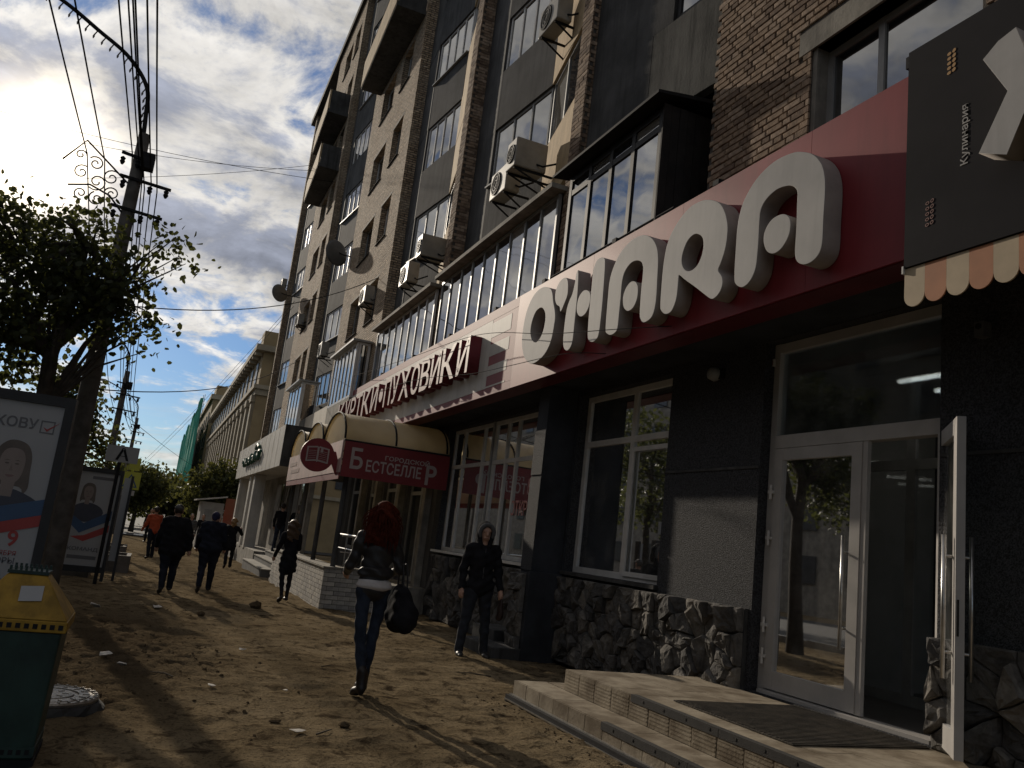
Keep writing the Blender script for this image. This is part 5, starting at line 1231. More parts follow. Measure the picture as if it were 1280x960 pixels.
def portrait(x, z, k, y, p):
    """anonymous head and neck as printed on the posters"""
    hair = [(-.13, .17), (-.06, .235), (.03, .24), (.11, .20), (.155, .10), (.165, -.05), (.175, -.20), (.14, -.26), (.10, -.20), (-.11, -.20), (-.15, -.25), (-.175, -.18), (-.165, -.03), (-.155, .09)]
    street_shape([smooth_loop([(x + a * k, z + b * k) for a, b in hair], 3)], y, m_phair, p, 'portrait_hair')
    street_shape([[(x - .05 * k, z - .30 * k), (x + .05 * k, z - .30 * k), (x + .06 * k, z - .12 * k), (x - .06 * k, z - .12 * k)]], y - .001, m_pskin, p, 'portrait_neck')
    fc = [(0, .165), (.07, .145), (.105, .07), (.105, -.03), (.085, -.12), (.04, -.175), (0, -.185), (-.04, -.175), (-.085, -.12), (-.105, -.03), (-.105, .07), (-.07, .145)]
    street_shape([smooth_loop([(x + a * k, z + b * k) for a, b in fc], 3)], y - .002, m_pskin, p, 'portrait_face')
    m_sh = pm('poster_skin_shade', (0.205, 0.165, 0.145), 0.5, 0.1, 3); m_lp = pm('poster_lip', (0.20, 0.125, 0.12), 0.5, 0.1, 3)
    for s in (-1, 1):
        street_shape([ell(x + s * .042 * k, z + .015 * k, .019 * k, .008 * k, 12)], y - .003, m_phair, p, 'portrait_eye')
        street_shape([[(x + s * .018 * k, z + .042 * k), (x + s * .045 * k, z + .052 * k), (x + s * .07 * k, z + .040 * k), (x + s * .045 * k, z + .044 * k)]], y - .003, m_phair, p, 'portrait_brow')
    street_shape([[(x - .016 * k, z - .055 * k), (x + .016 * k, z - .055 * k), (x + .008 * k, z - .02 * k), (x, z + .02 * k)]], y - .003, m_sh, p, 'portrait_nose')
    street_shape([smooth_loop([(x - .04 * k, z - .098 * k), (x, z - .092 * k), (x + .04 * k, z - .098 * k), (x, z - .118 * k)], 3)], y - .003, m_lp, p, 'portrait_mouth')
a1 = thing('advertising_box', 'tall street advertising box with an election poster beside the litter bin', 'advertising box', (-1.55, 9.2, 0))
x0, x1, y0, z0, z1 = -2.24, -0.87, 9.20, 0.40, 2.44
for b_ in ((x0, x0 + 0.085, z0, z1), (x1 - 0.085, x1, z0, z1), (x0 + 0.085, x1 - 0.085, z1 - 0.10, z1 - 0.002), (x0 + 0.085, x1 - 0.085, z0 + 0.002, z0 + 0.10)):
    MB().box(b_[0], b_[1], y0, y0 + 0.22, b_[2], b_[3]).build('frame', m_adframe, a1)
MB().box(x0 + 0.086, x1 - 0.086, y0 + 0.03, y0 + 0.2, z0 + 0.101, z1 - 0.101).build('poster', m_paper, a1)
MB().box(x0 + 0.25, x1 - 0.25, y0 + 0.03, y0 + 0.19, -0.1, z0 + 0.001).build('pedestal', m_adframe, a1)
Yp = y0 + 0.027
street_text('КОВУ', -1.515, Yp, 2.085, 0.36, 0.105, m_pgrey, a1, bold=0.02, depth=0.002)
def tickbox(x, z, s, p):
    street_shape([[(x, z), (x + s, z), (x + s, z + s), (x, z + s)], [(x + .1 * s, z + .1 * s), (x + .9 * s, z + .1 * s), (x + .9 * s, z + .9 * s), (x + .1 * s, z + .9 * s)]], Yp, m_pgrey, p, 'tick_box')
    street_shape([[(x + .2 * s, z + .5 * s), (x + .5 * s, z + .15 * s), (x + 1.35 * s, z + 1.0 * s), (x + .5 * s, z + .34 * s)]], Yp - 0.001, m_pred, p, 'tick')
tickbox(-1.135, 2.06, 0.125, a1)
portrait(-1.30, 1.72, 1.0, Yp, a1)
street_shape([smooth_loop([(-1.72, 1.18), (-1.60, 1.38), (-1.38, 1.49), (-1.22, 1.49), (-1.02, 1.40), (-0.958, 1.30), (-0.958, 1.18)], 3)], Yp - 0.0005, m_psuit, a1, 'portrait_shoulders')
street_shape([[(-2.15, 0.92), (-0.958, 1.28), (-0.958, 1.43), (-1.4, 1.30), (-2.15, 1.15)]], Yp - 0.003, m_pblue, a1, 'blue_band'); street_shape([[(-2.15, 0.80), (-0.958, 1.17), (-0.958, 1.278), (-2.15, 0.918)]], Yp - 0.003, m_pred, a1, 'red_band')
street_text('9', -1.20, Yp, 0.96, 0.09, 0.15, m_pred, a1, depth=0.002); street_text('СЕНТЯБРЯ', -1.40, Yp, 0.875, 0.30, 0.045, m_pred, a1, bold=0.0, depth=0.002); street_text('ВЫБОРЫ', -1.42, Yp, 0.80, 0.32, 0.058, m_pgrey, a1, depth=0.002); street_text('У', -1.42, Yp, 0.62, 0.11, 0.13, m_pgrey, a1, depth=0.002)
tickbox(-1.28, 0.53, 0.13, a1)
a2 = thing('advertising_box', 'further advertising box with a striped campaign poster under the bus stop sign', 'advertising box', (-1.15, 19.0, zg(19)))
for b_ in ((-1.80, -1.66, -0.14, 2.12), (-0.70, -0.64, -0.14, 2.12), (-1.66, -0.70, 2.02, 2.118), (-1.66, -0.70, 0.02, 0.14)):
    MB().box(b_[0], b_[1], 19.0, 19.2, b_[2], b_[3]).build('frame', m_adframe, a2)
MB().box(-1.659, -0.701, 19.03, 19.18, 0.141, 2.019).build('poster', m_paper, a2)
Yq = 19.027
street_shape([[(-1.62, 1.10), (-1.25, 0.78), (-0.72, 1.08), (-0.72, 1.28), (-1.2, 0.98), (-1.62, 1.25)]], Yq, m_pblue, a2, 'blue_band'); street_shape([[(-1.40, 0.70), (-1.15, 0.62), (-0.72, 0.84), (-0.72, 0.99), (-1.16, 0.74)]], Yq, m_pred, a2, 'red_band')
portrait(-1.22, 1.60, 0.8, Yq, a2); street_shape([smooth_loop([(-1.55, 1.16), (-1.42, 1.32), (-1.2, 1.40), (-0.95, 1.32), (-0.9, 1.16), (-1.2, 1.0)], 3)], Yq + 0.001, m_psuit, a2, 'portrait_shoulders')
street_text('КОМАНД', -1.40, Yq, 0.42, 0.56, 0.09, m_pgrey, a2, depth=0.003)
MB().box(-1.38, -0.85, Yq - 0.001, Yq + 0.002, 0.27, 0.34).build('blurred_line', m_pgrey, a2); MB().box(-1.2, -0.76, Yq - 0.001, Yq + 0.002, 1.88, 1.94).build('blurred_line', m_pgrey, a2)
MB().box(-0.63, -0.50, 19.6, 19.7, 0.25, 2.0).build('side_poster', m_paper, a2); MB().box(-0.50, -0.45, 19.5, 19.7, -0.15, 2.05).build('frame', m_adframe, a2)
bsn = thing('bus_stop_sign', 'white bus stop plate with a black letter A on a dark post', 'sign', (-0.78, 18.6, zg(18.6)))
MB().box(-1.04, -0.43, 18.60, 18.625, 2.27, 2.60).build('plate', m_paper, bsn); street_text('А', -0.85, 18.597, 2.31, 0.25, 0.25, m_black, bsn, bold=0.022)
g = MB(); g.tube([(-0.76, 18.66, -0.3), (-0.76, 18.66, 2.62)], 0.035, 8); g.build('post', m_black, bsn)
for i, (x, y, w, d, h) in enumerate(((-1.35, 20.6, 0.75, 1.1, 0.55), (-0.7, 23.5, 0.9, 1.4, 0.5), (-0.95, 28.5, 0.95, 1.5, 0.55))):
    c = thing('concrete_planter', 'low dark concrete planter box by the kerb, %s of three' % ('nearest', 'middle', 'furthest')[i], 'planter', (x, y, zg(y)), group='planters by the kerb')
    b = zg(y) - 0.1; m_pl = pm('planter_concrete', (0.12, 0.11, 0.10), 0.9, 0.4, 3, 0.4, 30)
    for q in ((x - w / 2, x + w / 2, y - d / 2, y - d / 2 + 0.1), (x - w / 2, x + w / 2, y + d / 2 - 0.1, y + d / 2), (x - w / 2, x - w / 2 + 0.1, y - d / 2 + 0.1, y + d / 2 - 0.1), (x + w / 2 - 0.1, x + w / 2, y - d / 2 + 0.1, y + d / 2 - 0.1)):
        MB().box(*q, b, b + h).build('side', m_pl, c)
    MB().box(x - w / 2 + 0.101, x + w / 2 - 0.101, y - d / 2 + 0.101, y + d / 2 - 0.101, b, b + h - 0.1).build('soil', m_dirt, c)
m_yg = pm('fluorescent_yellow', (0.42, 0.44, 0.06), 0.5, 0.1, 3)
cs = thing('crossing_sign', 'yellow bordered pedestrian crossing signs stacked on a yellow post', 'sign', (-1.05, 40, zg(40)))
g = MB(); g.tube([(-1.05, 40.05, zg(40) - 0.2), (-1.05, 40.05, 3.1)], 0.05, 8); g.build('post', m_yg, cs)
for z, s in ((2.05, 0.78), (2.88, 0.55)):
    MB().box(-1.05 - s / 2, -1.05 + s / 2, 40.0, 40.02, z, z + s * 0.98).build('plate', m_yg, cs)
street_shape([[(-1.36, 2.14), (-0.74, 2.14), (-1.05, 2.72)], [(-1.27, 2.19), (-0.83, 2.19), (-1.05, 2.62)]], 39.996, m_pblue, cs, 'triangle'); street_shape([[(-1.12, 2.20), (-1.05, 2.34), (-0.98, 2.20), (-0.99, 2.34), (-1.03, 2.52), (-1.10, 2.34)]], 39.995, m_black, cs, 'walker')
MB().box(-1.30, -0.80, 40.0, 40.02, 1.78, 2.0).build('plate', m_paper, cs)

# ------------------------------------------------------------------ litter bin, manhole, litter
m_bing = pm('bin_green', (0.018, 0.042, 0.034), 0.5, 0.4, 4, 0.2, 12, spec=0.4, streak=0.5); m_biny = pm('bin_yellow', (0.33, 0.195, 0.024), 0.6, 0.4, 5, 0.2, 14, spec=0.3, streak=0.45)
bi = thing('litter_bin', 'dark green litter bin with a yellow hipped lid and paper notice', 'bin', (-0.58, 5.64, 0.03))
cx, cy = -0.575, 5.64
g = MB(); g.hexa([(cx - .225, cy - .225, 0.06), (cx + .225, cy - .225, 0.06), (cx + .225, cy + .225, 0.06), (cx - .225, cy + .225, 0.06)], [(cx - .245, cy - .245, 0.735), (cx + .245, cy - .245, 0.735), (cx + .245, cy + .245, 0.735), (cx - .245, cy + .245, 0.735)]); bevel(g.build('body', m_bing, bi), 0.012)
bevel(MB().box(cx - .265, cx + .265, cy - .265, cy + .265, 0.737, 0.80).build('lid_rim', m_biny, bi), 0.006)
MB().box(cx - .235, cx + .235, cy - .235, cy + .235, 0.0, 0.062).build('foot', m_black, bi)
MB().box(cx - .23, cx + .23, cy - .232, cy + .23, 0.075, 0.13).build('foot_band', m_bing, bi)
g = MB(); g.hexa([(cx - .262, cy - .262, 0.802), (cx + .262, cy - .262, 0.802), (cx + .262, cy + .262, 0.802), (cx - .262, cy + .262, 0.802)], [(cx - .10, cy - .10, 1.03), (cx + .10, cy - .10, 1.03), (cx + .10, cy + .10, 1.03), (cx - .10, cy + .10, 1.03)]); bevel(g.build('lid', m_biny, bi), 0.008)
MB().box(cx - .105, cx + .105, cy - .105, cy + .105, 1.032, 1.05).build('lid_cap', m_bing, bi)
for i in range(8):
    u_ = cx - 0.098 + i * 0.0262; [MB().box(u_, u_ + 0.013, cy + q_, cy + q_ + .01, 1.051, 1.075).build('cap_tooth', m_bing, bi) for q_ in (-.105, .095)]
for i in range(12):
    u_ = cx - 0.245 + i * 0.0425; MB().box(u_, u_ + 0.024, cy - .268, cy - .264, 0.755, 0.782).build('rim_slot', m_black, bi)
    if i < 11: MB().box(cx - 0.215 + i * 0.04, cx - 0.193 + i * 0.04, cy - .236, cy - .231, 0.09, 0.115).build('foot_slot', m_black, bi)
tl = Vector((cx, cy - .262, 0.802)); nrm_ = Vector((0, 0.162, 0.228)).normalized(); off = Vector((0, -nrm_.z, nrm_.y)) * 0.006
def lidp(u_, s): return Vector((cx + u_, cy - .262, 0.802)) + nrm_ * s + off
g = MB(); g.add([lidp(-0.01, .105), lidp(0.105, .115), lidp(0.10, .21), lidp(-0.015, .20)], [(0, 1, 2, 3)]); g.build('paper_notice', m_paper, bi)
mh = thing('manhole_cover', 'worn iron manhole cover on a raised broken concrete ring, coloured dark like a shaded hollow', 'manhole', (-0.43, 6.92, 0.0))
m_iron = pm('worn_iron', (0.34, 0.31, 0.27), 0.45, 0.3, 9, 0.4, 50, metal=0.7)
def cover_ring(r0, r1, z0, z1, n=40): return [(r0, z0), (r0, z1), (r1, z1), (r1, z0)]
g = MB(); g.lathe([(0.40, -0.15), (0.38, 0.03), (0.345, 0.075), (0.30, 0.075)], (-0.43, 6.92, 0), 26)
g.v = [(x + random.uniform(-.018, .018), y + random.uniform(-.018, .018), z) for x, y, z in g.v]; g.build('shaded_concrete_ring', m_conc, mh)  # ring coloured dark to stand in for the shaded hollow below the cover
g = MB(); g.lathe([(0.33, 0.076), (0.335, 0.095), (0.325, 0.108), (0.300, 0.110), (0.298, 0.102), (0.275, 0.102), (0.270, 0.110), (0.2, 0.112), (0.198, 0.103), (0.17, 0.103), (0.165, 0.112), (0.02, 0.113)], (-0.43, 6.92, 0), 40); g.build('cover', m_iron, mh, smooth=False)
for r_, n_ in ((0.245, 16), (0.11, 8), (0.312, 30)):
    for k in range(n_):
        a = 2 * PI * k / n_; c = Vector((-0.43 + r_ * math.cos(a), 6.92 + r_ * math.sin(a), 0.116)); d = Vector((math.cos(a), math.sin(a), 0)) * (0.022 if r_ < .3 else 0.012)
        g = MB(); g.bar(c - d - Vector((0, 0, .003)), c + d - Vector((0, 0, .003)), 0.014, 0.006); g.build('tread_rib', m_iron, mh)
def clod(name, label, x, y, r, mat, seed, flat=0.6, cat='stone', group=None):
    rr = random.Random(seed); g = MB(); rows = []
    for i in range(5):
        th = PI * i / 4; rows.append([(x + r * math.sin(th) * math.cos(2 * PI * k / 7) * rr.uniform(.7, 1.2), y + r * math.sin(th) * math.sin(2 * PI * k / 7) * rr.uniform(.7, 1.2), gz(x, y) + r * flat * (0.55 - math.cos(th) * -1 * 0.9) * 1.0 if 0 else gz(x, y) + r * flat * (0.7 + math.cos(th)) * rr.uniform(.85, 1.1)) for k in range(7)])
    vs = sum(rows, []); fs = [(i * 7 + k, (i + 1) * 7 + k, (i + 1) * 7 + (k + 1) % 7, i * 7 + (k + 1) % 7) for i in range(4) for k in range(7)]
    g.add(vs, fs); return g.build(name, mat, None, label=label, cat=cat, group=group)
m_clod = pm('dark_clod', (0.11, 0.082, 0.052), 1.0, 0.4, 20, 0.6, 60, spec=0.0)
clod('stone', 'dark angular lump of earth in front of the walking woman with loose hair', 2.05, 16.0, 0.13, m_clod, 1)
clod('stone', 'small dark stone on the path left of centre', 1.0, 14.0, 0.07, m_clod, 2)
clod('stone', 'small dark stone between the red-haired woman and the manhole', 1.65, 6.6, 0.045, m_clod, 3)
clod('stone', 'flat dark lump on the sunny soil behind the red-haired woman', 1.15, 6.75, 0.05, m_clod, 4, 0.3)
rr = random.Random(4); g = MB()
for k in range(520):
    if k % 3: x, y = rr.gauss(0.0, 0.6), rr.gauss(9.6, 2.0)
    elif k % 2: x, y = rr.gauss(3.45, 0.10), rr.uniform(5, 8.1)
    else: x, y = rr.uniform(-0.3, 4.8), rr.uniform(5, 16)
    if x < -1.2 or y < 5 or x > 5 or (x > 3.55 and y < 8.1): continue
    s = rr.choice((0.006, 0.008, 0.010, 0.014, 0.018, 0.022 if k % 3 else 0.010)); z = gz(x, y)
    a = [(x + s * rr.uniform(.6, 1.3) * math.cos(t_), y + s * rr.uniform(.6, 1.3) * math.sin(t_), z - s * 0.3) for t_ in (0.3, 1.5, 2.8, 4.0, 5.2)]
    b = [(x + (p[0] - x) * 0.6 + rr.uniform(-.2, .2) * s, y + (p[1] - y) * 0.6, z + s * rr.uniform(.35, .8)) for p in a]
    g.add(a + b, [(i, (i + 1) % 5, 5 + (i + 1) % 5, 5 + i) for i in range(5)] + [(5, 6, 7, 8, 9)])
g.build('loose_clods', m_clod, None, label='loose clods and pebbles scattered over the trodden soil', cat='gravel', kind='stuff')
m_litter = pm('litter_white', (0.62, 0.58, 0.52), 0.7, 0.2, 20)
for i, (x, y, s, w) in enumerate(((-0.15, 9.0, 0.085, 'crumpled white litter beside the bin'), (0.02, 8.75, 0.06, 'small white scrap right of the crumpled litter by the bin'), (1.25, 10.3, 0.05, 'white scrap alone on the sunny soil'), (0.75, 7.9, 0.05, 'pale scrap near the pole shadow'), (1.25, 6.35, 0.06, 'torn pale wrapper with twigs in the foreground'), (1.4, 7.9, 0.03, 'tiny pale chip on the soil left of the red-haired woman'), (0.35, 14.6, 0.09, 'white scrap where the soil is churned up'), (-0.5, 14.2, 0.14, 'pale wrapper in the churned soil by the planters'))):
    rr = random.Random(50 + i); z = gz(x, y) + 0.012
    g = MB(); n_ = 6; ring = [(x + s * rr.uniform(.5, 1.1) * math.cos(2 * PI * k / n_), y + s * rr.uniform(.5, 1.1) * math.sin(2 * PI * k / n_), z + rr.uniform(0, s * .45)) for k in range(n_)]
    g.add(ring + [(x, y, z + s * 0.35), (x + s * .1, y, z - 0.006)], [(k, (k + 1) % n_, n_) for k in range(n_)] + [((k + 1) % n_, k, n_ + 1) for k in range(n_)]); g.build('paper_scrap', m_litter, None, label=w, cat='litter', group='litter on the soil')
m_twig = pm('twig', (0.06, 0.045, 0.03), 0.9, 0.3, 9)
for i, (x, y, a, L) in enumerate(((1.38, 6.3, 0.6, 0.2), (0.45, 8.3, 2.2, 0.25), (2.0, 9.4, 0.1, 0.16), (4.1, 9.6, 2.7, 0.5))):
    g = MB(); z = gz(x, y) + 0.01; g.tube([(x, y, z), (x + L * .5 * math.cos(a), y + L * .5 * math.sin(a), z + 0.012), (x + L * math.cos(a + .2), y + L * math.sin(a + .2), z + 0.004)], [0.007, 0.006, 0.003], 5); g.build('twig', m_twig, None, label=('dark twig beside the torn wrapper', 'dry twig lying in the pole shadow', 'short dark twig behind the red-haired woman', 'dry stalk near the tiled steps')[i], cat='twig', group='twigs on the soil')
for i, (x, y, z, w, d, h) in enumerate(((4.95, 11.7, -0.06, 0.5, 1.2, 0.16), (5.25, 12.3, -0.08, 0.45, 0.9, 0.34))):
    o = bevel(MB().box(x - w / 2, x + w / 2, y - d / 2, y + d / 2, z - 0.1, z + h).build('stone_block', m_conc_light if 0 else m_conc, None, label=('low slab', 'higher slab')[i] + ' of old concrete behind the hooded man', cat='slab'), 0.015)

# ------------------------------------------------------------------ kiosk, far buildings
m_kiosk = pm('kiosk_white', (0.40, 0.39, 0.37), 0.6, 0.2, 2); m_orange = pm('orange_board', (0.42, 0.10, 0.055), 0.6, 0.5, 0.9, col2=(0.36, 0.2, 0.12))
k_ = thing('street_kiosk', 'small white kiosk with a sloping roof under the trees', 'kiosk', (3.0, 52, zg(52)))
b = zg(52)
MB().box(2.55, 3.75, 50, 53, b - 0.1, b + 2.6).build('cabin', m_kiosk, k_); g = MB(); g.hexa([(2.25, 49.7, b + 2.62), (3.85, 49.7, b + 2.95), (3.85, 53.3, b + 2.95), (2.25, 53.3, b + 2.62)], [(2.25, 49.7, b + 2.70), (3.85, 49.7, b + 3.03), (3.85, 53.3, b + 3.03), (2.25, 53.3, b + 2.70)]); g.build('roof', m_pvc, k_)
MB().box(2.75, 3.15, 49.97, 49.999, b + 0.3, b + 2.2).build('door', m_pvcg, k_); MB().box(3.3, 3.65, 49.97, 49.999, b + 1.0, b + 2.0).build('window', m_pane, k_)
ob = thing('street_billboard', 'orange billboard between the kiosk and the white shopfront', 'billboard', (4.6, 50, zg(50)))
MB().box(3.80, 5.4, 49.9, 49.98, 0.9, 2.35).build('board', m_orange, ob); MB().box(3.80, 5.4, 49.92, 49.97, 0.2, 0.88).build('lower_board', m_kiosk, ob)
for x in (3.95, 5.2): MB().box(x, x + 0.1, 50.0, 50.1, b - 0.2, 2.3).build('post', m_black, ob)
m_ochre = pm('ochre_render', (0.34, 0.255, 0.14), 0.9, 0.2, 0.6); m_trim = pm('pale_trim', (0.40, 0.345, 0.25), 0.9, 0.2, 0.8); m_farwin = pm('far_window', (0.05, 0.05, 0.052), 0.4, 0.3, 2)
yb_ = thing('yellow_building', 'long yellow classical building with pilasters and heavy cornices', 'building', (6, 71, zg(71)))
Y0_, Y1_, ZB, ZT = 71, 137, -1.5, 15.2
MB().box(6.3, 30, Y0_ + 0.3, Y1_, ZB, ZT).build('wall', m_ochre, yb_)
for z, o, h in ((15.2, 0.7, 0.5), (12.0, 0.35, 0.35), (11.5, 0.15, 0.5), (3.6, 0.2, 0.3)): MB().box(6.3 - o, 30, Y0_ + 0.3 - o, Y1_ + o, z + 0.002, z + h).build('cornice', m_trim, yb_)
MB().box(6.2, 30, Y0_ + 0.2, Y1_, 15.7, 16.1).build('parapet', m_ochre, yb_); MB().box(6.1, 7.6, Y0_ + 0.1, Y0_ + 2.2, 15.702, 17.0).build('corner_block', m_ochre, yb_)
for i in range(16):
    y = Y0_ + 1.2 + i * 4.1
    MB().box(6.05, 6.3, y - 0.5, y + 0.5, 3.9, 11.4).build('pilaster', m_trim, yb_)
    MB().box(5.95, 6.3, y - 0.65, y + 0.65, 10.9, 11.49).build('capital', m_trim, yb_)
    for z, h in ((4.6, 2.4), (8.0, 2.3), (12.7, 1.9), (0.4, 2.4)):
        if y + 3 < Y1_: MB().box(6.22, 6.32, y + 1.3, y + 2.8, z, z + h).build('window', m_farwin, yb_)
for i in range(5):
    x = 7.2 + i * 3.4
    for z, h in ((4.6, 2.4), (8.0, 2.3), (12.7, 1.9)): MB().box(x, x + 1.4, Y0_ + 0.22, Y0_ + 0.32, z, z + h).build('window', m_farwin, yb_)
for i in range(30): MB().box(5.65, 6.2, Y0_ + 0.6 + i * 2.2, Y0_ + 1.0 + i * 2.2, 14.9, 15.19).build('bracket', m_trim, yb_)
g2 = thing('netted_building', 'far yellowish building whose front is hung with green scaffold netting', 'building', (6, 150, zg(150)))
MB().box(6.0, 40, 142, 230, -3, 19.5).build('wall', m_ochre, g2); MB().box(5.6, 40, 141.6, 230, 19.5, 20.3).build('cornice', m_trim, g2); MB().box(6.3, 10, 143, 150, 20.3, 22).build('attic', m_ochre, g2)
for i in range(12):
    for j in range(5): MB().box(5.9, 6.02, 145 + i * 7, 147.5 + i * 7, 1 + j * 3.6, 3.2 + j * 3.6).build('window', m_farwin, g2)
m_net = pm('green_net', (0.03, 0.36, 0.24), 0.7, 0.35, 0.3, 0.4, 1.5); m_scaf = pm('scaffold', (0.15, 0.14, 0.13), 0.6, 0.2, 1)
sc = thing('scaffold_netting', 'tall bright green scaffold netting down the street', 'scaffolding', (4.2, 150, zg(150)))
for i in range(14):
    a = 138 + i * 7.0; g = MB(); n_ = 10
    top = 19 + 0.8 * math.sin(i * 1.7)
    vs = []; 
    for k in range(n_ + 1):
        for z in (-2.5, 3, 8, 13, top): vs.append((4.3 + 0.18 * math.sin(k * 2.1 + i + z), a + 6.9 * k / n_, z))
    fs = [(k * 5 + j, (k + 1) * 5 + j, (k + 1) * 5 + j + 1, k * 5 + j + 1) for k in range(n_) for j in range(4)]
    g.add(vs, fs); g.build('net_sheet', m_net, sc)
    MB().box(4.5, 4.58, a, a + 0.08, -2.5, top + 0.5).build('standard', m_scaf, sc)
# the far side of the street, seen only in reflections
ob_ = thing('opposite_building', 'plain grey block across the road reflected in the shop windows', 'building', (-24, 30, 0))
MB().box(-36, -24, -45, 138, -2, 17).build('wall', m_conc_light, ob_); MB().box(-36.4, -23.6, -45.4, 138.4, 17.002, 17.6).build('roof', m_conc, ob_)
for i in range(30):
    for j in range(5): MB().box(-24.02, -23.9, -42 + i * 4.2, -40.2 + i * 4.2, 1.4 + j * 3.1, 3.0 + j * 3.1).build('window', m_farwin, ob_)

# ------------------------------------------------------------------ people
def surface_nets(D, origin, h):
    """smooth closed surface of D < 0 on a regular grid"""
    ins = D < 0; nx, ny, nz = D.shape
    c = [ins[i:nx - 1 + i, j:ny - 1 + j, k:nz - 1 + k] for i in (0, 1) for j in (0, 1) for k in (0, 1)]
    s = sum(x.astype(np.int8) for x in c); act = np.argwhere((s > 0) & (s < 8))
    acc = np.zeros((len(act), 3)); cnt = np.zeros(len(act)); I, J, K = act.T
    corners = [(i, j, k) for i in (0, 1) for j in (0, 1) for k in (0, 1)]
    for a in corners:
        for ax in range(3):
            if a[ax]: continue
            b = list(a); b[ax] = 1
            va = D[I + a[0], J + a[1], K + a[2]]; vb = D[I + b[0], J + b[1], K + b[2]]; m = (va < 0) != (vb < 0)
            t = np.where(m, va / np.where(m, va - vb, 1), 0); p = np.tile(np.array(a, float), (len(act), 1)); p[:, ax] = t
            acc[m] += p[m]; cnt[m] += 1
    V = origin + h * (act + acc / cnt[:, None])
    ind = -np.ones((nx - 1, ny - 1, nz - 1), dtype=np.int64); ind[I, J, K] = np.arange(len(act))
    Fs = []
    for ax in range(3):
        o = [a for a in range(3) if a != ax]
        sl0 = [slice(None)] * 3; sl1 = [slice(None)] * 3; sl0[ax] = slice(0, -1); sl1[ax] = slice(1, None)
        A = ins[tuple(sl0)]; B = ins[tuple(sl1)]; e = np.argwhere(A != B)
        e = e[(e[:, o[0]] > 0) & (e[:, o[1]] > 0) & (e[:, o[0]] < D.shape[o[0]] - 1) & (e[:, o[1]] < D.shape[o[1]] - 1)]
        q = []
        for d0, d1 in ((-1, -1), (0, -1), (0, 0), (-1, 0)):
            f = e.copy(); f[:, o[0]] += d0; f[:, o[1]] += d1; q.append(ind[f[:, 0], f[:, 1], f[:, 2]])
        q = np.stack(q, -1); fl = A[e[:, 0], e[:, 1], e[:, 2]]
        if ax == 1: fl = ~fl
        q[~fl] = q[~fl][:, ::-1]; Fs.append(q[(q >= 0).all(1)])
    return V, np.concatenate(Fs)
def prim_d(P, pr):
    """distance from points P to a tapered capsule squashed along its own axes"""
    a, b, ra, rb, sq = pr['a'], pr['b'], pr['ra'], pr['rb'], pr['sq']
    q = (P - a) / sq; ab = (b - a) / sq; L2 = max(float(ab @ ab), 1e-9)
    t = np.clip((q @ ab) / L2, 0, 1); d = np.linalg.norm(q - t[..., None] * ab, axis=-1)
    return (d - (ra + (rb - ra) * t)) * min(sq)
def grow(prims, h, k, noise_amp=0.0, seed=0):
    lo = np.min([np.minimum(p['a'], p['b']) - max(p['ra'], p['rb']) * max(p['sq']) for p in prims], 0) - 3 * h - 0.02
    hi = np.max([np.maximum(p['a'], p['b']) + max(p['ra'], p['rb']) * max(p['sq']) for p in prims], 0) + 3 * h + 0.02
    n = np.ceil((hi - lo) / h).astype(int) + 1; E = np.zeros(n, dtype=np.float64)
    for p in prims:
        mg = max(p['ra'], p['rb']) * max(p['sq']) + 6 * k + h
        i0 = np.maximum(((np.minimum(p['a'], p['b']) - mg - lo) / h).astype(int), 0); i1 = np.minimum(((np.maximum(p['a'], p['b']) + mg - lo) / h).astype(int) + 2, n)
        g_ = np.stack(np.meshgrid(*[lo[i] + h * np.arange(i0[i], i1[i]) for i in range(3)], indexing='ij'), -1)
        d = prim_d(g_, p)
        if p['nz']:
            w = g_ * 9.0; d = d + 1.8 * p['nz'] * (np.sin(w[..., 0] * 2.1 + w[..., 2] * 3.3 + seed) * np.sin(w[..., 1] * 2.7 + w[..., 2] * 1.9 + seed * 2) + 0.5 * np.sin(w[..., 2] * 5.1 + w[..., 0] * 3.7 + seed))
        E[i0[0]:i1[0], i0[1]:i1[1], i0[2]:i1[2]] += np.exp(np.clip(-d / k, -60, 40))
    D = np.where(E > 1e-25, -k * np.log(np.maximum(E, 1e-25)), 1.0)
    return surface_nets(D, lo, h)
def cap(a, b, ra, rb, m, sq=(1, 1, 1), nz=0.0): return dict(a=np.array(a, float), b=np.array(b, float), ra=ra, rb=rb, m=m, sq=np.array(sq, float), nz=nz)

m_skin = pm('skin', (0.42, 0.25, 0.18), 0.55, 0.1, 20); m_black_cloth = pm('black_cloth', (0.018, 0.018, 0.021), 0.95, 0.3, 8, 0.4, 40, spec=0.05); m_navy = pm('navy_cloth', (0.022, 0.025, 0.036), 0.95, 0.3, 8, 0.4, 40, spec=0.05)
m_denim = pm('denim', (0.024, 0.032, 0.050), 0.85, 0.4, 9, 0.3, 90, spec=0.2); m_jacket = pm('black_leather', (0.014, 0.013, 0.014), 0.55, 0.3, 8, 0.4, 25, spec=0.5); m_whitecloth = pm('white_knit', (0.52, 0.49, 0.48), 0.9, 0.1, 30); m_boot = pm('boot_leather', (0.018, 0.013, 0.011), 0.5, 0.3, 10)
m_hair_red = pm('red_hair', (0.085, 0.018, 0.010), 0.8, 0.5, 26, 0.9, 70, spec=0.06); m_hair_brown = pm('brown_hair', (0.085, 0.052, 0.03), 0.5, 0.4, 26, 0.6, 90, spec=0.5); m_hair_fair = pm('fair_hair', (0.28, 0.17, 0.075), 0.5, 0.3, 26, 0.5, 90); m_hair_dark = pm('dark_hair', (0.03, 0.022, 0.017), 0.6, 0.3, 26)
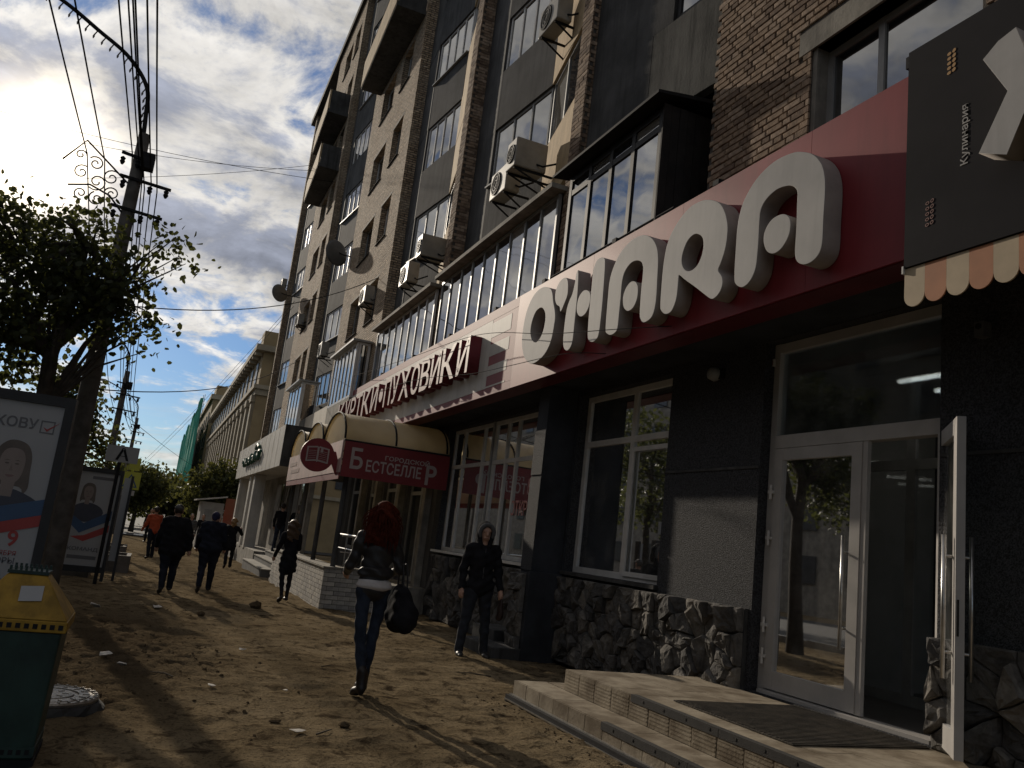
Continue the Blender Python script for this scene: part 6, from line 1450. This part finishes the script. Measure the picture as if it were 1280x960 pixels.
m_orangec = pm('orange_cloth', (0.42, 0.075, 0.03), 0.85, 0.25, 8); m_greyc = pm('grey_cloth', (0.10, 0.10, 0.105), 0.85, 0.3, 8); m_shoe = pm('shoe', (0.03, 0.028, 0.027), 0.45, 0.3, 9); m_greyhood = pm('grey_lining', (0.10, 0.10, 0.104), 0.9, 0.15, 20); m_eye = pm('eye_dark', (0.02, 0.016, 0.014), 0.3, 0.1, 3)
def rot2(v, ang):            # swing in the walking plane, positive = forwards
    return np.array([v[0], v[1] * math.cos(ang) - v[2] * math.sin(ang) if 0 else v[1], v[2]])
def swing(L, fwd, side=0.0):
    """vector of length L hanging down, swung forwards and sideways (degrees)"""
    f = math.radians(fwd); s = math.radians(side)
    return np.array([math.sin(s) * L, math.sin(f) * L * math.cos(s), -math.cos(f) * math.cos(s) * L])
def person(label, x, y, heading, H=1.72, legs=((14, 4), (-16, 22)), arms=((12, 8, 18), (-10, 8, 14)), outfit=None, female=False, hair=None, hairmat=None, h=0.012, lean=2.0, spread=1.5, head_turn=0.0, coat=0.0, build=1.0, z=None, extra=None, hood=None, skin_arms=False, face=False, cap_hat=None, group=None, bag=None, coat_len=None, head_drop=0.0, hips=1.0):
    """figure facing local +Y. legs: (thigh swing, knee bend) right and left; arms: (swing, out, elbow bend)"""
    s = H / 1.75; O = dict(top=m_black_cloth, legs=m_navy, shoes=m_shoe, skin=m_skin); O.update(outfit or {})
    MT = [O['skin'], O['top'], O['legs'], O['shoes'], O.get('hem', O['top'])]
    SK, TP, LG, SH, HM = range(5); P = []; W = build
    hip = np.array([0, 0, 0.93]); ls = 0.19 if not female else 0.168
    ln = math.sin(math.radians(lean)); chest = np.array([0, ln * 0.33, 1.27]); neck = np.array([0, ln * 0.52, 1.47]); hd = np.array([0, ln * 0.62 + head_drop * 0.5, 1.625 - head_drop])
    P.append(cap((0, 0.0, 0.93), (0, ln * 0.1, 1.03), 0.118 * W * hips, 0.105 * W, TP if not O.get('hem') else HM, (1.38, 0.98, 1), 0.003))
    P.append(cap((0, ln * 0.1, 1.04), (0, ln * 0.33, 1.28), (0.112 if not female else 0.094) * W, 0.128 * W * (0.94 if female else 1), TP, (1.30, 0.92, 1), 0.004))
    P.append(cap((-ls * 0.72, ln * 0.45, 1.405), (ls * 0.72, ln * 0.45, 1.405), 0.076 * W, 0.076 * W, TP, (1, 0.95, 0.95), 0.003))
    P.append(cap(neck - (0, 0, 0.05), hd - (0, 0, 0.06), 0.056, 0.05, SK))
    P.append(cap(hd + (0, -0.012, 0.02), hd + (0, 0.0, 0.035), 0.092, 0.088, SK, (0.84, 1.04, 1.1))); P.append(cap(hd + (0, 0.03, -0.06), hd + (0, 0.025, -0.03), 0.052, 0.062, SK, (0.95, 1, 1)))
    P.append(cap(hd + (0, 0.093, 0.01), hd + (0, 0.112, -0.022), 0.011, 0.016, SK))
    P.append(cap(hd + (-0.03, 0.085, -0.066), hd + (0.03, 0.085, -0.066), 0.010, 0.010, SK)); P.append(cap(hd + (-0.04, 0.08, 0.036), hd + (0.04, 0.08, 0.036), 0.014, 0.014, SK))
    for sx in (-1, 1): P.append(cap(hd + (sx * 0.082, -0.005, 0.02), hd + (sx * 0.082, -0.005, -0.02), 0.017, 0.013, SK, (0.5, 1, 1)))
    feet = []
    for side, (fw, kn) in zip((1, -1), legs):
        j = hip + (side * 0.088 * (1.06 if female else 1), 0, -0.02); kpos = j + swing(0.43, fw, side * spread); an = kpos + swing(0.42, fw - kn, side * (spread - 1.0))
        slim = 0.86 if O.get('slim') else 1.06 * (0.5 + 0.5 * W)
        P.append(cap(j, kpos, 0.088 * slim * W, 0.060 * slim, LG, (1, 1, 1), 0.003)); P.append(cap(kpos, kpos + (an - kpos) * 0.4, 0.058 * slim, 0.056 * slim, LG, (1, 1, 1), 0.003)); P.append(cap(kpos + (an - kpos) * 0.4, an, 0.056 * slim, (0.036 if O.get('slim') else 0.060), LG, (1, 1, 1), 0.002))
        pit = math.radians(fw - kn); toe_up = math.sin(pit) * (1.0 if pit < 0 else 0.6); d = np.array([side * 0.10, math.cos(pit), toe_up if pit < 0 else toe_up]); d /= np.linalg.norm(d)
        heel = an + np.array([0, -0.025, -0.045]); P.append(cap(heel, an + d * 0.11 + (0, 0, -0.05), 0.038, 0.040, SH, (1, 1, 0.9))); P.append(cap(an + d * 0.10 + (0, 0, -0.055), an + d * 0.175 + (0, 0, -0.06), 0.040, 0.030, SH, (1.05, 1, 0.8)))
        if O.get('boots'): P.append(cap(an + (0, 0, 0.10), an, 0.047, 0.043, SH)); P.append(cap(heel, heel - (0, 0.0, 0.045), 0.022, 0.016, SH))
        feet.append((an, d))
    hands = []
    for side, (fw, out, el) in zip((1, -1), arms):
        sh = np.array([side * ls, ln * 0.45, 1.405]); e_ = sh + swing(0.29, fw, side * out); wr = e_ + swing(0.25, fw + el, side * (out * 0.3 - (el > 60) * 14))
        P.append(cap(sh, e_, 0.064 * W, 0.050 * W, TP, (1, 1, 1), 0.004)); P.append(cap(e_, wr, 0.050 * W, 0.038 * W, TP if not skin_arms else SK, (1, 1, 1), 0.004))
        f = wr - e_; f /= np.linalg.norm(f); sd = np.cross(f, (side, 0, 0)); sd /= max(np.linalg.norm(sd), 1e-6); nrm_ = np.cross(sd, f)
        if 'pocket' in (extra or ''): continue
        pl = wr + f * 0.085; P.append(cap(wr + f * 0.01, pl, 0.027, 0.034, SK, (0.8, 1, 1)))
        for q, (off, L) in enumerate(((-0.027, 0.062), (-0.009, 0.072), (0.009, 0.068), (0.026, 0.055))):
            b0 = pl + sd * off; cur = -nrm_ * side * 0.0 + np.array([-side, 0, 0]) * 0.3
            k1 = b0 + (f * 0.9 + cur * 0.4) * L * 0.55; k2 = k1 + (f * 0.55 + cur * 1.4) * L * 0.45
            P.append(cap(b0, k1, 0.0105, 0.0095, SK)); P.append(cap(k1, k2, 0.0095, 0.008, SK))
        P.append(cap(wr + f * 0.035 - sd * 0.025, wr + f * 0.085 - sd * 0.055 + np.array([-side, 0, 0]) * 0.015, 0.012, 0.010, SK)); hands.append((pl + f * 0.04, f))
    if coat_len: P.append(cap((0, -0.01, 1.05), (0, -0.015, 1.05 - coat_len), 0.112 * W, 0.125 * W + 0.02, TP, (1.32, 1.0, 1), 0.006))
    for p in P: p['a'] = p['a'] * s; p['b'] = p['b'] * s; p['ra'] *= s; p['rb'] *= s
    V, Fq = grow(P, h, 0.011, seed=x)
    lowest = V[:, 2].min(); fc = V[Fq].mean(1); dd = np.stack([prim_d(fc, p) for p in P], -1); mi = np.array([p['m'] for p in P])[dd.argmin(1)]
    zb = (gz(x, y) if z is None else z); cz, sz = math.cos(heading), math.sin(heading)
    Mw = Matrix.Translation((x, y, zb - lowest + 0.002)) @ Matrix.Rotation(heading, 4, 'Z')
    t = thing('person', label, 'person', (x, y, zb), group=group)
    def put(name, me): me.transform(Mw); return link(name, me, t)
    put('body', np_mesh('body', V, Fq, MT, smooth=True, midx=mi))
    def extra_mesh(name, prims, mat, hh=h, k=0.010, seed=1):
        for p in prims: p['a'] = p['a'] * s; p['b'] = p['b'] * s; p['ra'] *= s; p['rb'] *= s
        v_, f_ = grow(prims, hh, k, seed=seed); return put(name, np_mesh(name, v_, f_, mat, smooth=True))
    if hair == 'long':
        pr = [cap(hd + (0, -0.02, 0.045), hd + (0, -0.03, 0.02), 0.100, 0.104, 0, (0.95, 1.02, 1.05), 0.006), cap(hd + (0, -0.062, 0.0), hd + (0, -0.085, -0.24), 0.088, 0.078, 0, (1.28, 0.78, 1), 0.014)]
        for sx in (-1, 1):
            pr.append(cap(hd + (sx * 0.07, -0.02, 0.02), hd + (sx * 0.115, -0.05, -0.22), 0.045, 0.034, 0, (1, 1, 1), 0.010))
            for q in range(4): pr.append(cap(hd + (sx * (0.02 + 0.03 * q), -0.09, -0.15), hd + (sx * (0.025 + 0.034 * q), -0.105 + 0.01 * q, -0.27 - 0.02 * (q % 2)), 0.028, 0.010, 0, (1, 1, 1), 0.004))
        extra_mesh('hair', pr, hairmat)
    elif hair == 'short': extra_mesh('hair', [cap(hd + (0, -0.022, 0.048), hd + (0, -0.03, 0.02), 0.094, 0.092, 0, (0.92, 1.05, 1.0), 0.004)], hairmat)
    elif hair == 'bob': extra_mesh('hair', [cap(hd + (0, -0.02, 0.05), hd + (0, -0.03, 0.02), 0.100, 0.104, 0, (0.95, 1.0, 1.0), 0.006), cap(hd + (0, -0.04, 0.0), hd + (0, -0.05, -0.10), 0.095, 0.085, 0, (1.1, 0.85, 1), 0.010)], hairmat)
    if cap_hat: extra_mesh('cap', [cap(hd + (0, -0.01, 0.07), hd + (0, -0.01, 0.085), 0.098, 0.088, 0, (0.98, 1.1, 0.62)), cap(hd + (0, 0.10, 0.055), hd + (0, 0.14, 0.045), 0.055, 0.05, 0, (1, 1, 0.22))], cap_hat)
    if hood:
        ring = []
        for q in range(13):
            a = math.radians(-28 + 236 * q / 12); ring.append(hd + np.array([0.102 * math.cos(a), 0.065 + 0.012 * math.sin(a), 0.010 + 0.112 * math.sin(a)]))
        extra_mesh('hood_edge', [cap(ring[i], ring[i + 1], 0.020, 0.020, 0) for i in range(12)], hood[0])
        pr = [cap(ring[i] + (0, -0.03, 0), ring[i + 1] + (0, -0.03, 0), 0.022, 0.022, 0) for i in range(12)]
        pr += [cap(hd + (0, -0.02, 0.06), hd + (0, -0.06, -0.05), 0.104, 0.098, 0, (1.02, 0.95, 1.02), 0.004), cap(neck + (-0.07, -0.02, -0.02), neck + (0.07, -0.02, -0.02), 0.055, 0.055, 0, (1, 1, 0.8), 0.004)]
        for sx in (-1, 1): pr.append(cap(ring[0 if sx > 0 else 12] + (0, -0.03, 0), neck + (sx * 0.06, 0.05, -0.03), 0.03, 0.036, 0)); pr.append(cap(hd + (sx * 0.085, -0.03, 0.06), hd + (sx * 0.085, -0.03, -0.08), 0.03, 0.03, 0, (0.6, 1.6, 1)))
        extra_mesh('hood', pr, hood[1])
    if face:
        for sx in (-1, 1): extra_mesh('eye', [cap(hd + (sx * 0.032, 0.083, 0.016), hd + (sx * 0.036, 0.083, 0.016), 0.012, 0.012, 0, (1.3, 0.8, 0.7))], m_eye, 0.006, 0.003)
        extra_mesh('mouth', [cap(hd + (-0.02, 0.094, -0.062), hd + (0.02, 0.094, -0.062), 0.006, 0.006, 0)], pm('lip', (0.26, 0.12, 0.10), 0.5, 0.1, 4), 0.005, 0.003)
    return t, Mw, hands, extra_mesh, s, hd

# the red-haired woman
g_t, Mw, hands, em, s_, hd_ = person('woman with long red hair, black leather jacket and skinny jeans walking away', 2.03, 7.78, math.radians(3), H=1.70, legs=((4, 2), (-4, 15)), spread=-3.2, arms=((2, 17, 74), (12, 13, 62)), female=True, build=0.97,
    outfit=dict(top=m_jacket, legs=m_denim, shoes=m_boot, slim=True, boots=True), h=0.0085, lean=3, hips=0.98)
hp = [cap(hd_ + (0, -0.02, 0.048), hd_ + (0, -0.028, 0.02), 0.098, 0.100, 0, (0.94, 1.02, 1.03), 0.003), cap(hd_ + (0, -0.062, 0.0), hd_ + (0.0, -0.09, -0.19), 0.082, 0.076, 0, (1.22, 0.74, 1), 0.018)]
for sx in (-1, 1):
    hp.append(cap(hd_ + (sx * 0.075, -0.02, 0.02), hd_ + (sx * 0.108, -0.05, -0.20), 0.042, 0.026, 0, (1, 1, 1), 0.016))
    for q in range(6): hp.append(cap(hd_ + (sx * (0.012 + 0.024 * q), -0.10, -0.15), hd_ + (sx * (0.016 + 0.03 * q), -0.115 + 0.01 * q, -0.27 - 0.018 * ((q * 2 + (sx > 0)) % 3)), 0.024, 0.007, 0, (1, 1, 1), 0.003))
em('hair', hp, m_hair_red, 0.0085, 0.007)
rr = random.Random(8); g = MB()      # loose strands catching the light
for q in range(260):
    a = rr.uniform(0, 2 * PI); top = Vector((hd_[0] + 0.085 * math.cos(a), hd_[1] - 0.02 + 0.075 * math.sin(a) * (1 if math.sin(a) < 0 else 0.35), hd_[2] + rr.uniform(-0.02, 0.11))) * s_
    fl = Vector((math.cos(a), min(math.sin(a), 0.1), 0)); e = top + fl * rr.uniform(0.03, 0.10) + Vector((rr.uniform(-.03, .03), -0.02, -rr.uniform(0.12, 0.36)))
    m_ = top.lerp(e, 0.5) + fl * rr.uniform(0.01, 0.06); g.tube([top, m_, e], [0.004, 0.0035, 0.002], 4)
me = g.mesh('loose_strands', m_hair_red); me.transform(Mw); link('loose_strands', me, g_t)
em('white_top', [cap((0, 0.0, 0.985), (0, 0.0, 0.955), 0.113, 0.120, 0, (1.46, 1.10, 0.5), 0.001)], m_whitecloth, 0.0085, 0.008)
em('jacket_hem', [cap((0, 0.0, 1.10), (0, 0.0, 1.065), 0.109, 0.118, 0, (1.42, 1.10, 0.5), 0.003)], m_jacket, 0.0085, 0.008)
for sx in (-1, 1): em('jacket_cuff', [cap(np.array(hands[0 if sx > 0 else 1][0]) / 1.0 - np.array(hands[0 if sx > 0 else 1][1]) * 0.155, np.array(hands[0 if sx > 0 else 1][0]) - np.array(hands[0 if sx > 0 else 1][1]) * 0.12, 0.043, 0.043, 0)], m_jacket, 0.0085, 0.006)
# her bag, hanging from the right forearm
bg_ = thing('handbag', 'large black slouchy bag carried by the red-haired woman', 'bag', tuple(Mw @ Vector((0.30, 0.05, 0.55))))
c = np.array([0.30, -0.02, 0.73]); V, Fq = grow([cap(c + (0.01, -0.08, -0.06), c + (0.01, 0.10, -0.07), 0.135, 0.135, 0, (0.95, 1, 1.1), 0.004), cap(c + (-0.02, -0.05, 0.10), c + (-0.02, 0.06, 0.10), 0.10, 0.10, 0, (0.8, 1, 1.3), 0.004)], 0.010, 0.025)
me = np_mesh('bag_body', V, Fq, m_black_cloth, smooth=True); me.transform(Mw); link('bag_body', me, bg_)
for dx in (-0.02, 0.02):
    g = MB(); g.tube(catmull([(0.29 + dx, -0.07, 0.84), (0.28 + dx, -0.07, 1.02), (0.27 + dx, 0.0, 1.155), (0.28 + dx, 0.07, 1.02), (0.29 + dx, 0.07, 0.84)]), 0.009, 6); me = g.mesh('strap', m_jacket); me.transform(Mw); link('strap', me, bg_)

# the man in the hood, facing the camera
h_t, Mw, hands, em, s_, hd_ = person('man in black hooded jacket and dark jeans facing the camera by the stone plinth', 4.42, 11.15, math.radians(176), H=1.80, legs=((2, 3), (-2, 3)), spread=7.0, arms=((2, 13, 14), (4, 11, 24)), build=1.14,
    outfit=dict(top=m_black_cloth, legs=pm('dark_jeans', (0.022, 0.026, 0.036), 0.85, 0.4, 8), shoes=m_shoe), h=0.009, hood=(m_greyhood, m_black_cloth), face=True, lean=1, coat_len=0.13)
em('jacket_zip', [cap((0, 0.118, 1.42), (0, 0.128, 1.02), 0.006, 0.006, 0)], m_greyc, 0.008, 0.004)
em('jacket_waistband', [cap((0, 0.0, 0.955), (0, 0.0, 0.92), 0.122, 0.122, 0, (1.4, 1.04, 0.5), 0.003)], m_black_cloth, 0.009, 0.008)
hb = thing('small_bag', 'small dark wrist bag held by the hooded man', 'bag', tuple(Mw @ Vector((-0.24, 0.06, 0.6))))
hc = np.array(hands[1][0]) * s_; V, Fq = grow([cap(hc + (0, 0, -0.05), hc + (-0.01, 0, -0.24), 0.05, 0.075, 0, (0.6, 1, 1), 0.006)], 0.009, 0.01); me = np_mesh('bag_body', V, Fq, pm('brown_bag', (0.035, 0.02, 0.016), 0.6, 0.3, 9), smooth=True); me.transform(Mw); link('bag_body', me, hb)

person('man in a dark baggy jacket and flat cap walking away on the left', 0.52, 17.85, math.radians(4), H=1.68, legs=((16, 4), (-14, 16)), arms=((-14, 22, 10), (6, 14, 20)), build=1.46, outfit=dict(top=m_black_cloth, legs=m_navy, shoes=m_shoe), hair='short', hairmat=m_hair_dark, cap_hat=m_greyc, lean=6, h=0.013, coat_len=0.22)
person('man in a navy jacket and blue knitted hat walking away with his head bowed', 1.28, 18.65, math.radians(-4), H=1.66, legs=((12, 2), (-12, 24)), arms=((4, 16, 40), (6, 14, 34)), build=1.38, outfit=dict(top=m_navy, legs=m_navy, shoes=m_shoe), hair='short', hairmat=pm('knit_blue', (0.02, 0.022, 0.06), 0.9, 0.3, 30), lean=5, h=0.013, coat_len=0.12, head_drop=0.04)
person('fair-haired woman in a black coat walking away beside the far steps', 2.62, 29.3, math.radians(0), H=1.62, legs=((12, 3), (-12, 26)), arms=((30, 34, 95), (-6, 8, 20)), female=True, outfit=dict(top=m_black_cloth, legs=m_black_cloth, shoes=m_shoe), hair='bob', hairmat=m_hair_fair, h=0.016, coat_len=0.32)
w_t, Mw, hands, em, s_, hd_ = person('woman with long brown hair in a long black coat walking past the white brick porch', 2.78, 17.8, math.radians(6), H=1.63, legs=((8, 4), (-10, 22)), arms=((16, 10, 96), (10, 14, 30)), female=True, outfit=dict(top=m_black_cloth, legs=m_black_cloth, shoes=m_boot, slim=True), hair='long', hairmat=m_hair_brown, h=0.012, coat_len=0.36, lean=3)
person('man in dark clothes standing on the podium of the white shopfront', 4.30, 30.6, math.radians(-20), H=1.74, legs=((3, 3), (-6, 6)), arms=((6, 14, 40), (4, 12, 34)), outfit=dict(top=m_black_cloth, legs=m_denim), hair='short', hairmat=m_hair_dark, h=0.016, z=0.302)
person('distant man in black standing at the edge of the side road', 0.08, 50.0, math.radians(170), H=1.78, legs=((2, 3), (-3, 5)), arms=((4, 12, 30), (4, 12, 30)), outfit=dict(top=m_black_cloth, legs=m_black_cloth), hair='short', hairmat=m_hair_dark, h=0.02, build=1.1)
person('person in an orange jacket half hidden behind the man in the flat cap', 0.22, 31.0, math.radians(20), H=1.70, legs=((6, 4), (-6, 10)), arms=((10, 16, 40), (8, 14, 40)), outfit=dict(top=m_orangec, legs=m_navy), hair='short', hairmat=m_hair_dark, h=0.018, lean=10, build=1.15)
person('grey-haired distant walker between the two men in dark jackets', 1.75, 40.0, math.radians(178), H=1.70, outfit=dict(top=m_greyc, legs=m_black_cloth), hair='short', hairmat=m_greyhood, h=0.02)
person('distant walker in black left of the man in the blue hat', 2.55, 46.0, math.radians(175), H=1.78, outfit=dict(top=m_black_cloth, legs=m_black_cloth), hair='short', hairmat=m_hair_dark, h=0.02)
person('distant walker with a bare head just left of the fair-haired woman', 3.0, 41.0, math.radians(180), H=1.68, outfit=dict(top=m_greyc, legs=m_navy), hair='short', hairmat=m_hair_brown, h=0.02)
